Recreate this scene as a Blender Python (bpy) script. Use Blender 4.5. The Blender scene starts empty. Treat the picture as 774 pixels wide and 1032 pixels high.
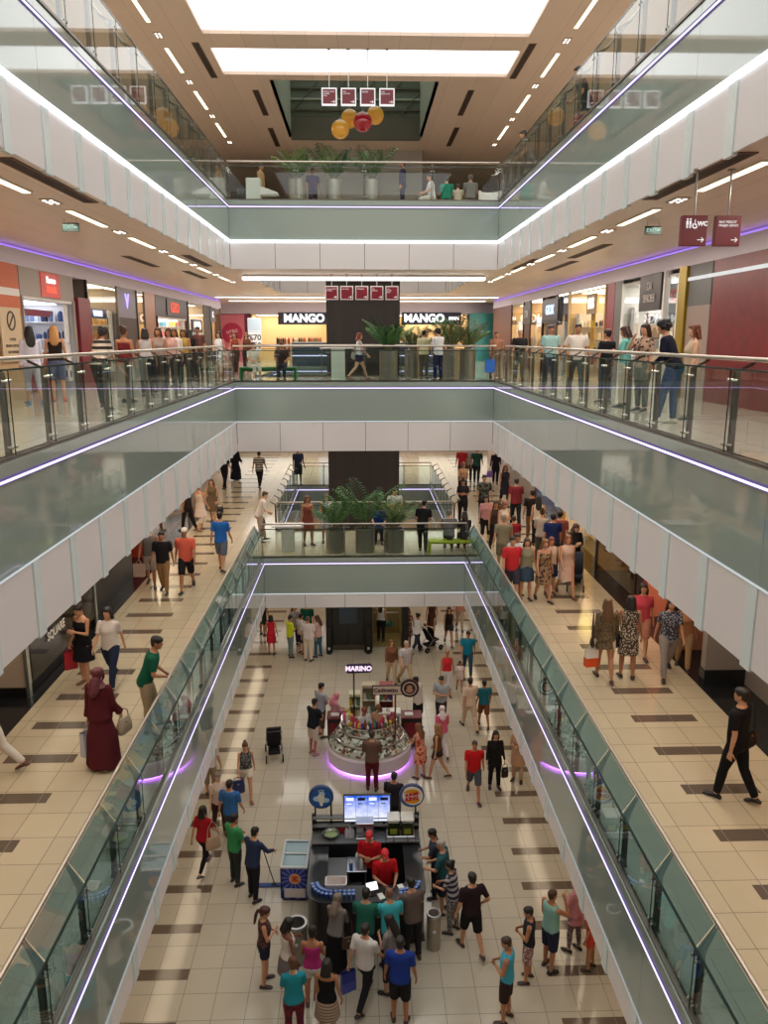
import bpy, bmesh, math, random
from mathutils import Vector, Matrix
random.seed(7)
PI = math.pi
C = bpy.context.scene.collection
scene = bpy.context.scene
EYE = 12.14
G0, G1, G2, G3 = 0.0, 5.45, 10.86, 15.95           # floor heights of the four storeys
ROOF = 20.5

# ---------------------------------------------------------------- materials
MATS = {}
def mat(name, col, rough=0.5, metal=0.0, emit=None, es=0.0, spec=0.5, noise=0.0, nscale=8.0, coat=0.0, alpha=1.0):
    if name in MATS: return MATS[name]
    m = bpy.data.materials.new(name); m.use_nodes = True
    nt = m.node_tree; b = nt.nodes['Principled BSDF']
    b.inputs['Base Color'].default_value = (*col, 1)
    b.inputs['Roughness'].default_value = rough
    b.inputs['Metallic'].default_value = metal
    b.inputs['Specular IOR Level'].default_value = spec
    if coat: b.inputs['Coat Weight'].default_value = coat
    if emit:
        b.inputs['Emission Color'].default_value = (*emit, 1); b.inputs['Emission Strength'].default_value = es
    if noise:
        tc = nt.nodes.new('ShaderNodeTexCoord'); n = nt.nodes.new('ShaderNodeTexNoise')
        n.inputs['Scale'].default_value = nscale; n.inputs['Detail'].default_value = 4
        nt.links.new(tc.outputs['Object'], n.inputs['Vector'])
        mx = nt.nodes.new('ShaderNodeMix'); mx.data_type = 'RGBA'
        mx.inputs[6].default_value = (*[c*(1-noise) for c in col], 1)
        mx.inputs[7].default_value = (*[min(1, c*(1+noise)) for c in col], 1)
        nt.links.new(n.outputs['Fac'], mx.inputs[0]); nt.links.new(mx.outputs[2], b.inputs['Base Color'])
    MATS[name] = m
    return m
def srgb(r, g, b):
    f = lambda c: ((c/255+0.055)/1.055)**2.4 if c > 10 else c/255/12.92
    return (f(r), f(g), f(b))
def cm(r, g, b, rough=0.6, **k):
    return mat('colour_%d_%d_%d_%d' % (r, g, b, rough*100), srgb(r, g, b), rough, **k)
def fabric(r, g, b): return mat('fabric_%d_%d_%d' % (r, g, b), srgb(r, g, b), 0.85, spec=0.2, noise=0.08, nscale=14)
def glow(name, col, s):
    if name in MATS: return MATS[name]
    m = bpy.data.materials.new(name); m.use_nodes = True; nt = m.node_tree
    nt.nodes.clear(); e = nt.nodes.new('ShaderNodeEmission'); o = nt.nodes.new('ShaderNodeOutputMaterial')
    e.inputs[0].default_value = (*col, 1); e.inputs[1].default_value = s
    nt.links.new(e.outputs[0], o.inputs[0]); MATS[name] = m
    return m
def glass(name, tint, refl=1.0, rough=0.01, ior=1.5, milk=0.0, milkcol=(.3, .4, .4)):
    if name in MATS: return MATS[name]
    m = bpy.data.materials.new(name); m.use_nodes = True; nt = m.node_tree
    nt.nodes.clear(); N = nt.nodes.new
    t = N('ShaderNodeBsdfTransparent'); g = N('ShaderNodeBsdfGlossy'); f = N('ShaderNodeFresnel'); mx = N('ShaderNodeMixShader'); o = N('ShaderNodeOutputMaterial')
    ml = N('ShaderNodeMath'); ml.operation = 'MULTIPLY'; ml.inputs[1].default_value = refl
    f.inputs[0].default_value = ior; t.inputs[0].default_value = (*tint, 1)
    g.inputs[0].default_value = (1, 1, 1, 1); g.inputs[1].default_value = rough
    gm = N('ShaderNodeNewGeometry'); inv = N('ShaderNodeMath'); inv.operation = 'SUBTRACT'; inv.inputs[0].default_value = 1.0
    m2 = N('ShaderNodeMath'); m2.operation = 'MULTIPLY'; nt.links.new(gm.outputs['Backfacing'], inv.inputs[1])   # the pane mirrors on its outer faces only
    nt.links.new(f.outputs[0], ml.inputs[0]); nt.links.new(ml.outputs[0], m2.inputs[0]); nt.links.new(inv.outputs[0], m2.inputs[1]); nt.links.new(m2.outputs[0], mx.inputs[0])
    if milk:
        df = N('ShaderNodeBsdfDiffuse'); df.inputs[0].default_value = (*milkcol, 1); m3 = N('ShaderNodeMixShader'); m3.inputs[0].default_value = milk
        nt.links.new(t.outputs[0], m3.inputs[1]); nt.links.new(df.outputs[0], m3.inputs[2]); t = m3
    nt.links.new(t.outputs[0], mx.inputs[1]); nt.links.new(g.outputs[0], mx.inputs[2]); nt.links.new(mx.outputs[0], o.inputs[0])
    MATS[name] = m
    return m
class NT:                                            # tiny node-math writer
    def __init__(s, nt): s.nt = nt
    def m(s, op, a, b=None, c=None):
        n = s.nt.nodes.new('ShaderNodeMath'); n.operation = op
        for i, v in enumerate((a, b, c)):
            if v is None: continue
            if isinstance(v, (int, float)): n.inputs[i].default_value = v
            else: s.nt.links.new(v, n.inputs[i])
        return n.outputs[0]
    def mix(s, f, a, b):
        n = s.nt.nodes.new('ShaderNodeMix'); n.data_type = 'RGBA'
        for i, v in ((0, f), (6, a), (7, b)):
            if isinstance(v, (int, float)): n.inputs[i].default_value = v
            elif isinstance(v, tuple): n.inputs[i].default_value = (*v, 1)
            else: s.nt.links.new(v, n.inputs[i])
        return n.outputs[2]
def tile_mat(name, base, bar, tile, ty0, bars, barlen, rough, period):
    """polished cream tiles with dark inlaid bars; bars = [(x0, x1, y0), ...] repeated every `period` metres in y"""
    m = bpy.data.materials.new(name); m.use_nodes = True; nt = m.node_tree; b = nt.nodes['Principled BSDF']
    w = NT(nt); geo = nt.nodes.new('ShaderNodeNewGeometry'); sep = nt.nodes.new('ShaderNodeSeparateXYZ')
    nt.links.new(geo.outputs['Position'], sep.inputs[0]); X, Y = sep.outputs[0], sep.outputs[1]
    fx = w.m('FRACT', w.m('DIVIDE', w.m('ADD', X, 60.0), tile)); fy = w.m('FRACT', w.m('DIVIDE', w.m('ADD', Y, 60.0-ty0), tile))
    g = 0.011/tile
    line = w.m('MAXIMUM', w.m('LESS_THAN', fx, g), w.m('LESS_THAN', fy, g))
    ix = w.m('FLOOR', w.m('DIVIDE', w.m('ADD', X, 60.0), tile)); iy = w.m('FLOOR', w.m('DIVIDE', w.m('ADD', Y, 60.0-ty0), tile))
    cv = nt.nodes.new('ShaderNodeCombineXYZ'); nt.links.new(ix, cv.inputs[0]); nt.links.new(iy, cv.inputs[1])
    wn = nt.nodes.new('ShaderNodeTexWhiteNoise'); nt.links.new(cv.outputs[0], wn.inputs[0])
    ns = nt.nodes.new('ShaderNodeTexNoise'); ns.inputs['Scale'].default_value = 3.0; ns.inputs['Detail'].default_value = 6
    nt.links.new(geo.outputs['Position'], ns.inputs['Vector'])
    v = w.m('ADD', w.m('MULTIPLY', wn.outputs[0], 0.5), w.m('MULTIPLY', ns.outputs['Fac'], 0.5))
    col = w.mix(v, tuple(c*0.9 for c in base), tuple(min(1, c*1.07) for c in base))
    msk = None
    for x0, x1, y0 in bars:
        inx = w.m('MULTIPLY', w.m('GREATER_THAN', X, x0), w.m('LESS_THAN', X, x1))
        my = w.m('LESS_THAN', w.m('FRACT', w.m('DIVIDE', w.m('ADD', Y, 20*period-y0+barlen/2), period)), barlen/period)
        k = w.m('MULTIPLY', inx, my); msk = k if msk is None else w.m('MAXIMUM', msk, k)
    if msk is not None: col = w.mix(msk, col, bar)
    col = w.mix(line, col, tuple(c*0.45 for c in base))
    nt.links.new(col, b.inputs['Base Color']); b.inputs['Roughness'].default_value = rough
    b.inputs['Specular IOR Level'].default_value = 0.5
    MATS[name] = m
    return m
def plank_mat(name, col, width, rough=0.45, along='Y', var=0.12):
    m = bpy.data.materials.new(name); m.use_nodes = True; nt = m.node_tree; b = nt.nodes['Principled BSDF']
    w = NT(nt); geo = nt.nodes.new('ShaderNodeNewGeometry'); sep = nt.nodes.new('ShaderNodeSeparateXYZ')
    nt.links.new(geo.outputs['Position'], sep.inputs[0])
    X, Y = (sep.outputs[0], sep.outputs[1]) if along == 'Y' else ((sep.outputs[1], sep.outputs[0]) if along == 'X' else (w.m('ADD', sep.outputs[0], sep.outputs[1]), sep.outputs[2]))
    i = w.m('FLOOR', w.m('DIVIDE', w.m('ADD', X, 60.0), width)); f = w.m('FRACT', w.m('DIVIDE', w.m('ADD', X, 60.0), width))
    wn = nt.nodes.new('ShaderNodeTexWhiteNoise'); wn.noise_dimensions = '1D'; nt.links.new(i, wn.inputs['W'])
    cv = nt.nodes.new('ShaderNodeCombineXYZ'); nt.links.new(w.m('MULTIPLY', X, 9.0), cv.inputs[0]); nt.links.new(w.m('MULTIPLY', Y, 0.5), cv.inputs[1])
    ns = nt.nodes.new('ShaderNodeTexNoise'); ns.inputs['Scale'].default_value = 1.5; ns.inputs['Detail'].default_value = 5
    nt.links.new(cv.outputs[0], ns.inputs['Vector'])
    v = w.m('ADD', w.m('MULTIPLY', wn.outputs[0], 0.5), w.m('MULTIPLY', ns.outputs['Fac'], 0.5))
    c = w.mix(v, tuple(k*(1-var) for k in col), tuple(min(1, k*(1+var)) for k in col))
    c = w.mix(w.m('LESS_THAN', f, 0.008/width), c, tuple(k*0.5 for k in col))
    nt.links.new(c, b.inputs['Base Color']); b.inputs['Roughness'].default_value = rough
    MATS[name] = m
    return m

# ---------------------------------------------------------------- mesh writer
class MB:
    def __init__(s): s.v = []; s.f = []; s.mi = []; s.cur = 0
    def face(s, idx): s.f.append(tuple(idx)); s.mi.append(s.cur)
    def add(s, vs, fs):
        o = len(s.v); s.v += [tuple(v) for v in vs]
        for f in fs: s.face([o+i for i in f])
        return s
    def box(s, x0, x1, y0, y1, z0, z1, M=None, bev=0.0):
        if x0 > x1: x0, x1 = x1, x0
        if y0 > y1: y0, y1 = y1, y0
        if z0 > z1: z0, z1 = z1, z0
        b = min(bev, (x1-x0)*.45, (y1-y0)*.45, (z1-z0)*.45)
        if b <= 0:
            vs = [(x, y, z) for z in (z0, z1) for x, y in ((x0, y0), (x1, y0), (x1, y1), (x0, y1))]
            fs = [(3, 2, 1, 0), (4, 5, 6, 7), (0, 1, 5, 4), (1, 2, 6, 5), (2, 3, 7, 6), (3, 0, 4, 7)]
        else:                                        # chamfered box
            def ring(i, z): return [(x0+i, y0, z), (x1-i, y0, z), (x1, y0+i, z), (x1, y1-i, z), (x1-i, y1, z), (x0+i, y1, z), (x0, y1-i, z), (x0, y0+i, z)]
            def inner(z): return [(x0+b, y0+b, z), (x1-b, y0+b, z), (x1-b, y0+b, z), (x1-b, y1-b, z), (x1-b, y1-b, z), (x0+b, y1-b, z), (x0+b, y1-b, z), (x0+b, y0+b, z)]
            vs = ring(b, z0+b)+ring(b, z1-b)+[(x0+b, y0+b, z0), (x1-b, y0+b, z0), (x1-b, y1-b, z0), (x0+b, y1-b, z0), (x0+b, y0+b, z1), (x1-b, y0+b, z1), (x1-b, y1-b, z1), (x0+b, y1-b, z1)]
            fs = [(i, (i+1) % 8, 8+(i+1) % 8, 8+i) for i in range(8)]
            fs += [(19, 18, 17, 16), (20, 21, 22, 23)]
            fs += [(16, 17, 1, 0), (17, 18, 3, 2), (18, 19, 5, 4), (19, 16, 7, 6), (17, 2, 1), (18, 4, 3), (19, 6, 5), (16, 0, 7)]
            fs += [(8, 9, 21, 20), (10, 11, 22, 21), (12, 13, 23, 22), (14, 15, 20, 23), (9, 10, 21), (11, 12, 22), (13, 14, 23), (15, 8, 20)]
        if M is not None: vs = [M @ Vector(v) for v in vs]
        return s.add(vs, fs)
    def cbox(s, c, d, M=None, bev=0.0):
        return s.box(c[0]-d[0]/2, c[0]+d[0]/2, c[1]-d[1]/2, c[1]+d[1]/2, c[2]-d[2]/2, c[2]+d[2]/2, M, bev)
    def rings(s, R, cap=True, closed=True):
        n = len(R[0]); vs = [p for r in R for p in r]; fs = []
        for i in range(len(R)-1):
            for j in range(n if closed else n-1):
                a, b = i*n+j, i*n+(j+1) % n
                fs.append((a, b, b+n, a+n))
        if cap: fs += [tuple(range(n-1, -1, -1)), tuple((len(R)-1)*n+j for j in range(n))]
        return s.add(vs, fs)
    def tube(s, pts, r, n=8, cap=True):
        pts = [Vector(p) for p in pts]; rs = r if isinstance(r, (list, tuple)) else [r]*len(pts); R = []
        up = None
        for i, p in enumerate(pts):
            t = (pts[min(i+1, len(pts)-1)]-pts[max(i-1, 0)]).normalized()
            if up is None:
                up = Vector((0, 0, 1)) if abs(t.z) < .9 else Vector((1, 0, 0))
            a = t.cross(up)
            if a.length < 1e-4: a = t.cross(Vector((0, 1, 0)))
            a.normalize(); b = a.cross(t).normalized(); up = b
            R.append([tuple(p+(a*math.cos(2*PI*k/n)+b*math.sin(2*PI*k/n))*rs[i]) for k in range(n)])
        return s.rings(R, cap)
    def lathe(s, prof, c=(0, 0, 0), n=24, sx=1, sy=1, cap=True):
        R = [[(c[0]+r*sx*math.cos(2*PI*k/n), c[1]+r*sy*math.sin(2*PI*k/n), c[2]+z) for k in range(n)] for r, z in prof]
        return s.rings(R, cap)
    def sphere(s, c, r, n=16, m=10, sz=1.0):
        prof = [(max(1e-4, r*math.sin(PI*i/m)), -r*sz*math.cos(PI*i/m)) for i in range(m+1)]
        return s.lathe(prof, c, n)
    def prism(s, poly, d, M=None):
        """polygon in local xz plane (counter-clockwise seen from -y), front at y=0, back at y=d"""
        n = len(poly); vs = [(x, 0, z) for x, z in poly]+[(x, d, z) for x, z in poly]
        fs = [tuple(range(n)), tuple(range(2*n-1, n-1, -1))]+[((i+1) % n, i, i+n, (i+1) % n+n) for i in range(n)]
        if M is not None: vs = [M @ Vector(v) for v in vs]
        return s.add(vs, fs)
    def build(s, name, mats, parent=None, smooth=None, link=True):
        me = bpy.data.meshes.new(name); me.from_pydata(s.v, [], s.f)
        for m in (mats if isinstance(mats, (list, tuple)) else [mats]): me.materials.append(m)
        me.polygons.foreach_set('material_index', s.mi)
        if smooth:
            me.polygons.foreach_set('use_smooth', [True]*len(me.polygons)); me.set_sharp_from_angle(angle=math.radians(smooth))
        me.update()
        o = bpy.data.objects.new(name, me)
        if link: C.objects.link(o)
        if parent is not None: o.parent = parent
        return o

def tag(o, label, cat, group=None, kind=None):
    o['label'] = label; o['category'] = cat
    if group: o['group'] = group
    if kind: o['kind'] = kind
    return o
def thing(name, label, cat, loc=(0, 0, 0), rz=0.0, group=None):
    o = bpy.data.objects.new(name, None); o.empty_display_size = .1; C.objects.link(o)
    o.location = loc; o.rotation_euler = (0, 0, rz)
    return tag(o, label, cat, group)
def struct(name, mb, mats, smooth=None, label=None, parent=None):
    o = mb.build(name, mats, parent, smooth); 
    if parent is None: o['kind'] = 'structure'
    if label: o['label'] = label; o['category'] = name.split('_')[0]
    return o
def copy_thing(root, loc=None, rz=None, label=None, group=None):
    r = root.copy(); C.objects.link(r)
    if loc is not None: r.location = loc
    if rz is not None: r.rotation_euler = (0, 0, rz)
    if label: r['label'] = label
    if group: r['group'] = group
    for ch in root.children:
        c = ch.copy(); C.objects.link(c); c.parent = r
        for g in ch.children:
            d = g.copy(); C.objects.link(d); d.parent = c
    return r
ORD = ['first', 'second', 'third', 'fourth', 'fifth', 'sixth', 'seventh', 'eighth', 'ninth', 'tenth', 'eleventh', 'twelfth', 'thirteenth', 'fourteenth', 'fifteenth', 'sixteenth']
FONTC = {}
def text_mesh(txt, size, depth=0.01, mtl=None, name='lettering', parent=None, loc=(0, 0, 0), rot=(PI/2, 0, 0), align='CENTER', bold=0.0, sx=1.0, shear=0.0, space=1.0):
    """lettering as a real extruded mesh, reading along local x"""
    key = (txt, size, depth, align, bold, sx, shear, space)
    if key not in FONTC:
        cu = bpy.data.curves.new('t', 'FONT'); cu.body = txt; cu.size = size; cu.extrude = depth/2; cu.align_x = align; cu.align_y = 'CENTER'
        cu.offset = bold; cu.shear = shear; cu.space_character = space; cu.resolution_u = 3
        o = bpy.data.objects.new('t', cu); C.objects.link(o)
        dg = bpy.context.evaluated_depsgraph_get(); dg.update()
        me = bpy.data.meshes.new_from_object(o.evaluated_get(dg)); bpy.data.objects.remove(o); bpy.data.curves.remove(cu)
        for v in me.vertices: v.co.x *= sx
        FONTC[key] = me
    me = FONTC[key].copy(); me.materials.clear(); me.materials.append(mtl)
    o = bpy.data.objects.new(name, me); C.objects.link(o); o.location = loc; o.rotation_euler = rot
    if parent is not None: o.parent = parent
    return o

# ---------------------------------------------------------------- camera
cam = bpy.data.cameras.new('camera'); co = bpy.data.objects.new('camera', cam); C.objects.link(co)
cam.sensor_fit = 'HORIZONTAL'; cam.sensor_width = 36.0; cam.lens = 804/774*36.0
co.location = (0, 0, EYE); co.rotation_euler = (PI/2-math.radians(12.3), 0, -math.radians(1.69))
cam.clip_start = 0.05; cam.clip_end = 300
scene.camera = co
# a viewing ray through the photograph's pixel, used only to find where on a floor a thing stands
_F = 804.0; _P = math.radians(12.3); _Y = math.radians(1.69)
_fw = Vector((math.sin(_Y)*math.cos(_P), math.cos(_Y)*math.cos(_P), -math.sin(_P))); _rt = Vector((math.cos(_Y), -math.sin(_Y), 0)); _up = _rt.cross(_fw)
def floor_point(px, py, z):
    r = _fw*_F+_rt*(px-387)-_up*(py-516); t = (z-EYE)/r.z
    return Vector((r.x*t, r.y*t, z))
# ================================================================ the building
CREAM = srgb(202, 186, 158); BAR = srgb(104, 90, 78)
M_floor0 = tile_mat('polished cream tiles with brown bars', srgb(190, 181, 164), BAR, 0.615, 0.35, [(-4.65, -3.42, 13.4), (3.6, 4.76, 13.28)], 0.27, 0.10, 1.245)
M_floor1 = tile_mat('warm cream tiles with brown bars', CREAM, BAR, 0.575, 0.287, [(-5.8, -4.67, 9.69), (4.86, 6.0, 8.49)], 0.27, 0.13, 1.15)
M_floor2 = tile_mat('glossy pale tiles', srgb(200, 192, 176), BAR, 0.6, 0.0, [], 0.26, 0.1, 1.2)
M_wood = plank_mat('pinkish beige plank ceiling', srgb(228, 208, 190), 0.62, 0.4, 'Y', 0.07)
M_white = cm(226, 222, 220, 0.5); M_panel = cm(234, 229, 228, 0.4)
M_back = cm(60, 62, 62, 0.6)
M_band = mat('pale frosted glass band', srgb(226, 238, 238), 0.25, spec=0.6)
M_gfascia = mat('grey green back painted glass', srgb(156, 170, 162), 0.04, spec=0.75, coat=0.6)
M_seam = cm(90, 96, 96, 0.6); M_steel = mat('brushed steel', srgb(176, 172, 164), 0.3, 1.0); M_dsteel = mat('dark steel', srgb(110, 102, 94), 0.35, 0.9)
M_black = cm(22, 21, 22, 0.5); M_granite = mat('black granite', srgb(34, 34, 36), 0.15, noise=.3, nscale=30)
M_led = glow('violet white light strip', (0.80, 0.70, 1.0), 1.9); M_violet_glow = glow('painted violet glow beside strip', (0.32, 0.25, 0.60), 0.4)  # lilac glow on both sides of the strip painted as dim emission
M_wled = glow('white light strip', (0.93, 0.96, 1.0), 2.4); M_wled_dim = glow('dim white light strip', (0.86, 0.94, 0.96), 0.7); M_wled_low = glow('faint white light strip', (0.86, 0.94, 0.96), 0.4)
M_cove = glow('violet cove light', (0.42, 0.24, 1.0), 1.1)
M_lamp = glow('warm lamp diffuser', (1.0, 0.86, 0.6), 3.0); M_cool = glow('cool lamp diffuser', (1.0, 0.97, 0.92), 2.6)
M_sky = glow('daylight through skylight', (1.0, 0.99, 0.97), 2.05)

def bx(*a, **k): return MB().box(*a, **k)
XW = 9.5; YB = -4.0; YF = 50.0; Y1 = 24.0; Y2 = 27.7; Y3 = 36.4
EDGE = {1: (-3.03, 3.25), 2: (-3.7, 4.0), 3: (-3.7, 4.0)}          # edges of the first void, each gallery
EDGE2 = {1: (-2.9, 3.2), 2: (-3.5, 3.8), 3: (-3.5, 3.8)}            # edges of the second void behind the bridge
ZG = {1: G1, 2: G2, 3: G3}
NEAR = {1: 1.0, 2: 0.55, 3: 1.0}
# ground floor
struct('floor', bx(-XW, XW, YB, YF, -0.2, 0), M_floor0)
def gallery(l, fm, cmat, zc):
    z = ZG[l]; a, b = EDGE[l]; c, d = EDGE2[l]
    m = MB()
    for z0, z1, k in ((z-0.12, z, 0), (zc, zc+0.14, 1)):
        m.cur = k; q = .065; A, B_, C_, D_ = a-q, b+q, c-q, d+q
        m.box(-XW, A, YB, YF, z0, z1); m.box(B_, XW, YB, YF, z0, z1)
        m.box(A, B_, YB, NEAR[l]-q, z0, z1); m.box(A, B_, Y1+q, Y2-q, z0, z1); m.box(A, B_, Y3+q, YF, z0, z1)
        m.box(A, C_, Y2-q, Y3+q, z0, z1); m.box(D_, B_, Y2-q, Y3+q, z0, z1)
    m.cur = 2
    zb0, zb1 = zc+0.14, z-0.12                                      # the slab behind the fascias
    m.box(-XW, a-.08, YB, YF, zb0, zb1); m.box(b+.08, XW, YB, YF, zb0, zb1)
    m.box(a-.08, b+.08, Y1+.08, Y2-.08, zb0, zb1); m.box(a-.08, b+.08, Y3+.08, YF, zb0, zb1)
    m.box(a-.08, b+.08, YB, NEAR[l]-.08, zb0, zb1)
    struct('floor', m, [fm, cmat, M_back])
gallery(1, M_floor1, M_white, 3.86)
gallery(2, M_floor2, M_white, 8.86)
gallery(3, M_floor2, M_wood, 14.1)

def fascia(name, z, zw, zb, p0, p1, inward, bands, wmat, wth, seam=1.2, seg=2.34):
    """p0->p1 along the edge; inward = unit vector pointing into the void. glass strip, light strips, white panels"""
    p0 = Vector((*p0, 0)); p1 = Vector((*p1, 0)); L = (p1-p0).length; t = (p1-p0).normalized(); n = Vector((*inward, 0))
    M = Matrix((( t.x, n.x, 0, p0.x), (t.y, n.y, 0, p0.y), (0, 0, 1, 0), (0, 0, 0, 1)))
    flip = M.to_3x3().determinant() < 0
    m = MB()
    def B(*a, **k):
        n0 = len(m.f); m.box(*a, M=M, **k)
        if flip:
            for i in range(n0, len(m.f)): m.f[i] = tuple(reversed(m.f[i]))
    # glass strip of butted panes
    m.cur = 0; k = max(1, round(L/seg)); w = L/k
    for i in range(k): B(i*w+.003, (i+1)*w-.003, -.06, 0.0, zw+.0, z)
    m.cur = 1; B(0, L, -.08, -.045, zb+.02, z-.03)
    # white panels
    if bands:
        k = max(1, round(L/1.17)); w = L/k
        for i in range(k):
            m.cur = 2; B(i*w+.21, (i+1)*w-.004, -.05, -.005, zb, zw-.02)
            m.cur = 3; B(i*w, i*w+.2, -.05, .012, zb-.03, zw-.02)
    else:
        k = max(1, round(L/seam)); w = L/k; m.cur = 2
        for i in range(k): B(i*w+.008, (i+1)*w-.008, -.05, -.005, zb, zw-.02)
    struct(name, m, [M_gfascia, M_seam, M_panel, M_band])
    e = MB(); m = e
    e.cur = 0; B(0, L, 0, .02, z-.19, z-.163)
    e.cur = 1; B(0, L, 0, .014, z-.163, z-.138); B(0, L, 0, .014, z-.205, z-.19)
    o = e.build('light_strip', [M_led, M_violet_glow]); a = o
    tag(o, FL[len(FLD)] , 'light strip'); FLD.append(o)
    e = MB(); m = e; B(0, L, 0, .03 if wth > .05 else .014, zw-.02, zw-.02+wth)
    o = e.build('light_strip', [wmat]); tag(o, WL[len(FLD)-1], 'light strip')
FLD = []
_n = [(lv, s) for lv in ('lower gallery', 'middle gallery', 'top gallery') for s in ('left edge of the', 'right edge of the', 'bridge of the', 'left edge of second opening,', 'right edge of second opening,', 'far edge of second opening,')]
FL = ['violet light strip under floor line, %s %s' % (s, lv) for lv, s in _n]
WL = ['white light strip above white panels, %s %s' % (s, lv) for lv, s in _n]
for l, zw, zb, wm, wt in ((1, 4.3, 3.83, M_wled_low, .01), (2, 9.7, 8.8, M_wled_dim, .016), (3, 14.82, 14.08, M_wled, .075)):
    z = ZG[l]; a, b = EDGE[l]; c, d = EDGE2[l]; nr = NEAR[l]
    fascia('trim_1', z, zw, zb, (a, nr), (a, Y1), (1, 0), True, wm, wt)
    fascia('trim_2', z, zw, zb, (b, nr), (b, Y1), (-1, 0), True, wm, wt)
    fascia('trim_3', z, zw, zb, (a, Y1), (b, Y1), (0, -1), False, wm if l > 1 else M_wled_dim, wt if l == 3 else .025, 1.28, 7.6)
    fascia('trim_4', z, zw, zb, (c, Y2), (c, Y3), (1, 0), True, wm, wt)
    fascia('trim_5', z, zw, zb, (d, Y2), (d, Y3), (-1, 0), True, wm, wt)
    fascia('trim_6', z, zw, zb, (c, Y3), (d, Y3), (0, -1), False, wm, wt, 1.28, 7.6)

# roof with skylights
SKX = (-4.36, 4.85); SK = [(-3.0, 4.0), (5.0, 14.4), (15.5, 24.9), (26.05, 28.45)]
m = MB(); T0, T1 = ROOF, ROOF+.1
m.box(-XW, SKX[0], YB, YF, T0, T1); m.box(SKX[1], XW, YB, YF, T0, T1)
ys = [YB]+[v for s in SK for v in s]+[29.0]
for i in range(0, len(ys), 2): m.box(SKX[0], SKX[1], ys[i], ys[i+1], T0, T1)
LAN = (-2.85, 2.6, 29.0, 36.6)                                       # dark lantern over the second opening
m.box(SKX[0], LAN[0], 29.0, LAN[3], T0, T1); m.box(LAN[1], SKX[1], 29.0, LAN[3], T0, T1); m.box(SKX[0], SKX[1], LAN[3], YF, T0, T1)
struct('ceiling', m, plank_mat('beige roof planks', srgb(220, 196, 178), 0.9, 0.45, 'Y', 0.06))
for i, (y0, y1) in enumerate(SK):
    m = MB(); m.box(SKX[0], SKX[1], y0, y1, T1, T1+.03)
    struct('window_%d' % (i+1), m, M_sky)
# lantern: upstand walls, lattice trusses on the back wall
Mg = cm(112, 118, 104, .7); Mgl = cm(158, 166, 150, .7); Mdk = cm(92, 88, 76, .7)
m = MB(); x0, x1, y0, y1 = LAN
m.cur = 1; m.box(x0-.1, x0, y0, y1, T0, 24); m.box(x1, x1+.1, y0, y1, T0, 24)
m.cur = 0; m.box(x0, x1, y1, y1+.1, T0+.8, 24); m.cur = 3; m.box(x0, x1, y0-.1, y1, 24, 24.1)  # glowing cap added out of view to brighten the lantern
m.cur = 2; m.box(x0-.1, x1+.1, y0-.1, y0, T0+.05, 24); m.box(x0, x1, y1-.15, y1+.1, T0-.12, T0+.75)
for k in range(5):
    z = T0+1.0+k*.42; m.cur = 1 if k % 2 else 2
    m.box(x0, x1, y1-.12, y1-.02, z, z+.07)
for k in range(14):
    x = x0+k*(x1-x0)/14; m.cur = 2
    m.tube([(x, y1-.1, T0+.9+.42*(k % 3)), (x+.4, y1-.1, T0+1.3+.42*(k % 3))], .03, 5)
struct('ceiling', m, [Mg, Mgl, Mdk, glow('added glow in the lantern cap', (.9, 1, .9), .9)])
struct('wall_back', MB().box(-3.0, 2.9, 39.0, 39.2, G3, ROOF), cm(176, 174, 170, .6))
# outer walls
M_wall = cm(205, 196, 186, .7); M_lav = cm(214, 206, 222, .5)
struct('wall_left', bx(-XW-.2, -XW, YB, YF, 0, 24.5), M_wall); struct('wall_right', bx(XW, XW+.2, YB, YF, 0, 24.5), M_wall)
struct('wall_back', bx(-XW-.2, XW+.2, YF, YF+.2, 0, 24.5), M_wall)
struct('wall_front', bx(-XW-.2, XW+.2, YB-.2, YB, 0, 24.5), M_wall)
# bulkheads over the shop fronts with violet coves
for l, xs, zt, zb in ((2, (-7.3, 7.1), 14.1, 13.66), (1, (-7.2, 7.55), 8.86, 8.3)):
    for k, x in enumerate(xs):
        s = 1 if x > 0 else -1
        m = MB(); m.box(x, x+s*.35, YB, 43.5, zb, zt-.1); m.box(x+s*.12, x+s*.35, YB, 43.5, zt-.1, zt)
        struct('trim_7', m, M_lav)
        e = MB(); e.box(x+s*.02, x+s*.1, YB, 43.5, zt-.099, zt-.06)
        o = e.build('cove_light', M_cove); tag(o, 'violet cove light along the ceiling above the %s shops of the %s gallery' % (('left', 'right')[k], ('lower', 'middle')[l-1]), 'light strip')

# daylight and ambient
w = bpy.data.worlds.new('world'); scene.world = w; w.use_nodes = True
w.node_tree.nodes['Background'].inputs[0].default_value = (0.9, 0.95, 1, 1); w.node_tree.nodes['Background'].inputs[1].default_value = 0.15
def area(name, loc, sx, sy, power, col=(1, .9, .75), rot=(0, 0, 0)):
    l = bpy.data.lights.new(name, 'AREA'); l.shape = 'RECTANGLE'; l.size = sx; l.size_y = sy; l.energy = power; l.color = col
    o = bpy.data.objects.new(name, l); C.objects.link(o); o.location = loc; o.rotation_euler = rot
    return o
WARM = (1, .86, .68)
for x, ww in ((-5.0, 2.2), (5.3, 2.4)):
    area('lamp_row', (x, 18, 8.78), .5, 34, 330, WARM)               # lamps of the lower gallery ceiling
    area('lamp_row', (x, 20, 3.8), .5, 34, 170, (1, .8, .55))                # ground floor ceiling
    area('lamp_row', (x*.98, 20, 14.0), .3, 34, 560, (1, .9, .78))
    area('lamp_row', (x*1.3, 22, 20.2), .3, 34, 520, (1, .88, .76))
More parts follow.
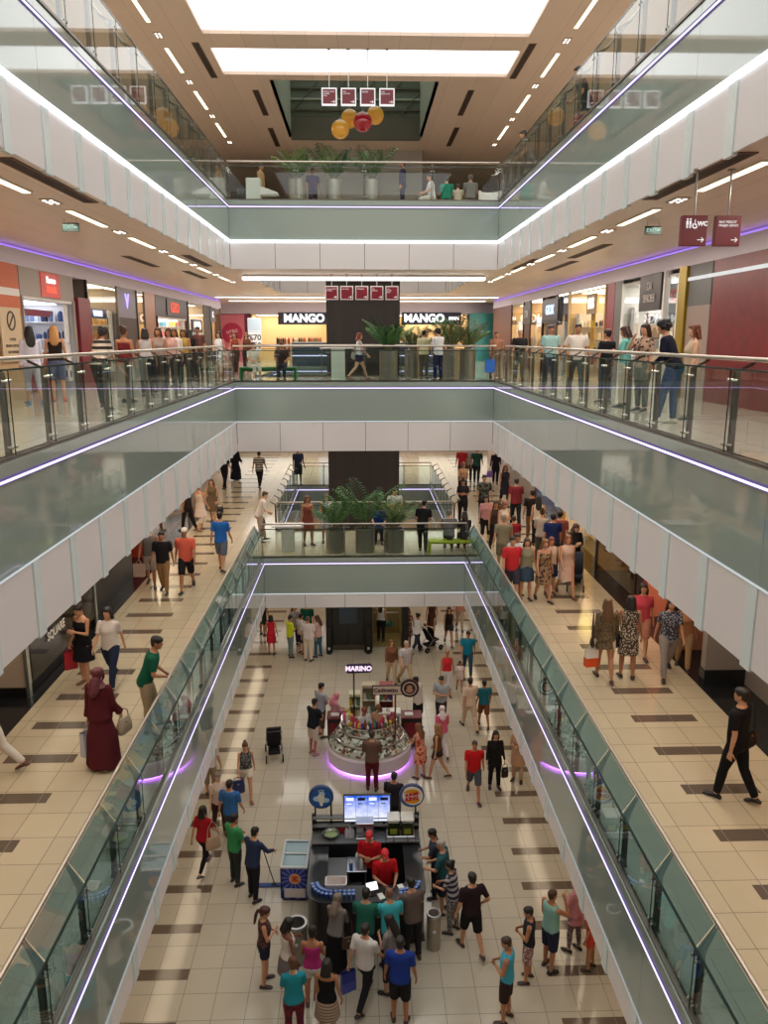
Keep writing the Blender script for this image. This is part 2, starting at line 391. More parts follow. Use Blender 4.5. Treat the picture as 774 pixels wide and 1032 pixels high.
area('lamp_row', (0, 26, 8.78), 6, 1.5, 90, (1, .95, .88)); area('lamp_row', (0, 26, 3.8), 6, 1.5, 70, (1, .95, .88)); area('lamp_row', (0, 26, 14.0), 6, 1.2, 90, (1, .97, .93))
area('lamp_row', (0, 42, 8.78), 12, 5, 420, (1, .96, .9)); area('lamp_row', (0, 42, 3.8), 12, 5, 260, (1, .9, .78)); area('lamp_row', (0, 42, 14.0), 12, 5, 620, (1, .97, .93))
scene.view_settings.view_transform = 'Standard'; scene.view_settings.look = 'None'
scene.view_settings.exposure = 0.0; scene.view_settings.gamma = 1.0; scene.view_settings.use_curve_mapping = False
scene.cycles.max_bounces = 8; scene.cycles.transparent_max_bounces = 24; scene.cycles.caustics_reflective = False; scene.cycles.caustics_refractive = False
scene.cycles.use_denoising = True; scene.cycles.sample_clamp_indirect = 6.0
# ================================================================ glass balustrades
G_low = glass('blue green balustrade glass', (0.50, 0.64, 0.67), 1.4, milk=.10, milkcol=srgb(84, 112, 112)); G_up = glass('pale green upper glass', (0.60, 0.72, 0.74), 1.5, milk=.30, milkcol=srgb(128, 156, 152))
G_clear = glass('clear balustrade glass', (0.86, 0.92, 0.90), 1.1); G_edge = cm(38, 60, 56, .2)
M_rail = mat('satin steel handrail', srgb(190, 180, 168), 0.28, 1.0)
RAIL_CACHE = {}
def rail_piece(kind, key, mb, mats, parent, loc, smooth=40):
    """parts of one kind share a mesh"""
    k = (kind, key)
    if k not in RAIL_CACHE:
        o = mb().build(kind, mats, parent, smooth); RAIL_CACHE[k] = o.data
    else:
        o = bpy.data.objects.new(kind, RAIL_CACHE[k]); C.objects.link(o); o.parent = parent
    o.location = loc; return o
def railing(label, p0, p1, side, z, style, pitch=1.17):
    """p0->p1 along the glass line; side = +1 if the walkway lies to the left of the direction of travel"""
    p0 = Vector((*p0, 0)); p1 = Vector((*p1, 0)); L = (p1-p0).length; t = (p1-p0).normalized()
    root = thing('glass_railing', label, 'railing', (p0.x, p0.y, z), math.atan2(t.y, t.x))
    n = max(1, round(L/pitch)); w = L/n; s = side
    low, off, hr = {'incl': (.76, .20, 1.04), 'tall': (.95, .26, 1.05), 'flat': (.92, .10, 1.05)}[style]
    gm = G_low if style == 'incl' else G_clear
    for i in range(n):
        def pane(): 
            m = MB(); m.box(.012, w-.012, -.006, .006, 0.02, low, bev=.002); m.cur = 1
            m.box(0, w, -.011, .011, low-.012, low+.010); m.box(.008, .012, -.0065, .0065, .02, low)
            return m
        rail_piece('glass_panel', (style, round(w, 4), s), pane, [gm, G_edge], root, (i*w, 0, 0), None)
        if style == 'incl':
            def up():
                m = MB(); y1 = s*(off-.03); z1 = hr-.02
                m.add([(.012, s*.01, low+.01), (w-.012, s*.01, low+.01), (w-.012, y1, z1), (.012, y1, z1), (.012, s*.01, low+.018), (w-.012, s*.01, low+.018), (w-.012, y1, z1+.008), (.012, y1, z1+.008)],
                      [(3, 2, 1, 0), (4, 5, 6, 7), (0, 1, 5, 4), (1, 2, 6, 5), (2, 3, 7, 6), (3, 0, 4, 7)])
                return m
            rail_piece('glass_panel', ('up', round(w, 4), s), up, [G_up], root, (i*w, 0, 0), None)
    for i in range(n+1):
        def post():
            m = MB(); y = s*.07
            for dx in (-.022, .022): m.box(dx-.008, dx+.008, y-.028*1, y+.028, 0, low-.03)
            m.box(-.03, .03, y-.05, y+.05, 0, .015)
            for dx in (-.022, .022):
                a = [(dx-.008, y-.03, low-.03), (dx+.008, y-.03, low-.03), (dx+.008, y+.03, low-.03), (dx-.008, y+.03, low-.03)]
                yb, zb = s*(off-.01), hr-.03
                b = [(dx-.008, yb-s*.012, zb-.03), (dx+.008, yb-s*.012, zb-.03), (dx+.008, yb+s*.012, zb+.01), (dx-.008, yb+s*.012, zb+.01)]
                if s < 0: a = [a[3], a[2], a[1], a[0]]
                m.rings([a, b])
            m.cur = 1
            for zc in (.12, low-.12):
                for dx in (-.05, .05): m.tube([(dx, -s*.014, zc), (dx, s*.05, zc)], .016, 8)
                m.tube([(-.05, s*.045, zc), (.05, s*.045, zc)], .01, 6)
            return m
        rail_piece('post', (style, s), post, [M_dsteel, M_steel], root, (i*w, 0, 0), 30)
    m = MB(); m.tube([(0, s*off, hr), (L, s*off, hr)], .026, 12); m.build('handrail', M_rail, root, 40)
    m = MB(); m.box(0, L, -.03, .03, 0, .035); m.box(0, L, s*.03, s*.045, 0, .05); m.build('base_channel', M_dsteel, root)
    return root
railing('green tinted glass railing along the left lower gallery, steel handrail leaning over the walkway', (-3.09, NEAR[1]), (-3.09, Y1-.04), 1, G1, 'incl')
railing('green tinted glass railing along the right lower gallery, steel handrail leaning over the walkway', (3.30, NEAR[1]), (3.30, Y1-.04), -1, G1, 'incl')
railing('glass railing in front of the palms and lime bench on the lower bridge', (-3.09, Y1+.06), (3.30, Y1+.06), 1, G1, 'flat', 1.28)
railing('glass railing behind the palms at the back of the lower bridge', (-2.96, Y2-.06), (3.26, Y2-.06), -1, G1, 'flat', 1.28)
railing('glass railing left of the dark lift tower on the lower gallery', (-2.96, Y2+.1), (-2.96, Y3-.06), 1, G1, 'tall')
railing('glass railing right of the dark lift tower on the lower gallery', (3.26, Y2+.1), (3.26, Y3-.06), -1, G1, 'tall')
railing('glass railing behind the dark lift tower on the lower gallery', (-2.96, Y3+.06), (3.26, Y3+.06), 1, G1, 'flat', 1.28)
railing('clear glass railing of the left middle gallery, before the jewellery shop', (-3.76, NEAR[2]), (-3.76, Y1-.04), 1, G2, 'tall')
railing('clear glass railing of the right middle gallery, where a woman in navy leans', (4.06, NEAR[2]), (4.06, Y1-.04), -1, G2, 'tall')
railing('clear glass railing before the green bench and white pedestal on the middle bridge', (-3.76, Y1+.06), (4.06, Y1+.06), 1, G2, 'flat', 1.28)
railing('glass railing at the back of the middle bridge', (-3.56, Y2-.06), (3.86, Y2-.06), -1, G2, 'flat', 1.28)
railing('clear glass railing of the left top gallery mirroring the skylights', (-3.71, NEAR[3]), (-3.71, Y1-.04), 1, G3, 'tall')
railing('clear glass railing of the right top gallery, a man leaning on it', (4.01, NEAR[3]), (4.01, Y1-.04), -1, G3, 'tall')
railing('clear glass railing before the steel palm pots on the top bridge', (-3.71, Y1+.06), (4.01, Y1+.06), 1, G3, 'flat', 1.9)

# ================================================================ ceiling fittings
def linear_light(Lh=.9):
    root = thing('ceiling_light', 'x', 'ceiling light')
    m = MB(); m.box(-.075, .075, -Lh-.03, Lh+.03, -.02, .03); m.build('frame', cm(236, 230, 220, .4), root)
    m = MB(); m.box(-.05, .05, -Lh, Lh, -.028, -.019); m.build('diffuser', M_lamp, root); return root
def spot_set():
    root = thing('spotlight', 'x', 'ceiling light')
    m = MB(); m.box(-.1, .1, -.22, .22, -.012, .01); m.build('frame', cm(190, 172, 156, .5), root)
    for dx in (-.05, .05):
        for dy in (-.13, .0, .13):
            m = MB(); m.lathe([(.022, -.02), (.025, -.012)], (dx, dy, 0), 10); m.build('lamp', glow('small bright lamp', (1, .95, .85), 5.0), root)
    return root
def vent(L=1.5):
    root = thing('ceiling_vent', 'x', 'vent')
    m = MB(); W = .11
    for a in ((-W, W, -L, -L+.02), (-W, W, L-.02, L), (-W, -W+.02, -L, L), (W-.02, W, -L, L)): m.box(*a, -.012, .02)
    m.build('frame', cm(120, 92, 74, .5), root)
    m = MB(); m.box(-W+.02, W-.02, -L+.02, L-.02, 0, .02); m.build('opening', cm(40, 30, 26, .8), root)
    m = MB()
    for k in range(1, 5): m.box(-W+k*.044-.008, -W+k*.044+.008, -L+.02, L-.02, -.01, .004)
    m.build('louvre', cm(92, 70, 58, .5), root); return root
LL, LR, SS, VV, VR = linear_light(), linear_light(1.1), spot_set(), vent(), vent(1.6)
used = {}
def place(proto, loc, label, group, rz=0):
    if proto not in used: used[proto] = 1; o = proto; o.location = loc; o.rotation_euler = (0, 0, rz)
    else: o = copy_thing(proto, loc, rz)
    o['label'] = label; o['group'] = group; return o
for s, xs in (('left', -4.53), ('right', 4.6)):
    for k in range(9):                                               # middle gallery ceiling
        y = 10.8+k*3.42 if s == 'left' else 10.4+k*3.4
        if k < 6:
            place(LL, (xs, y, 14.098), 'warm strip light, %s one from the near end of the %s middle gallery ceiling' % (ORD[k], s), 'strip lights of the middle gallery ceiling')
            place(SS, (xs+.02, y+1.72, 14.098), 'cluster of small spotlights after the %s strip light, %s middle gallery ceiling' % (ORD[k], s), 'spotlight clusters of the middle gallery')
    for k in range(5):                                               # roof
        y = 18.75+k*4.2+(0 if s == 'left' else .1)
        place(LR, (-5.65 if s == 'left' else 6.0, y, ROOF-.002), 'strip light under the roof, %s in the %s row counted from the front' % (ORD[k], s), 'strip lights under the roof')
        place(SS, (-5.63 if s == 'left' else 6.0, y+2.1, ROOF-.002), 'pair of roof spotlights behind the %s strip light of the %s row' % (ORD[k], s), 'roof spotlights')
for s, spots in (('left', [(-3.95, 11.1), (-5.7, 22.0), (-5.2, 26.5), (-4.2, 21.8)]), ('right', [(4.2, 10.6), (5.3, 19.2), (5.6, 23.0), (4.5, 22.5)])):
    for k, (x, y) in enumerate(spots):
        place(VV, (x, y, 14.098), 'long dark air vent, %s of the %s middle gallery ceiling counted from the front' % (ORD[k], s), 'air vents of the middle gallery ceiling')
for k, (x, y, s) in enumerate([(-4.72, 27.2, 'left of the second skylight'), (-3.55, 31.7, 'left of the dark roof lantern'), (4.98+.1, 27.0, 'right of the second skylight'), (3.9, 31.5, 'right of the dark roof lantern'), (-3.6, 36.8, 'left, beyond the dark roof lantern'), (4.0, 36.5, 'right, beyond the dark roof lantern')]):
    place(VR, (x, y, ROOF-.002), 'dark slotted air vent in the roof %s' % s, 'air vents in the roof')
# light troughs across the bridge ceilings
for l, zc, lb in ((3, 14.1, 'middle'), (2, 8.86, 'lower')):
    for (x0, x1, y, w, s) in ((-3.72, 4.02, 26.6, .42, 'above the bridge'), (-6.8, 6.6, 39.2, .3, 'beyond the lift tower'), (-6.8, 6.6, 43.2, .3, 'before the far shops')):
        root = thing('ceiling_light', 'long white light trough across the %s ceiling %s' % (lb, s), 'ceiling light', ((x0+x1)/2, y, zc)); h = (x1-x0)/2
        m = MB(); m.box(-h, h, -w/2-.05, -w/2, -.06, 0); m.box(-h, h, w/2, w/2+.05, -.06, 0); m.build('frame', M_white, root)
        m = MB(); m.box(-h, h, -w/2, w/2, -.15 if y < 30 else -.09, -.01); m.build('diffuser', M_cool, root)
# hanging direction signs
M_maroon = cm(112, 22, 36, .4); M_signw = glow('lit sign edge', (1, .97, .95), 1.0); M_txt = glow('lit sign lettering', (1, .95, .92), .9)
def hang_sign(label, loc, zc, w, h, lines, arrow, lit, group, cat='sign', rod=.0):
    root = thing('direction_sign', label, cat, loc, 0, group)
    m = MB(); m.box(-w/2, w/2, -.04, .04, -h/2, h/2, bev=.006); m.build('panel', M_maroon, root)
    if lit:
        m = MB(); e = w*.07
        m.box(-w/2-.003, w/2+.003, -.055, .055, h/2-e, h/2+.003); m.box(-w/2-.003, w/2+.003, -.055, .055, -h/2-.003, -h/2+e)
        m.box(-w/2-.003, -w/2+e, -.055, .055, -h/2+e, h/2-e); m.box(w/2-e, w/2+.003, -.055, .055, -h/2+e, h/2-e); m.build('frame', M_signw if lit == 2 else cm(196, 180, 178, .4), root)
    m = MB(); m.tube([(0, 0, h/2), (0, 0, zc-loc[2])], .012, 8); m.lathe([(.05, zc-loc[2]-.02), (.05, zc-loc[2])], (0, 0, 0), 12); m.build('rod', M_steel, root)
    for i, (t, sz) in enumerate(lines): text_mesh(t, sz, .004, M_txt, 'lettering', root, (-w*.38, -.043, h*.28-i*sz*1.1), align='LEFT')
    if arrow:
        m = MB(); a = w*.13; X, Z = w*.27, -h*.3
        m.box(X-a, X+a*.6, -.045, -.04, Z-a*.12, Z+a*.12)
        for q in (1, -1): m.add([(X+a, -.045, Z), (X+a*.25, -.045, Z+q*a*.75), (X+a*.05, -.045, Z+q*a*.6), (X+a*.6, -.045, Z)], [(0, 1, 2, 3) if q < 0 else (3, 2, 1, 0)])
        m.build('arrow', M_txt, root)
    return root
def wc_icons(root, w, h):
    m = MB(); y0, y1 = -.046, -.042
    for k, x in enumerate((-.30, -.18)):
        X = x*w; m.lathe([(.001, -.004), (.035*w, -.004), (.035*w, .004), (.001, .004)], (0, 0, 0), 10)
        n = len(m.v)-40
        for i in range(n, len(m.v)): a = m.v[i]; m.v[i] = (X+a[0], y0+a[2]*.3, h*.37+a[1])
        m.box(X-.04*w, X+.04*w, y0, y1, h*.2, h*.32); m.box(X-.03*w, X-.006*w, y0, y1, h*.08, h*.2); m.box(X+.006*w, X+.03*w, y0, y1, h*.08, h*.2)
    X = 0.0
    m.box(X-.015*w, X+.015*w, y0, y1, h*.2, h*.36); m.box(X-.015*w, X+.07*w, y0, y1, h*.18, h*.22); m.box(X+.05*w, X+.08*w, y0, y1, h*.08, h*.2)
    for k in range(10):
        a = PI*.7+k*PI*1.2/10; b = PI*.7+(k+1)*PI*1.2/10; r = .09*w
        m.tube([(X+r*math.cos(a), y0, h*.16+r*math.sin(a)), (X+r*math.cos(b), y0, h*.16+r*math.sin(b))], .008, 5)
    m.build('pictogram', M_txt, root); text_mesh('WC', .07, .004, M_txt, 'lettering', root, (w*.30, -.043, h*.22), bold=.003)
r = hang_sign('maroon hanging sign with toilet symbols and WC beside the right gallery', (4.02, 10.0, 13.40), 14.1, .31, .35, [], True, 0, None); wc_icons(r, .31, .35)
hang_sign('maroon hanging sign with two lines of small text right of the WC sign', (4.43, 10.0, 13.40), 14.1, .31, .35, [('BAY MESCIT', .04), ('MASJID GENTS', .036)], True, 0, None)
T4 = [[('FOOD COURT', .05), ('CINEMA', .05), ('KIDS', .05)], [('EXIT', .05), ('CAR PARK', .045)], [('SHOPS', .06)], [('LIFTS', .045), ('ESCALATOR', .045)]]
for k in range(4):
    hang_sign('white framed maroon sign, %s from the left of four under the roof' % ORD[k], (-.87+k*.575, 26.0, 19.19), ROOF, .45, .47, T4[k], True, 2, 'lit signs under the roof')
T5 = [[('FOOD COURT', .045), ('CINEMA', .045)], [('CAR PARK', .045)], [('TERRACE', .055)], [('EXIT', .045), ('SQUARE', .045)], [('LIFT', .045), ('STAIRS', .045), ('INFO', .045)]]
for k in range(5):
    hang_sign('maroon hanging sign before the dark lift tower, %s of five from the left' % ORD[k], (-.88+k*.475, 26.1, 13.53), 14.1, .40, .42, T5[k], True, 1, 'signs before the dark lift tower')
Mgrn = cm(10, 40, 32, .5)
for x, y, s in ((-4.82, 14.2, 'left'), (5.05, 14.3, 'right')):
    root = thing('exit_sign', 'small green exit sign hanging from the %s middle gallery ceiling' % s, 'sign', (x, y, 13.95))
    m = MB(); m.box(-.14, .14, -.015, .015, -.07, .07, bev=.004); m.build('panel', Mgrn, root)
    m = MB(); m.tube([(-.1, 0, .07), (-.1, 0, .15)], .005, 6); m.tube([(.1, 0, .07), (.1, 0, .15)], .005, 6); m.build('hanger', M_steel, root)
    text_mesh('EXIT', .085, .004, glow('exit lettering', (.6, 1, .85), .8), 'lettering', root, (-.03, -.017, 0), space=1.0)
    m = MB(); m.add([(.07, -.017, .02), (.07, -.017, -.02), (.12, -.017, 0)], [(0, 1, 2)]); m.box(.05, .075, -.018, -.016, -.008, .008); m.build('arrow', glow('exit lettering', (.6, 1, .85), .8), root)
# hanging glass balls
def ball(label, x, y, z, r, col, e):
    root = thing('hanging_ball', label, 'lamp', (x, y, z), 0, 'glass ball ornaments under the roof')
    m = MB(); m.sphere((0, 0, 0), r, 24, 16); m.build('globe', mat('ball glass %s' % label[:12], col, .12, .0, emit=col, es=e*.4, coat=1), root, 60)  # ornament without a lamp; a faint glow is added to its colour
    m = MB(); m.lathe([(.05, r-.02), (.06, r+.03), (.03, r+.09)], (0, 0, 0), 12); m.build('cap', M_steel, root, 40)
    m = MB(); m.tube([(0, 0, r+.08), (0, 0, ROOF+3.4-z)], .008, 6); m.build('cord', M_black, root)
ball('amber glass ball lamp, lowest of the amber ones', -.66, 31.0, 19.47, .33, srgb(222, 160, 48), .35)
ball('amber glass ball lamp hidden half behind the second roof sign', -.32, 31.6, 19.98, .33, srgb(226, 160, 40), .45)
ball('amber glass ball lamp peeping under the third roof sign', .62, 32.2, 20.25, .33, srgb(220, 166, 60), .35)
ball('deep red glass ball lamp', .15, 30.6, 19.62, .34, srgb(160, 10, 30), .25)
# ================================================================ shop fronts
G_shop = glass('shop window glass', (0.93, 0.95, 0.95), 1.0)
SHOPLIT = {}
def lit(name, col, s): return glow('shop lamp '+name, col, s)
def bay(n, side, xs, y0, y1, z0, z1, wall, lamp, depth=1.7, pane=True, floor_m=None, jamb=None, top=None):
    """a lit recess behind a shop front; the lamp panel is the shop's own ceiling light"""
    s = side; m = MB(); xb = xs+s*depth
    m.box(xb, xb+s*.06, y0, y1, z0, z1); m.box(xs+s*.02, xb, y0-.05, y0, z0, z1); m.box(xs+s*.02, xb, y1, y1+.05, z0, z1)
    m.cur = 1; m.box(xs+s*.02, xb, y0, y1, z1-.06, z1)
    m.cur = 2; m.box(xs+s*.35, xb-s*.3, y0+.2, y1-.2, z1-.085, z1-.06)
    m.cur = 3
    m.box(xs-s*.03, xs+s*.05, y0-.06, y0+.02, z0, z1); m.box(xs-s*.03, xs+s*.05, y1-.02, y1+.06, z0, z1)
    if top: m.box(xs-s*.03, xs+s*.05, y0, y1, z1-top, z1)
    struct('wall_%s' % ('left' if s < 0 else 'right'), m, [wall, M_white, lamp, jamb or M_dsteel])
    if pane:
        m = MB(); k = max(1, round((y1-y0)/1.3)); w = (y1-y0)/k
        for i in range(k): m.box(xs, xs+s*.012, y0+i*w+.01, y0+(i+1)*w-.01, z0+.02, z1-(top or 0)-.02)
        struct('window_%d' % n, m, G_shop)
def solid(side, xs, y0, y1, z0, z1, m_, t=.25):
    struct('wall_%s' % ('left' if side < 0 else 'right'), MB().box(xs, xs+side*t, y0, y1, z0, z1), m_)
def shelf_goods(label, side, x, y0, y1, z0, rows, pal, seed, group, hanging=False, gap=.42, kind='shelf', W=None):
    """wall shelf unit with rows of goods; goods are separate parts up to what the photo shows"""
    R = random.Random(seed); L = W or y1-y0
    root = thing('display_shelf', label, kind, (x, y1 if W else (y0+y1)/2, z0), 0 if W else (-PI/2 if side > 0 else PI/2), group)   # local -y looks to the aisle
    m = MB()
    m.box(-L/2, -L/2+.03, -.16, .16, 0, rows*gap+.1); m.box(L/2-.03, L/2, -.16, .16, 0, rows*gap+.1); m.box(-L/2, L/2, .13, .16, 0, rows*gap+.1)
    m.build('frame', M_white, root)
    for r in range(rows):
        m = MB(); m.box(-L/2+.03, L/2-.03, -.15, .13, .08+r*gap, .1+r*gap); m.build('shelf_board', M_white, root)
        m = MB(); mats = [cm(*c, .5) for c in pal]; x = -L/2+.08
        while x < L/2-.12:
            w = R.uniform(.06, .16); h = R.uniform(.12, gap-.1); m.cur = R.randrange(len(mats))
            if hanging: m.rings([ell2(x+w/2, 0, .1+r*gap+t*h, w*.5*q, .07*q) for t, q in ((0, .9), (.6, 1), (.85, .8), (1, .3))])
            else: m.box(x, x+w*.85, -.1, .06, .1+r*gap, .1+r*gap+h, bev=.012)
            x += w+R.uniform(.01, .05)
        m.build('goods', mats, root)['kind'] = 'stuff'
    return root
def ell2(cx, cy, z, rx, ry, n=8): return [(cx+rx*math.cos(2*PI*k/n), cy+ry*math.sin(2*PI*k/n), z) for k in range(n)]
def shop_sign(label, side, x, y, z, L, H, board, txt, size, tm, bold=.01, proj=.12, face=None, sx=1.0, frame=None):
    """face None: sign flat on the shop wall; else the sign looks along -y towards us"""
    rz = (-PI/2 if side > 0 else PI/2) if face is None else face
    root = thing('shop_sign', label, 'sign', (x, y, z), rz)
    if board is not None: m = MB(); m.box(-L/2, L/2, 0, proj, -H/2, H/2, bev=.01); m.build('board', board, root)
    for i, t in enumerate(txt if isinstance(txt, list) else [txt]):
        n = len(txt) if isinstance(txt, list) else 1
        text_mesh(t, size if not isinstance(size, list) else size[i], .02, tm if not isinstance(tm, list) else tm[i], 'lettering', root, (0, -.012, (n-1)*size*.55-i*size*1.1 if not isinstance(size, list) else (.12-.24*i)*1.0), bold=bold, sx=sx)
    return root
XL, XR = -7.3, 7.1; ZT = 13.66; Z0 = G2
W_tan = cm(178, 146, 108, .6); W_or = cm(196, 92, 46, .5); W_grey = cm(168, 158, 152, .6); W_dred = cm(120, 24, 36, .4); W_bronze = mat('bronze cladding', srgb(160, 106, 74), .35, .4)
W_dark = cm(44, 36, 36, .5); W_warm = cm(236, 206, 160, .6); W_pale = cm(224, 220, 214, .6)
L_cool = lit('cool', (.82, .88, 1.0), 4.0); L_warm = lit('warm', (1.0, .74, .38), 6.5); L_neut = lit('neutral', (1.0, .93, .82), 5.0)
# ---- middle gallery, left
solid(-1, XL, -3.9, 17.95, Z0, ZT, W_tan)
struct('trim_8', MB().box(XL+.02, XL, 13.0, 17.9, Z0+1.75, Z0+2.15).box(XL+.02, XL, 13.0, 17.9, Z0+2.3, ZT), W_or)
struct('trim_8', MB().box(XL+.025, XL, 13.0, 17.9, Z0+2.15, Z0+2.3), M_white)
root = thing('notice_board', 'beige notice with a round crossed out symbol on the tan wall at the far left', 'sign', (XL+.06, 17.25, Z0+1.35), PI/2)
m = MB(); m.box(-.5, .5, -.0, .03, -.55, .55, bev=.008); m.build('board', cm(206, 184, 150, .5), root)
m = MB(); R_ = [[(r*math.cos(2*PI*k/24), y, .28+r*math.sin(2*PI*k/24)) for k in range(24)] for r, y in ((.2, -.001), (.2, -.012), (.165, -.012), (.165, -.001))]; m.rings(R_, cap=False); m.box(-.018, .018, -.012, -.002, .1, .46, Matrix.Translation((0, 0, .28)) @ Matrix.Rotation(.78, 4, 'Y') @ Matrix.Translation((0, 0, -.28))); m.build('symbol', cm(50, 40, 40, .5), root)
for k, t in enumerate(('LUTFEN', 'SIGARA ICMEYINIZ', 'NO SMOKING')): text_mesh(t, .085, .004, cm(70, 54, 48, .5), 'lettering', root, (0, -.004, -.1-k*.13))
bay(21, -1, XL, 18.05, 21.2, Z0, ZT-.62, cm(206, 212, 226, .5), L_cool, 1.6, False, jamb=W_grey)
solid(-1, XL, 18.0, 21.3, ZT-.62, ZT, W_grey, .3)
shop_sign('grey shop fascia with a red square sign over the jewellery shop', -1, XL+.02, 19.75, ZT-.31, 1.2, .56, cm(226, 66, 56, .4), ['Savero', 'SILVER'], .2, [glow('white letters', (1, .95, .9), 1.6), glow('red letters', (1, .16, .1), 1.2)], .004, .05)
for k, (zz, r) in enumerate(((Z0+.2, 2), (Z0+1.16, 2))):
    shelf_goods('%s jewellery display of silver and blue pieces in the lit shop' % ('lower', 'upper')[k], -1, XL-.82, 18.2, 21.0, zz, r, [(226, 230, 240), (120, 140, 180), (60, 76, 120), (200, 206, 214), (40, 46, 70)], 3+k, 'jewellery displays', True, W=1.4)
root = thing('display_counter', 'dark red counter top across the jewellery shop', 'counter', (XL-.75, 19.6, Z0)); m = MB(); m.box(-.25, .25, -1.4, 1.4, 0, .95, bev=.02); m.build('body', W_dred, root); m = MB(); m.box(-.28, .28, -1.42, 1.42, .95, 1.0, bev=.01); m.build('top', cm(220, 224, 230, .2), root)
struct('trim_9', MB().box(XL+.1, XL-.1, 21.32, 22.25, Z0, ZT-.5).box(XL-.5, XL-.6, 18.1, 21.2, ZT-1.0, ZT-.85), W_dred)
bay(22, -1, XL, 22.35, 25.0, Z0, ZT, cm(150, 140, 130, .6), L_warm, 1.7, True)
shop_sign('blue white neon word behind the glass beside the jewellery shop', -1, XL-.06, 23.3, Z0+1.95, 1.7, .26, cm(40, 50, 110, .4), 'WAIKIKI', .2, glow('blue white letters', (.75, .82, 1), 2.2), .008, .05)
solid(-1, XL, 25.1, 27.1, Z0, ZT-.9, cm(62, 40, 34, .5)); solid(-1, XL, 25.1, 27.1, ZT-.9, ZT, cm(120, 110, 128, .4))
shop_sign('lilac V shaped sign above the dark pillar', -1, XL+.02, 26.0, ZT-.42, .9, .75, None, 'V', .62, glow('lilac letters', (.55, .42, 1), 1.6), .012, .04)
bay(23, -1, XL, 27.2, 28.1, Z0, ZT, W_warm, L_warm, 1.4, True)
solid(-1, XL, 28.2, 29.6, Z0, ZT, W_bronze)
bay(24, -1, XL, 29.8, 34.9, Z0, ZT-.75, cm(190, 160, 140, .6), L_neut, 1.7, False, jamb=cm(60, 24, 26, .4))
solid(-1, XL, 29.65, 35.0, ZT-.75, ZT, cm(50, 24, 26, .4), .3)
shop_sign('red glowing three letter sign on the dark shop front', -1, XL+.03, 32.6, ZT-.38, 2.6, .62, cm(44, 20, 22, .4), 'UZO', .5, glow('red letters', (1, .05, .06), 2.6), .014, .05, sx=1.3)
shelf_goods('white poster wall with colourful clothes in the red signed shop', -1, XL-.85, 30.2, 34.7, Z0+.4, 4, [(230, 226, 226), (90, 150, 170), (206, 120, 120), (60, 60, 70), (226, 200, 90)], 5, 'clothes displays', True, W=1.5)
bay(25, -1, XL, 35.2, 38.7, Z0, ZT, W_warm, L_neut, 1.7, True)
shop_sign('white lettering on a black board over the glass shop before the dark panel', -1, XL+.03, 36.9, Z0+1.8, 2.3, .55, cm(28, 26, 28, .4), 'OXXO', .48, glow('white letters', (1, .95, .9), 1.6), .014, .05)
solid(-1, XL, 38.9, 40.4, Z0, ZT, W_dark); bay(26, -1, XL, 40.6, 43.2, Z0, ZT, cm(120, 90, 76, .6), L_warm, 1.5, True)
shop_sign('small dark square sign at the far end of the left shops', -1, XL+.03, 40.9, ZT-.4, 1.4, .7, cm(70, 74, 84, .4), 'K', .4, glow('white letters', (1, .95, .9), 1.6), .01, .05)
for k, (a, b, sd) in enumerate(((22.6, 24.8, 11), (35.5, 38.4, 12))):
    shelf_goods('clothes shelf behind the %s glass front of the left middle gallery' % ('first', 'second')[k], -1, XL-.85, a, b, Z0+.3, 4, [(206, 160, 110), (90, 70, 60), (226, 206, 176), (180, 90, 60)], sd, 'clothes displays', True, W=1.4)
# ---- middle gallery, right
M_redpat = mat('dark red patterned cladding', srgb(112, 20, 26), .35, noise=.45, nscale=5)
solid(1, XR, -3.9, 16.45, Z0, ZT, M_redpat); solid(1, XR, 16.5, 17.65, Z0, Z0+1.95, cm(150, 130, 122, .5)); solid(1, XR, 16.5, 17.65, Z0+1.95, ZT, cm(86, 84, 84, .4))
struct('trim_10', MB().box(XR-.03, XR, 13.0, 17.65, Z0+2.48, Z0+2.55), glow('reflected line as glow', (1, 1, .97), .8))  # reflected line of light put on the wall as a glowing strip
solid(1, XR-.05, 17.7, 18.1, Z0, ZT, mat('gold frame', srgb(170, 142, 40), .35, .5), .3)
bay(27, 1, XR, 18.2, 22.0, Z0, ZT-.1, W_pale, lit('white', (1, .98, .9), 6.0), 1.7, True, jamb=cm(230, 226, 220, .4))
for y in (18.95, 20.5): struct('trim_11', MB().box(XR-.06, XR+.1, y-.05, y+.05, Z0, ZT), M_white)
shop_sign('black square sign with worn white marks above the white shop door', 1, XR-.1, 19.75, ZT-.45, 1.45, .85, cm(50, 40, 42, .4), ['DR', 'SHOES'], .26, cm(190, 180, 176, .5), .004, .06)
root = thing('sale_poster', 'grey poster with a red 2 in the white lit shop window', 'poster', (XR+.05, 18.55, Z0+2.0), -PI/2); m = MB(); m.box(-.3, .3, 0, .02, -.5, .5); m.build('sheet', cm(130, 140, 142, .5), root); text_mesh('%2', .4, .01, cm(190, 50, 60, .5), 'lettering', root, (0, -.01, .2), bold=.01)
root = thing('display_mirror', 'tall oval arch of glass shelves lit white in the shop window', 'display', (XR+.3, 18.65, Z0+.25), -PI/2)
m = MB(); P = [(.42*math.cos(a), 0, .9+.95*math.sin(a)) for a in [2*PI*k/28 for k in range(29)]]; m.tube(P, .03, 8); m.build('frame', M_dsteel, root, 40)
for k in range(4): m = MB(); h = .3+k*.4; w = .42*math.sqrt(max(.05, 1-((h-.9)/.95)**2)); m.box(-w, w, 0, .2, h, h+.02); m.build('shelf_board', M_white, root); m = MB(); [m.lathe([(.05, h+.02), (.06, h+.08), (.02, h+.14)], (q, .1, 0), 10) for q in (-w*.5, 0, w*.5)]; m.build('goods', cm(70, 66, 70, .3), root)['kind'] = 'stuff'
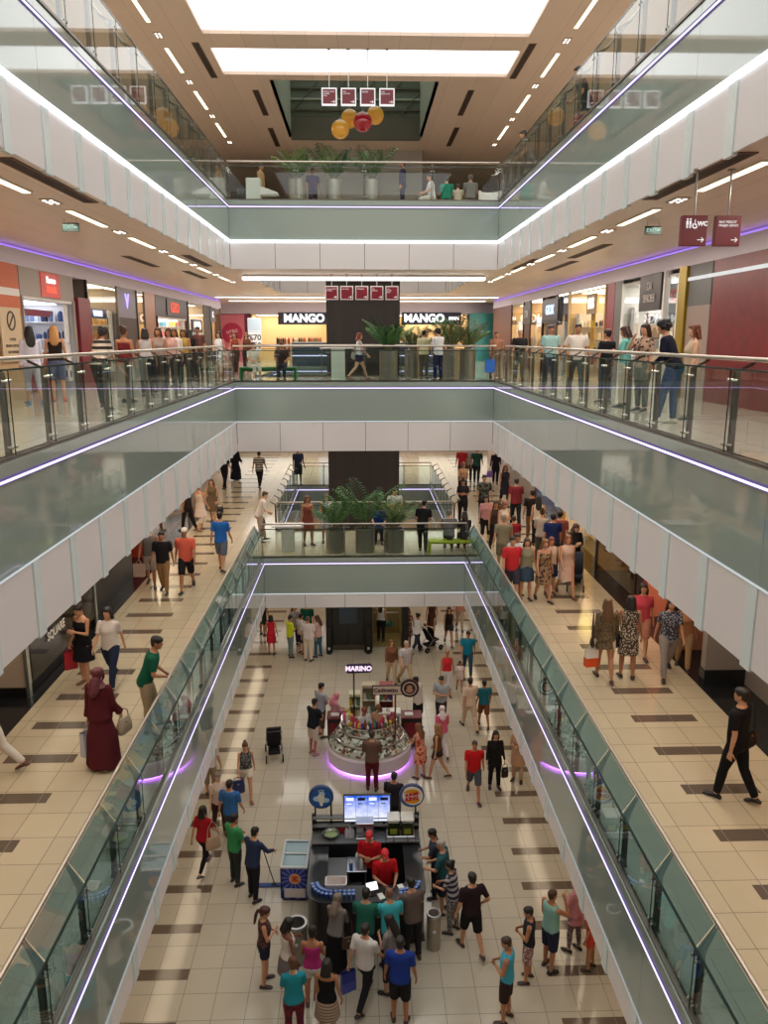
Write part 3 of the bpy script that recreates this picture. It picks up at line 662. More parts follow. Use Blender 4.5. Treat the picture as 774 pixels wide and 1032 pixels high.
solid(1, XR, 22.1, 22.75, Z0, ZT, cm(96, 94, 92, .4)); solid(1, XR, 22.8, 23.5, Z0, ZT, cm(140, 46, 56, .4))
bay(28, 1, XR, 23.6, 27.6, Z0, ZT, W_warm, lit('amber', (1.0, .80, .52), 6.5), 1.7, True, jamb=cm(196, 168, 120, .4))
shop_sign('cream three letter sign on the glass of the amber lit shop', 1, XR-.05, 24.9, ZT-.5, 1.0, .6, cm(150, 128, 96, .5), 'KIS', .42, glow('cream letters', (1, .95, .8), 2.4), .014, .04)
shop_sign('blue white glowing lettering inside the amber lit shop', 1, XR+.5, 24.6, Z0+1.75, 1.6, .3, None, 'CASA', .36, glow('blue white letters', (.75, .82, 1), 2.2), .01, .03, sx=1.3)
root = thing('sale_poster', 'tall yellow banner hanging in the amber lit shop window', 'poster', (XR+.06, 25.0, Z0+1.7), -PI/2); m = MB(); m.box(-.22, .22, 0, .02, -.75, .75); m.build('sheet', cm(240, 190, 30, .5), root); m = MB(); m.box(-.15, .15, -.01, 0, .1, .6); m.box(-.15, .15, -.01, 0, -.6, -.1); m.build('print', cm(200, 140, 20, .5), root)
bay(29, 1, XR, 27.75, 29.4, Z0, ZT, cm(170, 176, 180, .6), L_neut, 1.6, True)
solid(1, XR, 29.5, 31.0, Z0, ZT-.95, cm(58, 34, 36, .4)); solid(1, XR-.05, 28.8, 31.6, ZT-.95, ZT-.1, cm(58, 56, 62, .4), .3)
shop_sign('dark box sign with pale blue glowing letters on the right shops', 1, XR-.1, 30.1, ZT-.52, 2.4, .75, cm(50, 48, 54, .4), 'GEOX', .46, glow('pale blue letters', (.6, .75, 1), 1.6), .012, .06)
bay(30, 1, XR, 31.7, 34.0, Z0, ZT, W_warm, L_warm, 1.6, True, jamb=cm(70, 26, 26, .4)); solid(1, XR, 34.1, 35.2, Z0, ZT, cm(58, 26, 28, .4)); bay(31, 1, XR, 35.4, 38.2, Z0, ZT, W_warm, L_warm, 1.6, True, jamb=cm(70, 26, 26, .4)); solid(1, XR, 38.4, 43.4, Z0, ZT, cm(110, 70, 60, .5))
shop_sign('white lettering inside the warm shop beyond the dark box sign', 1, XR+.2, 32.9, Z0+1.9, 2.2, .5, None, 'LUAN', .5, glow('white letters', (1, .95, .9), 1.6), .014, .03)
shop_sign('dark hanging sign with grey letters over the far right shop', 1, XR-.05, 34.6, ZT-.55, 1.6, .8, cm(60, 50, 52, .4), 'LTB', .4, cm(200, 196, 196, .5), .01, .05)
shop_sign('short white lettering of the furthest right shop', 1, XR+.2, 36.8, Z0+1.8, 1.9, .5, None, 'COX', .5, glow('white letters', (1, .95, .9), 1.6), .014, .03)
for k, (a, b, sd) in enumerate(((18.5, 21.8, 21), (23.9, 27.3, 22), (31.9, 33.8, 23), (35.6, 38.0, 24))):
    shelf_goods('goods shelf in the %s lit shop of the right middle gallery' % ORD[k], 1, XR+.9, a, b, Z0+.3, 4, [(226, 206, 176), (120, 90, 70), (236, 232, 226), (150, 70, 50), (60, 56, 60)], sd, 'clothes displays', True, W=1.4)
# ---- middle gallery, far end
YW = 47.5
def far_bay(n, x0, x1, z0, z1, wall, lamp, depth=2.0):
    m = MB(); m.box(x0, x1, YW+depth, YW+depth+.06, z0, z1); m.box(x0-.05, x0, YW, YW+depth, z0, z1); m.box(x1, x1+.05, YW, YW+depth, z0, z1)
    m.cur = 1; m.box(x0, x1, YW, YW+depth, z1-.06, z1); m.cur = 2; m.box(x0+.2, x1-.2, YW+.4, YW+depth-.3, z1-.085, z1-.06)
    struct('wall_back', m, [wall, M_white, lamp])
M_lilac = cm(214, 206, 224, .5)
struct('wall_back', MB().box(-9.4, 9.4, YW-.1, YW+.2, Z0+2.65, 14.1), M_lilac)
far_bay(40, -6.2, -1.9, Z0, Z0+2.65, W_warm, lit('amber2', (1.0, .80, .56), 6.5)); far_bay(41, 2.2, 6.2, Z0, Z0+2.65, W_warm, lit('amber2', (1.0, .80, .56), 6.5))
struct('wall_back', MB().box(-1.9, 2.2, YW, YW+.2, Z0, Z0+2.65), W_dark)
for x, s in ((-3.25, 'left'), (3.72, 'right')):
    root = thing('shop_sign', 'black shop sign with bold white letters %s of the dark lift tower' % s, 'sign', (x, YW-.12, 13.24)); m = MB(); m.box(-1.45 if s == 'left' else -1.3, 1.45 if s == 'left' else 2.15, -.05, .05, -.34, .34, bev=.01); m.build('board', cm(28, 30, 52, .4), root)
    text_mesh('MANGO', .62, .03, glow('mango white letters', (1, .98, .96), 2.2), 'lettering', root, (.05 if s == 'left' else 0, -.07, 0), bold=.022)
    if s == 'right': text_mesh('MAN', .26, .03, glow('mango white letters', (1, .98, .96), 2.2), 'lettering', root, (1.72, -.07, 0), bold=.01)
struct('trim_12', MB().box(-8.9, -6.35, YW-.12, YW, Z0, Z0+2.62), cm(232, 130, 150, .5)); struct('trim_12', MB().box(-6.62, -6.32, YW-.16, YW, Z0, Z0+2.62), cm(120, 40, 56, .5))
root = thing('wall_poster', 'round maroon badge on the pink wall at the far left', 'sign', (-7.35, YW-.13, Z0+1.55)); m = MB(); m.lathe([(.58, -.0), (.6, .01), (.6, .03)], (0, 0, 0), 28); m.v = [(a, -c, b*.98) for a, b, c in m.v]; m.f = [tuple(reversed(f)) for f in m.f]; m.build('badge', cm(196, 52, 84, .5), root); text_mesh('LITTLE', .22, .01, cm(244, 206, 214, .5), 'lettering', root, (0, -.035, .1), (PI/2, -.2, 0), bold=.005); text_mesh('BIG', .22, .01, cm(244, 206, 214, .5), 'lettering', root, (0, -.035, -.16), (PI/2, -.2, 0), bold=.005)
root = thing('sale_poster', 'white sale board reading 70 and 50 at the left of the far shop', 'poster', (-5.72, 44.6, Z0)); m = MB(); m.box(-.36, .36, 0, .04, .55, 2.35); m.build('sheet', cm(240, 240, 244, .5), root); m = MB(); m.box(-.36, .36, -.005, .0, 1.6, 1.65); m.box(-.34, .34, -.004, 0, 1.68, 2.3); m.build('print', cm(196, 214, 230, .5), root)
text_mesh('%70', .42, .01, cm(40, 38, 44, .5), 'lettering', root, (0, -.01, 1.3), bold=.008); text_mesh('%50', .42, .01, cm(40, 38, 44, .5), 'lettering', root, (0, -.01, .88), bold=.008); m = MB(); m.box(-.3, .3, -.15, .2, 0, .03); m.box(-.02, .02, 0, .04, .03, .6); m.build('foot', M_dsteel, root)
struct('pillar', MB().lathe([(.75, 0), (.75, 2.65)], (7.0, 46.6, Z0), 28), mat('teal painted pillar', srgb(64, 138, 136), .5, noise=.25, nscale=2.5), 40)
struct('wall_back', MB().box(7.8, 9.4, YW-.4, YW, Z0, Z0+2.65), cm(226, 196, 170, .5)); struct('trim_13', MB().box(8.2, 8.5, YW-.5, YW-.4, Z0, Z0+2.65), cm(120, 44, 40, .5))
for k, (x0, x1) in enumerate(((-5.0, -2.2), (2.6, 5.6))):
    R = random.Random(40+k)
    for q in range(3):
        root = thing('clothes_rack', 'clothes rail in the %s far amber window, %s from the left' % (('left', 'right')[k], ORD[q]), 'rack', (x0+(q+.5)*(x1-x0)/3, YW+.9, Z0), 0, 'clothes rails in the far amber windows')
        m = MB(); m.tube([(-.4, 0, 0), (-.4, 0, 1.35), (.4, 0, 1.35), (.4, 0, 0)], .018, 6); m.build('frame', M_steel, root, 40)
        for g in range(7):
            c = R.choice([(60, 40, 40), (150, 60, 50), (206, 190, 170), (46, 50, 80), (120, 90, 60)]); m = MB(); X = -.33+g*.11
            m.rings([[(X+a*.035, b*.2*w, z) for a, b in ((-1, -1), (1, -1), (1, 1), (-1, 1))] for z, w in ((.45, .95), (.9, .85), (1.2, 1.0), (1.3, .3))]); m.build('garment', fabric(*c), root)
# ---- lower gallery
XL1, XR1, ZB = -7.2, 7.55, 8.3
solid(-1, XL1, -3.9, 12.0, G1, ZB, cm(176, 126, 50, .5))
struct('floor', MB().box(-7.5, -6.12, 6, 34, G1-.05, G1+.006), M_granite); struct('floor', MB().box(6.62, 7.9, 6, 34, G1-.05, G1+.006), M_granite)
struct('wall_left', MB().box(-7.2, -6.35, 14.3, 14.5, G1+.2, ZB), cm(196, 176, 156, .6)); struct('baseboard_left', MB().box(-7.2, -6.33, 14.26, 14.5, G1, G1+.2), M_granite)
m = MB(); m.box(-6.36, -6.30, 14.25, 14.36, G1, ZB); m.box(-6.36, -6.3, 18.2, 18.3, G1, ZB); struct('trim_14', m, mat('pale aluminium', srgb(190, 200, 200), .3, .9))
struct('window_50', MB().box(-6.34, -6.325, 14.5, 18.2, G1+.03, ZB), glass('tinted shop glass', (.5, .48, .44), .8))
bay(51, -1, -6.4, 14.6, 18.3, G1, ZB, cm(120, 96, 66, .5), lit('dim amber', (1, .72, .4), 1.6), .8, False)
root = thing('shop_sign', 'two lines of white lettering on the dark shop glass at the left', 'sign', (-6.30, 15.75, G1+.98), PI/2)
for k, t in enumerate(('COST', 'SQUARE')): text_mesh(t, .25, .01, cm(226, 222, 214, .5), 'lettering', root, (0, -.006, .17-k*.34), bold=.006)
solid(-1, -6.5, 18.4, 22.0, G1, ZB, cm(30, 28, 32, .4), .5); bay(52, -1, -6.6, 22.2, 24.2, G1, ZB, cm(170, 60, 46, .5), lit('red amber', (1, .5, .3), 3.0), .8, False)
bay(53, -1, -6.7, 24.4, 30.5, G1, ZB, cm(216, 170, 130, .5), lit('warm low', (1, .78, .5), 4.5), 1.8, True, jamb=cm(120, 60, 46, .4)); solid(-1, -6.8, 30.7, 34, G1, ZB, W_grey); solid(-1, XL1, 34, 43.5, G1, ZB, cm(170, 150, 136, .5))
shelf_goods('wooden goods shelf in the warm lit shop of the left lower gallery', -1, -7.6, 24.8, 30.3, G1+.2, 4, [(206, 130, 90), (226, 196, 160), (120, 50, 40), (236, 220, 200)], 31, 'lower gallery displays', W=1.3)
solid(1, XR1, -3.9, 8.0, G1, ZB, cm(150, 100, 60, .5)); bay(54, 1, XR1, 8.1, 12.0, G1, ZB, cm(196, 120, 60, .5), lit('orange', (1, .6, .25), 3.0), 1.4, True, jamb=cm(110, 70, 46, .5))
solid(1, XR1-.1, 12.1, 13.2, G1, ZB, mat('teal glass wall', srgb(104, 140, 136), .15)); struct('wall_right', MB().box(6.75, 7.55, 14.5, 14.7, G1+.3, ZB), cm(150, 136, 128, .6)); struct('baseboard_right', MB().box(6.73, 7.55, 14.46, 14.7, G1, G1+.3), M_granite)
solid(1, XR1, 13.2, 16.0, G1, ZB, cm(140, 126, 116, .6)); struct('trim_15', MB().box(6.7, 6.85, 16.0, 16.2, G1, ZB), W_dark)
bay(55, 1, 6.9, 16.3, 18.4, G1, ZB, cm(226, 150, 120, .5), lit('red warm', (1, .6, .42), 4.5), 1.4, False, jamb=cm(150, 40, 40, .4)); solid(1, 6.9, 18.5, 19.0, G1, ZB, cm(46, 30, 26, .5))
bay(56, 1, 6.9, 19.1, 22.4, G1, ZB, cm(150, 100, 50, .5), lit('dim amber', (1, .72, .4), 1.6), 1.4, True, jamb=cm(60, 40, 30, .5))
bay(57, 1, 6.95, 22.6, 26.5, G1, ZB, cm(236, 190, 90, .5), lit('yellow', (1, .72, .2), 7.0), 1.4, True, jamb=cm(200, 150, 60, .4)); bay(58, 1, 6.95, 26.8, 31.0, G1, ZB, cm(90, 120, 170, .5), lit('blue', (.5, .7, 1), 3.0), 1.4, True); solid(1, 7.0, 31.2, 43.5, G1, ZB, cm(160, 140, 130, .5))
shelf_goods('yellow lit shelf of packets in the right lower gallery', 1, 8.1, 22.9, 26.2, G1+.2, 4, [(250, 206, 60), (206, 90, 40), (240, 230, 200), (130, 170, 60)], 33, 'lower gallery displays')
root = thing('wall_lamp', 'glowing peach paper lantern in the red framed shop', 'lamp', (7.35, 17.1, G1+1.95)); m = MB(); m.lathe([(.1, -.55), (.24, -.4), (.3, 0), (.24, .4), (.1, .55)], (0, 0, 0), 16); m.build('shade', glow('peach lantern', (1, .52, .26), 1.5), root, 60); m = MB(); m.tube([(0, 0, .54), (0, 0, .9)], .012, 6); m.build('cord', M_black, root)
struct('wall_back', MB().box(-9.4, 9.4, 47.4, 47.6, G1, 8.86), cm(176, 160, 150, .5))
for k, (x0, x1, c, s) in enumerate(((-8.5, -3.5, (1, .95, .85), 2.5), (-2.5, 2.5, (.8, .85, 1), 1.8), (3.5, 8.5, (1, .9, .75), 2.5))):
    struct('window_%d' % (60+k), MB().box(x0, x1, 47.35, 47.4, G1+.3, G1+2.6), glow('lit far shop window %d' % k, c, s*.4))
# ---- ground floor sides and back
struct('wall_left', MB().box(-7.2, -7.0, -3.9, 43, 0, 3.86), cm(190, 170, 150, .6)); struct('wall_right', MB().box(7.0, 7.2, -3.9, 43, 0, 3.86), cm(190, 170, 150, .6)); struct('wall_back', MB().box(-9, 9, 42.8, 43, 0, 3.86), cm(180, 150, 124, .6))
# ---- the dark lift tower
M_tower = plank_mat('dark brown timber tower cladding', srgb(58, 50, 47), .32, .4, 'V', .15)
m = MB(); m.box(-1.22, 1.46, 29.9, 32.2, 3.3, 15.2); struct('pillar', m, M_tower)
m = MB(); 
for x0, x1 in ((-1.4, -1.16), (.1, .42), (1.6, 1.84)): m.box(x0, x1, 29.62, 32.2, 0, 3.3)
m.box(-1.16, .1, 29.62, 32.2, 2.6, 3.3); m.box(.42, 1.6, 29.62, 32.2, 2.6, 3.3); m.cur = 1; m.box(-1.16, .1, 32.0, 32.2, 0, 2.6); m.box(.42, 1.6, 32.0, 32.2, 0, 2.6)
struct('trim_16', m, [M_black, cm(120, 108, 70, .5)])
root = thing('lift_door', 'closed black lift door with a dark screen left of the open lift', 'door', (-.53, 29.95, 0)); m = MB(); m.box(-.62, -.005, 0, .05, .02, 2.55); m.box(.005, .62, 0, .05, .02, 2.55); m.build('leaf', cm(40, 42, 42, .25), root); m = MB(); m.box(-.36, .36, -.03, 0, 1.1, 1.75, bev=.01); m.build('screen', cm(50, 66, 80, .15), root)
m = MB(); m.box(-.62, .62, -.04, .0, .02, .22); m.build('threshold', M_dsteel, root)
root = thing('lift_car', 'open lift with an olive lit interior and a woman inside', 'lift', (1.01, 30.2, 0)); m = MB(); m.box(-.58, .58, 1.5, 1.55, .02, 2.5); m.box(-.58, -.55, 0, 1.5, .02, 2.5); m.box(.55, .58, 0, 1.5, .02, 2.5); m.box(-.58, .58, 0, 1.5, 0, .02); m.build('cabin', cm(150, 132, 84, .4), root)
m = MB(); m.box(-.4, .4, .3, 1.2, 2.47, 2.5); m.build('lamp', lit('lift', (1, .9, .7), 3.0), root); m = MB(); m.tube([(-.5, 1.42, .95), (.5, 1.42, .95)], .02, 8); m.build('handrail', M_steel, root)
for x in (-1.28, .26, 1.72):
    root = thing('lift_post', 'black post with white call button plate, %s of the lift openings' % {-1.28: 'left', .26: 'between', 1.72: 'right'}[x], 'post', (x, 29.5, 0)); m = MB(); m.box(-.09, .09, -.06, .06, 0, 1.1, bev=.02); m.build('body', M_black, root); m = MB(); m.box(-.04, .04, -.07, -.06, .2, .3); m.build('plate', cm(210, 210, 206, .4), root)
# ================================================================ burger kiosk on the ground floor
M_kblack = cm(30, 30, 33, .35); M_kgrey = cm(104, 106, 108, .4); M_inox = mat('kiosk stainless steel', srgb(186, 188, 190), .28, .9); M_cupblue = cm(46, 72, 150, .5)
KX, KY = .06, 15.45                                                  # kiosk centre; front 14.05, back 16.85
K = thing('burger_kiosk', 'black burger kiosk with a lit menu screen and two round signs on posts', 'kiosk', (KX, KY, 0))
m = MB(); m.box(-1.2, 1.2, -1.3, .9, 0, .03); m.build('platform', cm(52, 52, 54, .6), K)
def rrect(x0, x1, y0, y1, r, z, n=6, back=0.02):                     # front corners rounded
    P = []
    for cx, cy, rr, a0 in ((x1-r, y0+r, r, -90), (x1-back, y1-back, back, 0), (x0+back, y1-back, back, 90), (x0+r, y0+r, r, 180)):
        for k in range(n+1): a = math.radians(a0+90*k/n); P.append((cx+rr*math.cos(a), cy+rr*math.sin(a), z))
    return P
# U-shaped counter: outer skin and inner skin joined over the worktop
def ucounter(z0, z1, ox, iw):
    m = MB(); o = [(x, y) for x, y, z in rrect(-1.2-ox, 1.2+ox, -1.42-ox, .42, .42, 0)]
    i = [(x, y) for x, y, z in rrect(-1.2+iw, 1.2-iw, -1.42+iw+.1, .42, .15, 0)]
    n = len(o); vs = [(x, y, z) for z in (z0, z1) for x, y in o]+[(x, y, z) for z in (z0, z1) for x, y in i]; fs = []
    for a in range(n):
        b = (a+1) % n
        fs += [(a, b, b+n, a+n), (2*n+b, 2*n+a, 3*n+a, 3*n+b), (n+a, n+b, 3*n+b, 3*n+a), (b, a, 2*n+a, 2*n+b)]
    m.add(vs, fs); return m
ucounter(.03, 1.02, 0, .30).build('counter', M_kblack, K, 40)
ucounter(1.02, 1.06, .03, .38).build('worktop', cm(44, 46, 50, .18), K, 40)
m = MB(); m.box(-1.2, 1.2, .40, .90, .03, 1.1, bev=.01); m.build('back_counter', M_kblack, K)
m = MB(); m.box(-1.22, 1.22, .38, .92, 1.1, 1.14, bev=.008); m.build('worktop', M_kgrey, K)
for z in (1.3, 1.5): m = MB(); m.box(-1.2, 1.2, .72, .9, z, z+.02); m.build('shelf', M_kgrey, K)
m = MB(); m.box(-1.22, -1.16, .84, .9, 1.14, 1.56); m.box(1.16, 1.22, .84, .9, 1.14, 1.56); m.box(-1.2, 1.2, .88, .9, 1.14, 1.35); m.build('shelf_frame', M_kblack, K)
for x in (-1.14, -.78, .78, 1.14):
    m = MB(); m.tube([(x, .86, 1.14), (x, .86, 1.85 if abs(x) > 1 else 2.0)], .02, 8); m.build('post', M_kblack, K)
for x in (-.3, .42): m = MB(); m.box(x-.02, x+.02, .82, .88, 1.3, 1.6); m.build('bracket', M_kblack, K)
scr = MB(); scr.box(-.5, .58, .74, .80, 1.41, 2.10, bev=.012); so = scr.build('menu_screen', M_kblack, K)
def screen_mat():
    m = bpy.data.materials.new('lit menu picture'); m.use_nodes = True; nt = m.node_tree; nt.nodes.clear(); w = NT(nt)
    tc = nt.nodes.new('ShaderNodeTexCoord'); sp = nt.nodes.new('ShaderNodeSeparateXYZ'); nt.links.new(tc.outputs['Object'], sp.inputs[0])
    n = nt.nodes.new('ShaderNodeTexNoise'); n.inputs['Scale'].default_value = 9; n.inputs['Detail'].default_value = 3; nt.links.new(tc.outputs['Object'], n.inputs['Vector'])
    v = w.m('ADD', w.m('MULTIPLY', w.m('SUBTRACT', 2.12, sp.outputs[2]), 1.3), w.m('MULTIPLY', n.outputs['Fac'], .7))
    c = w.mix(w.m('MULTIPLY', w.m('SUBTRACT', v, .38), 1.35), (.02, .12, .75), (.8, .84, 1.0))
    c = w.mix(w.m('MULTIPLY', w.m('GREATER_THAN', n.outputs['Fac'], .66), w.m('LESS_THAN', sp.outputs[2], 1.6)), c, (.9, .08, .2))
    e = nt.nodes.new('ShaderNodeEmission'); e.inputs[1].default_value = 1.1; o = nt.nodes.new('ShaderNodeOutputMaterial'); nt.links.new(c, e.inputs[0]); nt.links.new(e.outputs[0], o.inputs[0]); return m
SM = screen_mat()
for k in range(4):
    m = MB(); x0 = -.475+k*.2575; m.box(x0, x0+.252, .734, .741, 1.435, 2.075); m.build('menu_picture', SM, so)
    m = MB(); m.box(x0+.04, x0+.21, .729, .734, 1.96, 2.03); m.box(x0+.05, x0+.16, .729, .734, 1.87, 1.89); m.build('caption', glow('screen caption', (.9, .95, 1), 1.2) if k % 2 == 0 else cm(24, 40, 70, .4), so)
def disc(x, y, z, r, name, faces, rim):
    m = MB(); R = []
    for rr, yy in ((r*.94, -.05), (r, -.04), (r, .04), (r*.94, .05)): R.append([(x+rr*math.cos(2*PI*k/32), y+yy, z+rr*math.sin(2*PI*k/32)) for k in range(32)])
    m.rings(R); o = m.build(name, rim, K, 40); return o
def flat_disc(m, x, y, z, rx, rz, n=28, a0=0, a1=2*PI):
    m.add([(x+rx*math.cos(a0+(a1-a0)*k/n), y, z+rz*math.sin(a0+(a1-a0)*k/n)) for k in range(n)], [tuple(range(n))])
d = disc(1.05, .82, 2.02, .28, 'round_sign', None, cm(60, 70, 110, .4)); y = .82-.053
m = MB(); flat_disc(m, 1.05, y, 2.02, .25, .25); m.build('face', cm(240, 238, 232, .4), d)
m = MB(); P = [(1.05+.18*math.cos(a), y-.003, 2.10+.10*math.sin(a)) for a in [PI*k/12 for k in range(13)]]; m.add(P, [tuple(range(13))]); P = [(1.05+.18*math.cos(a), y-.003, 1.94+.10*math.sin(a)) for a in [PI+PI*k/12 for k in range(13)]]; m.add(P, [tuple(range(13))]); m.build('bun', cm(232, 160, 40, .4), d)
m = MB(); n = 16
for k in range(n):
    a, b = PI*(.75+1.0*k/n), PI*(.75+1.0*(k+1)/n); q = lambda t, r: (1.05+r*.94*math.cos(t), y-.004, 2.02+r*.94*math.sin(t)); w = .012+.03*math.sin(PI*k/n)
    m.add([q(a, .262), q(a, .262-w), q(b, .262-w), q(b, .262)], [(0, 1, 2, 3)])
m.build('swoosh', cm(30, 70, 160, .4), d)
text_mesh('BURGER', .082, .006, cm(200, 30, 30, .4), 'lettering', d, (1.05, y-.006, 2.07), (PI/2, -.18, 0), bold=.006); text_mesh('KING', .12, .006, cm(200, 30, 30, .4), 'lettering', d, (1.05, y-.006, 1.965), (PI/2, -.18, 0), bold=.008)
d = disc(-1.0, .82, 2.02, .28, 'round_sign', None, cm(46, 74, 120, .4))
m = MB(); flat_disc(m, -1.0, y, 2.02, .24, .24); m.build('face', cm(40, 96, 170, .4), d)
m = MB(); flat_disc(m, -1.06, y-.003, 2.0, .12, .07); flat_disc(m, -.9, y-.0035, 1.96, .09, .06); flat_disc(m, -.98, y-.004, 2.12, .07, .05); m.build('cloud', cm(190, 216, 236, .4), d)
m = MB(); m.add([(-1.02, y-.006, 1.82), (-.97, y-.006, 1.82), (-.93, y-.006, 1.99), (-1.06, y-.006, 1.99)], [(0, 1, 2, 3)]); flat_disc(m, -1.0, y-.0055, 2.04, .08, .08); m.build('ice_cream', cm(236, 232, 220, .4), d); text_mesh('ICE', .09, .006, cm(226, 236, 244, .4), 'lettering', d, (-1.0, y-.006, 2.19))
# goods of the kiosk
def cups(x, y, z, n, nx, lbl, grp, col, sp=.085, rz=0):
    for k in range(n):
        r = thing('paper_cup', lbl, 'cup', (x+(k % nx)*sp, y+(k//nx)*sp, z), 0, grp)
        m = MB(); m.lathe([(.026, 0), (.036, .10), (.038, .105), (.034, .105), (.026, .02)], (0, 0, 0), 12); m.build('cup', col[k % len(col)], r, 50)
        m = MB(); m.lathe([(.039, .103), (.039, .112), (.03, .118), (.012, .118)], (0, 0, 0), 12); m.build('lid', cm(226, 230, 238, .4), r, 50)
CB = [cm(60, 90, 170, .5), cm(40, 66, 140, .5), cm(150, 176, 220, .5)]
P0 = [(math.cos(math.radians(a))*r-.72, math.sin(math.radians(a))*r-.92) for r in (.3, .4) for a in range(192, 272, 13)]
CUPS = 0
def one_cup(x, y, lbl, grp):
    global CUP
    if 'CUP' not in globals():
        r = thing('paper_cup', lbl, 'cup', (x, y, 1.062), 0, grp); m = MB(); m.lathe([(.026, 0), (.036, .10), (.038, .105), (.034, .105), (.026, .02)], (0, 0, 0), 12); m.build('cup_wall', CB[0], r, 50)
        m = MB(); m.lathe([(.039, .103), (.039, .112), (.03, .118), (.012, .118)], (0, 0, 0), 12); m.build('lid', cm(110, 140, 206, .4), r, 50); CUP = r; return r
    return copy_thing(CUP, (x, y, 1.062), 0, lbl, grp)
for x, y_ in P0: one_cup(KX+x, KY+y_, 'small blue lidded cup in the rows on the left front corner of the kiosk', 'cups on the left kiosk corner')
for r in range(2):
    for k in range(5): one_cup(KX-.62+k*.09, KY-1.33+r*.1, 'small blue lidded cup in front of the white tub on the kiosk', 'cups along the kiosk front')
for x, y_ in P0: one_cup(KX-x-.02, KY+y_, 'small blue lidded cup in the rows on the right front corner of the kiosk', 'cups on the right kiosk corner')
t = thing('storage_tub', 'white plastic tub standing on the left of the kiosk counter', 'tub', (KX-.62, KY-1.04, 1.062)); m = MB()
R = [ell2(0, 0, z, a, b, 20) for z, a, b in ((0, .21, .125), (.17, .245, .155), (.2, .26, .17), (.2, .235, .145), (.03, .2, .115))]
R = [[(max(-a*.86, min(a*.86, x*1.25)), max(-b*.86, min(b*.86, y*1.25)), z) for x, y, z in r] for r, (a, b) in zip(R, ((.21, .125), (.245, .155), (.26, .17), (.235, .145), (.2, .115)))]
m.rings(R); m.build('tub_body', cm(216, 206, 204, .4), t, 50)
# drinks machine with two dark tanks
t = thing('juice_dispenser', 'steel juice dispenser with two glass tanks at the back right of the kiosk', 'dispenser', (KX+.78, KY+.60, 1.14)); m = MB(); m.box(-.32, .32, -.2, .2, 0, .12, bev=.015); m.box(-.32, .32, -.26, -.2, 0, .03); m.build('base', M_inox, t)
for k, x in enumerate((-.155, .155)):
    m = MB(); m.box(x-.135, x+.135, -.18, .16, .12, .46, bev=.02); m.build('tank', mat('tank glass', srgb(48, 56, 30), .08, coat=.8), t); m = MB(); m.box(x-.08, x+.08, -.187, -.18, .17, .3); m.build('label', cm(150, 160, 60, .4), t)
    m = MB(); m.box(x-.145, x+.145, -.19, .17, .46, .52, bev=.02); m.build('lid', cm(226, 224, 216, .4), t); m = MB(); m.tube([(x, -.2, .11), (x, -.26, .1), (x, -.26, .04)], .015, 8); m.build('tap', M_inox, t)
t = thing('coffee_machine', 'steel machine with a spout in the middle of the kiosk back counter', 'machine', (KX-.02, KY+.60, 1.14)); m = MB(); m.box(-.2, .2, -.16, .18, 0, .06, bev=.01); m.box(-.2, .2, .02, .18, .06, .36, bev=.015); m.box(-.2, .2, -.14, .18, .30, .42, bev=.015); m.build('body', M_inox, t); m = MB(); m.tube([(0, -.08, .3), (0, -.08, .22)], .03, 10); m.tube([(0, -.08, .24), (0, -.2, .235)], .012, 8); m.build('spout', M_kblack, t)
for k, (dx, c, h) in enumerate(((-.30, (206, 206, 214), .3), (-.38, (206, 206, 214), .26), (-.24, (186, 190, 200), .24))):
    t = thing('bottle', ['tall pale bottle left of the coffee machine', 'pale bottle beside the mixing bowl', 'short pale bottle next to the coffee machine'][k], 'bottle', (KX+dx-.05, KY+.58, 1.14)); m = MB(); m.lathe([(.04, 0), (.042, h*.65), (.018, h*.82), (.018, h)], (0, 0, 0), 14); m.build('glass_body', cm(*c, .2), t, 50); m = MB(); m.lathe([(.02, h), (.02, h+.03)], (0, 0, 0), 12); m.build('cap', cm(60, 60, 70, .4), t)
t = thing('mixing_bowl', 'wide steel bowl on the left of the kiosk back counter', 'bowl', (KX-.78, KY+.60, 1.14)); m = MB(); m.lathe([(.08, 0), (.17, .08), (.19, .12), (.18, .12), (.16, .085), (.07, .015)], (0, 0, 0), 24); m.build('bowl_wall', M_inox, t, 60); m = MB(); m.lathe([(.16, .07), (.1, .1), (.01, .11)], (0, 0, 0), 20); m.build('filling', cm(150, 170, 120, .6), t, 60)
t = thing('red_crate', 'red plastic crate behind the steel bowl', 'crate', (KX-.5, KY+.78, 1.14)); m = MB(); m.box(-.14, .14, -.07, .07, 0, .02); m.box(-.14, .14, -.07, -.055, 0, .15); m.box(-.14, .14, .055, .07, 0, .15); m.box(-.14, -.125, -.07, .07, 0, .15); m.box(.125, .14, -.07, .07, 0, .15); m.build('crate_wall', cm(150, 32, 30, .5), t)
t = thing('work_cabinet', 'low grey cabinet standing inside the left of the kiosk', 'cabinet', (KX-.66, KY-.18, .03)); m = MB(); m.box(-.24, .24, -.3, .38, .05, .84, bev=.01); m.build('body', cm(120, 122, 124, .4), t); m = MB(); m.box(-.25, .25, -.31, .39, .84, .87, bev=.005); m.build('top', M_kgrey, t)
for k in range(2): m = MB(); m.box(.24, .256, -.26+k*.32, .04+k*.32, .1, .8); d = m.build('door', cm(132, 134, 136, .4), t); m = MB(); m.tube([(.272, -.02+k*.12, .4), (.272, -.02+k*.12, .56)], .008, 6); m.build('handle', M_inox, d)
for k in range(4): m = MB(); m.box(-.22+(k % 2)*.40, -.18+(k % 2)*.40, -.28+(k//2)*.6, -.24+(k//2)*.6, 0, .05); m.build('foot', M_kblack, t)
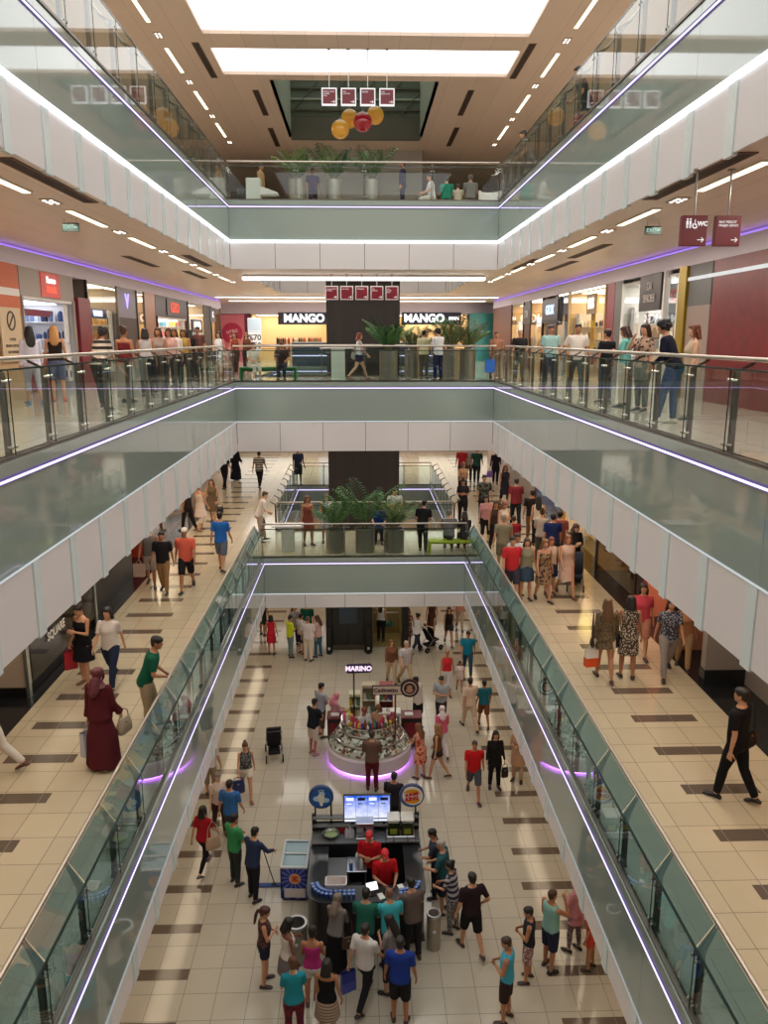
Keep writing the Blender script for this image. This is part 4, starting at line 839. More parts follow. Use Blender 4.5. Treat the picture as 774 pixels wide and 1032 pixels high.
t = thing('prep_table', 'steel table with bottles and a cloth in the middle of the kiosk', 'table', (KX-.2, KY-.12, .03)); m = MB(); m.box(-.22, .22, -.2, .3, .86, .9, bev=.008); m.build('tabletop', M_inox, t); m = MB(); m.box(-.2, .2, -.18, .28, .25, .27); m.build('shelf', M_inox, t)
for x in (-.19, .19):
    for y_ in (-.17, .27): m = MB(); m.box(x-.015, x+.015, y_-.015, y_+.015, 0, .86); m.build('leg', M_inox, t)
for k, (dx, dy, c) in enumerate(((-.2, .3, (60, 110, 170)), (-.08, .55, (200, 206, 214)), (.02, .35, (206, 210, 216)))):
    b = thing('squeeze_bottle', ['blue squeeze bottle on the kiosk table', 'white squeeze bottle at the back of the kiosk table', 'white squeeze bottle on the right of the kiosk table'][k], 'bottle', (KX+dx-.12, KY+dy-.57, .93)); m = MB(); m.lathe([(.038, 0), (.04, .15), (.03, .18)], (0, 0, 0), 12); m.build('bottle_body', cm(*c, .4), b, 50); m = MB(); m.lathe([(.03, .18), (.008, .25)], (0, 0, 0), 12); m.build('nozzle', cm(226, 226, 230, .4), b, 50)
t = thing('payment_tablet', 'bright white lit tablet held up on the kiosk front counter', 'tablet', (KX+.12, KY-1.22, 1.062), .3); m = MB(); m.lathe([(.07, 0), (.07, .012), (.015, .02)], (0, 0, 0), 16); m.tube([(0, 0, .015), (0, .03, .12)], .012, 8); m.build('stand', M_kblack, t)
mt = Matrix.Translation((0, .02, .17)) @ Matrix.Rotation(-.9, 4, 'X'); m = MB(); m.box(-.13, .13, -.008, .008, -.09, .09, mt, .004); m.build('case', M_kblack, t); m = MB(); m.box(-.115, .115, -.012, -.008, -.078, .078, mt); m.build('screen', glow('tablet light', (.9, .95, 1), 1.4), t)
for k, (x, y_) in enumerate(((.05, -1.28), (.72, -1.02))):
    t = thing('receipt_paper', ['white receipt on the middle of the kiosk counter', 'white sheet of paper at the right of the kiosk counter'][k], 'paper', (KX+x+.25*(1-k), KY+y_, 1.061), .4); m = MB(); m.add([(-.06, -.09, 0), (.06, -.09, .004), (.06, .09, .0), (-.06, .09, .008), (-.06, -.09, .002), (.06, -.09, .006), (.06, .09, .002), (-.06, .09, .01)], [(3, 2, 1, 0), (4, 5, 6, 7), (0, 1, 5, 4), (1, 2, 6, 5), (2, 3, 7, 6), (3, 0, 4, 7)]); m.build('sheet', cm(236, 236, 232, .6), t)
# ice cream freezer
t = thing('ice_cream_freezer', 'blue chest freezer with sloping glass lids left of the kiosk', 'freezer', (-1.50, 15.72, 0), -.06)
m = MB(); hull = [(-.29, -.30, .06), (.29, -.30, .06), (.29, .42, .06), (-.29, .42, .06)]; 
m.rings([hull, [(x, y_, .80 if y_ < 0 else 1.0) for x, y_, z in hull]]); 
def rays():
    m_ = bpy.data.materials.new('blue ray print'); m_.use_nodes = True; nt = m_.node_tree; w = NT(nt); b = nt.nodes['Principled BSDF']; tc = nt.nodes.new('ShaderNodeTexCoord'); sp = nt.nodes.new('ShaderNodeSeparateXYZ'); nt.links.new(tc.outputs['Object'], sp.inputs[0])
    a = w.m('ARCTAN2', w.m('SUBTRACT', sp.outputs[2], .56), sp.outputs[0]); f = w.m('GREATER_THAN', w.m('FRACT', w.m('MULTIPLY', a, 14/(2*PI))), .62)
    nt.links.new(w.mix(f, srgb(30, 30, 120), srgb(80, 110, 206)), b.inputs['Base Color']); b.inputs['Roughness'].default_value = .35; return m_
m.build('body', rays(), t)
m = MB(); m.box(-.27, .27, -.28, .40, 0, .06); m.build('plinth', M_kblack, t)
m = MB(); m.box(-.22, .24, -.312, -.30, .1, .32, bev=.004); m.build('grille_panel', cm(206, 200, 198, .4), t)
m = MB(); flat_disc(m, .02, -.304, .56, .13, .13); m.build('badge', cm(222, 170, 130, .4), t); m = MB(); flat_disc(m, .02, -.306, .605, .085, .035); flat_disc(m, .02, -.306, .51, .085, .035); m.build('bun', cm(214, 110, 60, .4), t)
text_mesh('BK', .09, .004, cm(190, 40, 30, .4), 'lettering', t, (.02, -.309, .56), bold=.004)
mt = Matrix.Translation((0, -.30, .80)) @ Matrix.Rotation(math.atan2(.2, .72), 4, 'X'); LN = math.hypot(.2, .72)
m = MB(); m.box(-.3, .3, 0, .05, 0, .05, mt); m.box(-.3, .3, LN-.05, LN, 0, .05, mt); m.box(-.3, -.25, .05, LN-.05, 0, .05, mt); m.box(.25, .3, .05, LN-.05, 0, .05, mt); m.box(-.25, .25, LN/2-.02, LN/2+.02, 0, .055, mt); m.build('lid_frame', cm(186, 190, 194, .35), t)
for k in range(2): m = MB(); m.box(-.25, .25, .05+k*LN*.45, LN*.48+k*LN*.44, .02, .03, mt); m.build('glass_lid', mat('freezer glass', srgb(92, 128, 134), .05, coat=.7), t)
for x in (-.3, .26): m = MB(); m.box(x, x+.04, -.3, -.26, .06, .8); m.build('corner_post', cm(40, 40, 110, .4), t)
# mop, bins, pushchairs
t = thing('flat_mop', 'flat blue dust mop with a dark handle pushed by the cleaner', 'mop', (-2.02, 15.95, 0), .0); m = MB(); m.box(-.36, .30, -.07, .07, 0, .035, bev=.015); m.build('mop_head', cm(60, 84, 140, .8), t); m = MB(); m.tube([(.0, 0, .035), (.0, 0, .07), (-.2, -.18, 1.06)], .013, 8); m.build('handle', cm(60, 60, 64, .4), t); m = MB(); m.box(-.06, .06, -.03, .03, .03, .06); m.build('bracket', M_kblack, t)
def bin_(label, x, y_, r, h, body):
    t = thing('litter_bin', label, 'bin', (x, y_, 0), 0, None); m = MB(); m.lathe([(r*.97, .0), (r, .02), (r, h-.06), (r*1.06, h-.05), (r*1.06, h), (r*.8, h), (r*.78, h-.06), (r*.7, h-.3), (.01, h-.3)], (0, 0, 0), 28); m.build('drum', body, t, 40)
    m = MB(); m.lathe([(r*1.07, h-.045), (r*1.09, h-.02), (r*1.05, h+.006), (r*.82, h+.006), (r*.80, h-.02)], (0, 0, 0), 28, cap=False); m.build('rim', M_inox, t, 60); m = MB(); m.box(-.03, .03, -r-.012, -r+.01, h*.55, h*.62); m.build('badge', cm(206, 206, 206, .3), t)
bin_('round steel litter bin with a bright rim at the left front of the kiosk', -1.32, 13.72, .2, .86, mat('bin steel', srgb(150, 146, 140), .32, .8)); bin_('plain beige cylinder bin at the right front of the kiosk', 1.42, 13.98, .14, .8, mat('bin beige', srgb(170, 160, 146), .4, .3))
def pushchair(label, x, y_, rz, z=0, s=1.0, col=(34, 32, 36)):
    t = thing('pushchair', label, 'pushchair', (x, y_, z), rz); t.scale = (s, s, s); F = fabric(*col); Fr = mat('pushchair frame', srgb(150, 150, 156), .3, .8)
    for sx_ in (-.22, .22):
        m = MB(); m.tube([(sx_, .32, .12), (sx_, -.05, .5), (sx_, -.42, 1.02)], .013, 8); m.tube([(sx_, -.36, .12), (sx_, -.05, .5)], .013, 8); m.tube([(sx_, -.05, .5), (sx_, .22, .48)], .011, 8); m.build('frame', Fr, t, 40)
    m = MB(); m.tube([(-.22, -.42, 1.02), (-.2, -.47, 1.04), (.2, -.47, 1.04), (.22, -.42, 1.02)], .017, 8); m.build('handle', M_kblack, t, 40)
    m = MB(); P = [(-.12, .34, .40), (.20, .36, .40), (.0, .28, .44), (-.10, .5, .5), (-.3, .95, .9)]; m.rings([[(-.19, .26, .42), (.19, .26, .42), (.19, .26, .47), (-.19, .26, .47)], [(-.2, -.08, .38), (.2, -.08, .38), (.2, -.06, .45), (-.2, -.06, .45)], [(-.19, -.3, .86), (.19, -.3, .86), (.19, -.25, .9), (-.19, -.25, .9)]]); m.build('seat', F, t)
    m = MB(); R = []
    for k in range(7): a = math.radians(-10+k*22); R.append([(-.21, -.22+.3*math.cos(a)*-.0+.32*math.sin(a)-.1, .72+.36*math.cos(a)), (.21, -.32+.32*math.sin(a), .72+.36*math.cos(a)), (.21, -.32+.30*math.sin(a), .72+.34*math.cos(a)), (-.21, -.32+.30*math.sin(a), .72+.34*math.cos(a))])
    m.rings(R); m.build('hood', F, t, 50)
    m = MB(); m.box(-.17, .17, -.3, .1, .2, .3, bev=.03); m.build('basket', F, t)
    for sx_ in (-.24, .24):
        for yy in (.32, -.36):
            m = MB(); R = [[(sx_+dx, yy+r*math.cos(2*PI*k/18), .115+r*math.sin(2*PI*k/18)) for k in range(18)] for dx, r in ((-.02, .08), (-.02, .11), (.02, .11), (.02, .08))]; m.rings(R); w_ = m.build('wheel', cm(28, 28, 30, .7), t, 40); m = MB(); m.tube([(sx_-.024, yy, .115), (sx_+.024, yy, .115)], .03, 10); m.build('hub', Fr, w_, 40)
    return t
pushchair('empty black pushchair standing alone left of the corn kiosk', -2.62, 21.7, .15)
pushchair('dark pushchair pushed by the woman in white near the lifts', 2.75, 29.85, -1.0)
pushchair('dark pushchair held by the woman in the black gown', 5.82, 20.65, 2.9, G1, .9, (46, 50, 60))
# ================================================================ round corn and sweets kiosk
QX, QY = .2, 21.55
Q = thing('sweets_kiosk', 'round white kiosk with three tiers of glass sweet trays and violet light underneath', 'kiosk', (QX, QY, 0))
A0, A1 = math.radians(-205), math.radians(25); NA = 48
def arc(prof, name, mtl, smooth=40, a0=A0, a1=A1):
    m = MB(); R = [[(r*math.cos(a0+(a1-a0)*k/NA), r*math.sin(a0+(a1-a0)*k/NA), z) for r, z in prof] for k in range(NA+1)]; m.rings(R); return m.build(name, mtl, Q, smooth)
arc([(.95, 0), (1.10, 0), (1.10, .07), (1.22, .10), (1.24, .5), (1.2, .55), (.95, .55)], 'base', cm(226, 214, 226, .35))
arc([(1.10, .02), (1.125, .02), (1.125, .065), (1.10, .065)], 'floor_light', glow('violet floor light', (.45, .16, 1.0), 14.0))
M_tray = bpy.data.materials.new('sweets in trays'); M_tray.use_nodes = True; _n = M_tray.node_tree; _b = _n.nodes['Principled BSDF']; _v = _n.nodes.new('ShaderNodeTexVoronoi'); _v.inputs['Scale'].default_value = 13; _t = _n.nodes.new('ShaderNodeTexCoord'); _r = _n.nodes.new('ShaderNodeValToRGB'); _h = _n.nodes.new('ShaderNodeSeparateColor')
_n.links.new(_t.outputs['Object'], _v.inputs['Vector']); _n.links.new(_v.outputs['Color'], _h.inputs[0]); _n.links.new(_h.outputs[0], _r.inputs[0]); _n.links.new(_r.outputs[0], _b.inputs['Base Color']); _b.inputs['Roughness'].default_value = .4
_r.color_ramp.interpolation = 'CONSTANT'; _r.color_ramp.elements[0].color = (*srgb(60, 58, 52), 1); _r.color_ramp.elements[1].position = .8; _r.color_ramp.elements[1].color = (*srgb(236, 232, 220), 1)
for _p, _c in ((.2, (206, 200, 186)), (.4, (110, 84, 66)), (.55, (150, 160, 150)), (.7, (196, 120, 96))): _e = _r.color_ramp.elements.new(_p); _e.color = (*srgb(*_c), 1); M_chrome = mat('bright chrome trim', srgb(214, 214, 212), .12, 1.0)
for k, (r, z) in enumerate(((1.20, .56), (1.03, .80), (.86, 1.04))):
    arc([(r-.26, z), (r, z), (r, z+.05), (r-.26, z+.05)], 'trim', M_chrome)
    arc([(r-.25, z+.05), (r-.03, z+.05), (r-.15, z+.2), (r-.25, z+.2)], 'sweet_tray', M_tray)
    arc([(r-.0, z+.06), (r+.008, z+.06), (r-.10, z+.225), (r-.112, z+.225)], 'curved_glass', glass('curved tray glass', (.94, .96, .96), .8))
arc([(.5, 1.26), (.82, 1.26), (.82, 1.30), (.5, 1.30)], 'top_ledge', M_chrome)
M_sw = [cm(*c, .5) for c in ((206, 60, 80), (226, 190, 70), (236, 226, 214), (90, 130, 90), (150, 80, 50), (60, 70, 140), (214, 120, 150))]
R_ = random.Random(9); n_ = 0
for k in range(56):                                                  # bags and boxes of sweets along the top ledge
    a = math.radians(-200+k*220/56); r = R_.choice((.58, .66, .74)); h = R_.uniform(.08, .24)
    t = thing('sweets_bag', 'small colourful packet in the ring along the top ledge of the sweets kiosk', 'packet', (QX+r*math.cos(a), QY+r*math.sin(a), 1.301), a, 'packets along the sweets kiosk ledge'); m = MB(); w = R_.uniform(.03, .045)
    m.rings([[(x*w*q, y_*w*.8*q2, z) for x, y_ in ((-1, -1), (1, -1), (1, 1), (-1, 1))] for z, q, q2 in ((0, .9, .9), (h*.2, 1.1, 1.1), (h*.8, 1, .8), (h, 1, .15))]); m.build('packet', R_.choice(M_sw), t)
# middle cabinets with jars and corn cups
for k, (x, y_, w, h, c) in enumerate(((-.42, .62, .34, 1.72, (214, 206, 170)), (.0, .82, .4, 1.9, (196, 180, 150)), (.52, .72, .4, 1.95, (150, 60, 56)))):
    t = thing('display_cabinet', ['cream cabinet of jars at the left middle of the sweets kiosk', 'beige cabinet of cups at the back of the sweets kiosk', 'dark red topped cabinet at the right middle of the sweets kiosk'][k], 'cabinet', (QX+x, QY+y_, 0)); m = MB(); m.box(-w/2, w/2, -.14, .14, 0, 1.0, bev=.01); m.build('body', cm(*c, .5), t)
    m = MB(); m.box(-w/2, -w/2+.02, -.14, .14, 1.0, h); m.box(w/2-.02, w/2, -.14, .14, 1.0, h); m.box(-w/2, w/2, .12, .14, 1.0, h); m.box(-w/2, w/2, -.15, .15, h, h+.08); m.build('frame', cm(*c, .5), t)
    for q in range(2):
        z = 1.02+q*(h-1)/2; m = MB(); m.box(-w/2, w/2, -.13, .12, z, z+.015); m.build('shelf_board', M_white, t)
        for u in range(3): m = MB(); m.lathe([(.045, z+.016), (.05, z+.15), (.03, z+.2), (.03, z+.22)], (-w/3+u*w/3, -.04, 0), 12); m.build('jar', M_sw[(u+q+k) % 7], t, 50)
t = thing('counter_canopy', 'white rounded counter hood with a glass case in the sweets kiosk', 'counter', (QX+.62, QY+.2, 0)); m = MB(); m.box(-.34, .3, -.16, .16, 0, 1.35, bev=.02); m.build('body', cm(226, 222, 216, .4), t); m = MB(); m.box(-.36, .32, -.18, .18, 1.35, 1.41, bev=.02); m.build('top', cm(240, 238, 232, .3), t)
m = MB(); m.box(-.3, .26, -.165, -.16, 1.05, 1.3); m.build('glass_panel', cm(120, 150, 150, .1), t)
for x, y_, s in ((-.95, .75, 'left'), (1.28, .72, 'right')):
    t = thing('serving_cart', 'black serving cart with a dark red top at the %s of the sweets kiosk' % s, 'cart', (QX+x, QY+y_, 0)); m = MB(); m.box(-.3, .3, -.24, .24, .1, .98, bev=.02); m.build('body', cm(30, 28, 30, .4), t); m = MB(); m.box(-.32, .32, -.26, .26, .98, 1.02, bev=.01); m.build('top', cm(110, 26, 34, .4), t); m = MB(); m.box(-.2, .05, -.15, .05, 1.02, 1.06, bev=.005); m.build('tray', cm(220, 216, 210, .4), t)
    m = MB(); m.box(-.24, .24, -.246, -.24, .3, .85); m.build('front_panel', cm(126, 24, 34, .4), t)
    for wx in (-.24, .24):
        for wy in (-.18, .18): m = MB(); m.tube([(wx-.015, wy, .05), (wx+.015, wy, .05)], .05, 12); m.build('wheel', M_kblack, t, 40)
t = thing('shop_sign', 'cream sign board with a round dark emblem over the sweets kiosk', 'sign', (.84, 20.95, 2.42)); M_cb = cm(206, 186, 174, .5); M_cbr = cm(60, 30, 30, .5)
m = MB(); m.box(-.56, .42, -.02, .02, -.15, .15, bev=.01); m.build('board', M_cbr, t); m = MB(); m.box(-.53, .40, -.024, -.02, -.12, .12); m.build('face', M_cb, t); text_mesh('Cadinetto', .17, .008, M_cbr, 'lettering', t, (-.17, -.028, 0), bold=.004)
m = MB(); R = [[(.50+r*math.cos(2*PI*k/28), yy, .05+r*math.sin(2*PI*k/28)) for k in range(28)] for r, yy in ((.25, -.03), (.27, -.02), (.27, .03), (.25, .04))]; m.rings(R); e = m.build('emblem', M_cbr, t, 40); m = MB(); flat_disc(m, .5, -.034, .05, .2, .2); m.build('ring', M_cb, e); m = MB(); flat_disc(m, .5, -.037, .05, .17, .17); m.build('disc', M_cbr, e); m = MB(); flat_disc(m, .5, -.04, .0, .10, .07); flat_disc(m, .5, -.04, .1, .08, .05); m.build('mark', cm(190, 140, 116, .5), e)
m = MB(); m.tube([(.1, .03, -.15), (.1, .03, -2.42)], .025, 8); m.build('pole', cm(120, 50, 46, .4), t)
t = thing('shop_sign', 'dark violet sign with pink white letters on a pole above the sweets kiosk', 'sign', (-.12, 22.0, 2.62)); m = MB(); m.prism([(.36-.08*(1-math.cos(a)) if False else x, z) for x, z, a in [(-.36, -.1, 0), (-.3, -.15, 0), (.36, -.13, 0), (.42, -.07, 0), (.42, .09, 0), (.36, .15, 0), (-.3, .13, 0), (-.36, .08, 0)]], .05); m.build('board', cm(44, 26, 70, .4), t)
text_mesh('MARINO', .2, .01, glow('pink white letters', (1, .78, .95), 1.0), 'lettering', t, (.02, -.01, 0), bold=.012); m = MB(); m.tube([(-.12, .03, -.12), (-.12, .03, -2.62)], .022, 8); m.build('pole', M_kblack, t)
# ================================================================ people: one continuous body per pose, clothes fitted over it
# local frame: the person faces +y, feet at z=0, nominal height 1.74
def rotx(a): return Matrix.Rotation(a, 3, 'X')
def R3(ax, a): return Matrix.Rotation(a, 3, ax)
D2R = PI/180
POSES = {  # hip flex l/r, knee l/r, leg spread, arm (shoulder flex, abduct, elbow bend, inward twist) l/r, torso lean, head pitch, head yaw
 'stand':   dict(h=(2, -2), k=(3, 3), s=4, L=(4, 9, 12, 0), R=(2, 9, 14, 0)),
 'relax':   dict(h=(9, -3), k=(10, 2), s=5, L=(8, 10, 20, 10), R=(-4, 11, 16, 0), yaw=12),
 'walk':    dict(h=(26, -20), k=(8, 22), s=3, L=(-20, 8, 14, 0), R=(22, 8, 24, 5), lean=2),
 'walkb':   dict(h=(-18, 24), k=(26, 6), s=3, L=(20, 9, 22, 5), R=(-18, 9, 12, 0), lean=2),
 'stroll':  dict(h=(15, -12), k=(6, 16), s=3, L=(-10, 9, 14, 0), R=(10, 9, 18, 5)),
 'hands':   dict(h=(3, -2), k=(4, 3), s=4, L=(10, 9, 96, 46), R=(12, 9, 102, 46), head=16),
 'phone':   dict(h=(6, -2), k=(6, 3), s=4, L=(14, 10, 104, 36), R=(4, 9, 14, 0), head=20),
 'drink':   dict(h=(2, -3), k=(3, 3), s=5, L=(6, 10, 18, 0), R=(52, 14, 118, 22)),
 'carry':   dict(h=(18, -14), k=(8, 18), s=3, L=(-2, 8, 8, 0), R=(10, 9, 22, 5)),
 'carrys':  dict(h=(5, -5), k=(4, 5), s=4, L=(-2, 8, 8, 0), R=(10, 9, 22, 5)),
 'hip':     dict(h=(14, -14), k=(6, 22), s=4, L=(-8, 12, 26, 0), R=(-18, 26, 74, 40)),
 'lean':    dict(h=(16, 2), k=(6, 4), s=5, L=(16, 12, 66, 26), R=(22, 12, 74, 30), lean=20, head=10),
 'push':    dict(h=(20, -16), k=(8, 22), s=3, L=(42, 8, 46, 6), R=(42, 8, 46, 6), lean=6),
 'mop':     dict(h=(6, -4), k=(6, 4), s=6, L=(24, 12, 62, 40), R=(40, 18, 36, 16), lean=8, head=14),
 'sit':     dict(h=(86, 84), k=(84, 88), s=7, L=(26, 10, 62, 20), R=(26, 10, 62, 20), lean=8, head=8, sit=1),
 'counter': dict(h=(3, -2), k=(4, 3), s=5, L=(26, 10, 62, 26), R=(20, 10, 78, 34), lean=7, head=12),
}
def build_frame(pose, sex):
    """joint positions for a pose"""
    P = POSES[pose]; f = sex == 'f'; J = {}
    lean = -P.get('lean', 0)*D2R
    hipz = 0.915; T, S = 0.43, 0.42
    hx, shx = (.092, .172) if f else (.09, .198)
    J['pelvis'] = Vector((0, 0, hipz+.03)); TL = rotx(lean); J['TL'] = TL
    def tor(x, y, z): return J['pelvis']+TL @ Vector((x, y, z-hipz-.03))
    J['tor'] = tor
    for i, s in enumerate((-1, 1)):                                  # -1 = person's left (x<0) when facing +y
        k = 'L' if s < 0 else 'R'
        a = P['h'][i]*D2R; sp = P['s']*D2R
        hip = Vector((s*hx, 0, hipz)); d = R3('Y', -s*sp*.5) @ rotx(a) @ Vector((0, 0, -1))
        knee = hip+d*T; d2 = R3('Y', -s*sp*.35) @ rotx(a-P['k'][i]*D2R) @ Vector((0, 0, -1)); ank = knee+d2*S
        J['hip'+k], J['knee'+k], J['ank'+k] = hip, knee, ank
        ft = a-P['k'][i]*D2R; ft = ft*.5 if not P.get('sit') else 0
        J['toe'+k] = ank+R3('Z', -s*.18) @ (rotx(ft) @ Vector((0, .17, -.055)))
        J['heel'+k] = ank+R3('Z', -s*.18) @ (rotx(ft) @ Vector((0, -.055, -.055)))
        fl, ab, el, tw = [v*D2R for v in P[k]]
        sh = tor(s*shx, -.01, 1.412); B = TL @ R3('Y', -s*ab) @ rotx(fl)
        ua = B @ Vector((0, 0, -1)); elb = sh+ua*.285
        fa = (B @ R3('Z', s*tw) @ rotx(el)) @ Vector((0, 0, -1)); wr = elb+fa*.245
        J['sh'+k], J['elb'+k], J['wr'+k] = sh, elb, wr; J['fa'+k] = fa
        side = B @ R3('Z', s*tw) @ Vector((s, 0, 0)); J['hs'+k] = side
        J['hand'+k] = wr+fa*.10
    low = min(J['toeL'].z, J['toeR'].z, J['heelL'].z, J['heelR'].z)
    J['drop'] = -(low-.02)
    HM = TL @ R3('Z', -P.get('yaw', 0)*D2R) @ rotx(-P.get('head', 4)*D2R-lean*.6)
    nb = tor(0, -.012, 1.50); J['neck'] = nb; J['HM'] = HM
    J['hd'] = lambda x, y, z: nb+HM @ Vector((x, y, z-1.50))
    return J
def ell(c, rx, ry, M=None, n=20, pw=1.0):
    out = []
    for k in range(n):
        a = 2*PI*k/n; v = Vector((math.copysign(abs(math.cos(a))**pw, math.cos(a))*rx, math.copysign(abs(math.sin(a))**pw, math.sin(a))*ry, 0))
        out.append(tuple(c+(M @ v if M is not None else v)))
    return out
TOR_M = [(.80, .10, .085, .0), (.85, .150, .108, -.006), (.91, .168, .118, -.010), (.98, .166, .112, -.004), (1.08, .150, .100, .004), (1.18, .158, .106, .004), (1.28, .176, .115, .0), (1.36, .186, .112, -.006), (1.42, .178, .094, -.012), (1.46, .115, .072, -.014), (1.49, .062, .060, -.014)]
TOR_F = [(.80, .105, .09, .0), (.85, .158, .115, -.010), (.91, .180, .126, -.016), (.98, .168, .112, -.008), (1.08, .132, .092, .002), (1.18, .138, .098, .006), (1.27, .152, .124, .016), (1.34, .158, .110, .004), (1.41, .152, .084, -.010), (1.45, .100, .066, -.012), (1.49, .052, .054, -.012)]
def torso_rings(J, sex, z0, z1, inf, n=20, hang=0.0, flare=0.0):
    T = TOR_F if sex == 'f' else TOR_M; R = []
    zs = [z0]+[t[0] for t in T if z0+.01 < t[0] < z1-.01]+[z1]
    wmax = 0
    for z in zs:
        for a, b in zip(T, T[1:]):
            if a[0] <= z <= b[0]:
                u = (z-a[0])/(b[0]-a[0]); v = [a[i]*(1-u)+b[i]*u for i in range(4)]; break
        else: v = list(T[0] if z < T[0][0] else T[-1])
        rx, ry = v[1]+inf, v[2]+inf
        if hang and z < 1.25: rx, ry = max(rx, (.15 if sex == 'f' else .165)+inf+hang*(1.25-z)), max(ry, .108+inf+hang*(1.25-z))
        R.append(ell(J['tor'](0, v[3], z), rx, ry, J['TL'], n, .88))
    return R
def limb(mb, pts, rs, n=12, sub=3):
    P, Q = [], []
    for i in range(len(pts)-1):
        for s in range(sub):
            u = s/sub; P.append(pts[i].lerp(pts[i+1], u)); Q.append(rs[i]*(1-u)+rs[i+1]*u)
    P.append(pts[-1]); Q.append(rs[-1]); mb.tube(P, Q, n)
def ball_(mb, c, r, n=10, m=6): mb.sphere(tuple(c), r, n, m)
def lerp(a, b, t): return a.lerp(b, t)
def leg_pts(J, k, inf, stop=1.0, sex='m'):
    hip, knee, ank = J['hip'+k], J['knee'+k], J['ank'+k]; g = 1.06 if sex == 'f' else 1.0
    prof = [(0, .088*g), (.22, .084*g), (.5, .055), (.62, .056), (.72, .052), (.95, .036), (1.0, .036)]
    def at(u): return lerp(hip, knee, u*2) if u < .5 else lerp(knee, ank, u*2-1)
    P, Q = [], []
    for u, r in prof:
        if u <= stop+1e-6: P.append(at(u)); Q.append(r+inf)
        else:
            seg = [(a, b) for a, b in zip(prof, prof[1:]) if a[0] < stop < b[0]]
            if seg:
                (u0, r0), (u1, r1) = seg[0]; P.append(at(stop)); Q.append(r0+(r1-r0)*(stop-u0)/(u1-u0)+inf)
            break
    return P, Q
def arm_pts(J, k, inf, stop=1.0, sex='m'):
    sh, el, wr = J['sh'+k], J['elb'+k], J['wr'+k]; g = .84 if sex == 'f' else 1.0
    pts = [sh, lerp(sh, el, .3), lerp(sh, el, .7), el, lerp(el, wr, .3), wr]; rs = [.056*g, .05*g, .042*g, .039*g, .038*g, .025*g]; us = [0, .16, .37, .53, .67, 1.0]
    P, Q = [], []
    for p, r, u in zip(pts, rs, us):
        if u <= stop+.01: P.append(p); Q.append(r+inf)
    return P, Q
HEAD = [(1.500, .048, .050, -.012), (1.535, .050, .062, .004), (1.555, .056, .078, .018), (1.58, .064, .090, .014), (1.61, .070, .096, .008), (1.645, .075, .099, .0), (1.68, .076, .100, -.004), (1.705, .071, .094, -.006), (1.725, .056, .076, -.008), (1.738, .032, .044, -.009), (1.742, .008, .01, -.009)]
def head_rings(J, inf=0, z0=0, n=18):
    return [ell(J['hd'](0, y, z+inf*.6*(1 if z > 1.7 else 0)), rx+inf, ry+inf, J['HM'], n) for z, rx, ry, y in HEAD if z >= z0]
def body_mb(pose, sex):
    J = build_frame(pose, sex); m = MB()
    m.rings(torso_rings(J, sex, .80, 1.49, 0)); ball_(m, J['tor'](0, 0, .885), .08)
    m.tube([J['tor'](0, -.016, 1.43), J['neck'], J['hd'](0, .0, 1.57)], [.066, .056, .052] if sex == 'm' else [.056, .047, .045], 12)
    m.rings(head_rings(J))
    h = J['hd']
    m.rings([[tuple(h(x, .100+dy, z)) for x, dy in ((-w, -.02), (w, -.02), (w*.7, o), (-w*.7, o))] for z, w, o in ((1.655, .009, .0), (1.628, .013, .014), (1.612, .017, .022), (1.602, .013, .004))])   # nose
    m.rings([[tuple(h(x, .088+dy, z)) for x, dy in ((-.024, 0), (.024, 0), (.016, .017), (-.016, .017))] for z in (1.573, 1.588)])       # mouth
    m.sphere(tuple(h(0, .085, 1.548)), .022, 8, 6)                                                                            # chin
    for s in (-1, 1):
        m.rings([ell(h(s*(.070+d), -.008, 1.625), .018, .030, J['HM'] @ R3('Y', PI/2) @ R3('Z', PI/2), 8) for d in (-.006, .016)])       # ears
        k = 'L' if s < 0 else 'R'
        P, Q = leg_pts(J, k, 0, 1, sex); limb(m, P, Q, 12, 3); ball_(m, J['knee'+k], .056)
        foot(m, J, k, 0)
        P, Q = arm_pts(J, k, 0, 1, sex); limb(m, P, Q, 10, 2); ball_(m, J['elb'+k], .039 if sex == 'm' else .033); ball_(m, J['sh'+k], .054 if sex == 'm' else .045)
        fa, sd = J['fa'+k], J['hs'+k]; nr = fa.cross(sd)
        m.rings([ell(J['wr'+k]+fa*t, a, b, Matrix((nr, sd, fa)).transposed(), 10) for t, a, b in ((-.02, .024, .021), (.02, .032, .019), (.055, .040, .017), (.09, .040, .014), (.1, .034, .010))])
    return m, J
def foot(m, J, k, inf, sole=False):
    a, t, hl = J['ank'+k], J['toe'+k], J['heel'+k]; d = (t-hl).normalized(); x = Vector((d.y, -d.x, 0)).normalized(); u = x.cross(d)
    R = []
    for f_, w, hh in ((-.03, .022, .03), (.0, .034, .045), (.08, .036, .055), (.15, .044, .042), (.2, .046, .03), (.235, .036, .022), (.25, .016, .012)):
        c = hl+d*(f_-.0)*.96
        R.append([tuple(c+x*((w+inf)*math.cos(2*PI*q/10))+u*(-.014-inf+(hh+inf)*(1+math.sin(2*PI*q/10))*.55)) for q in range(10)])
    m.rings(R); m.tube([a, hl+d*.05+u*.02], [.037+inf, .036+inf], 10)
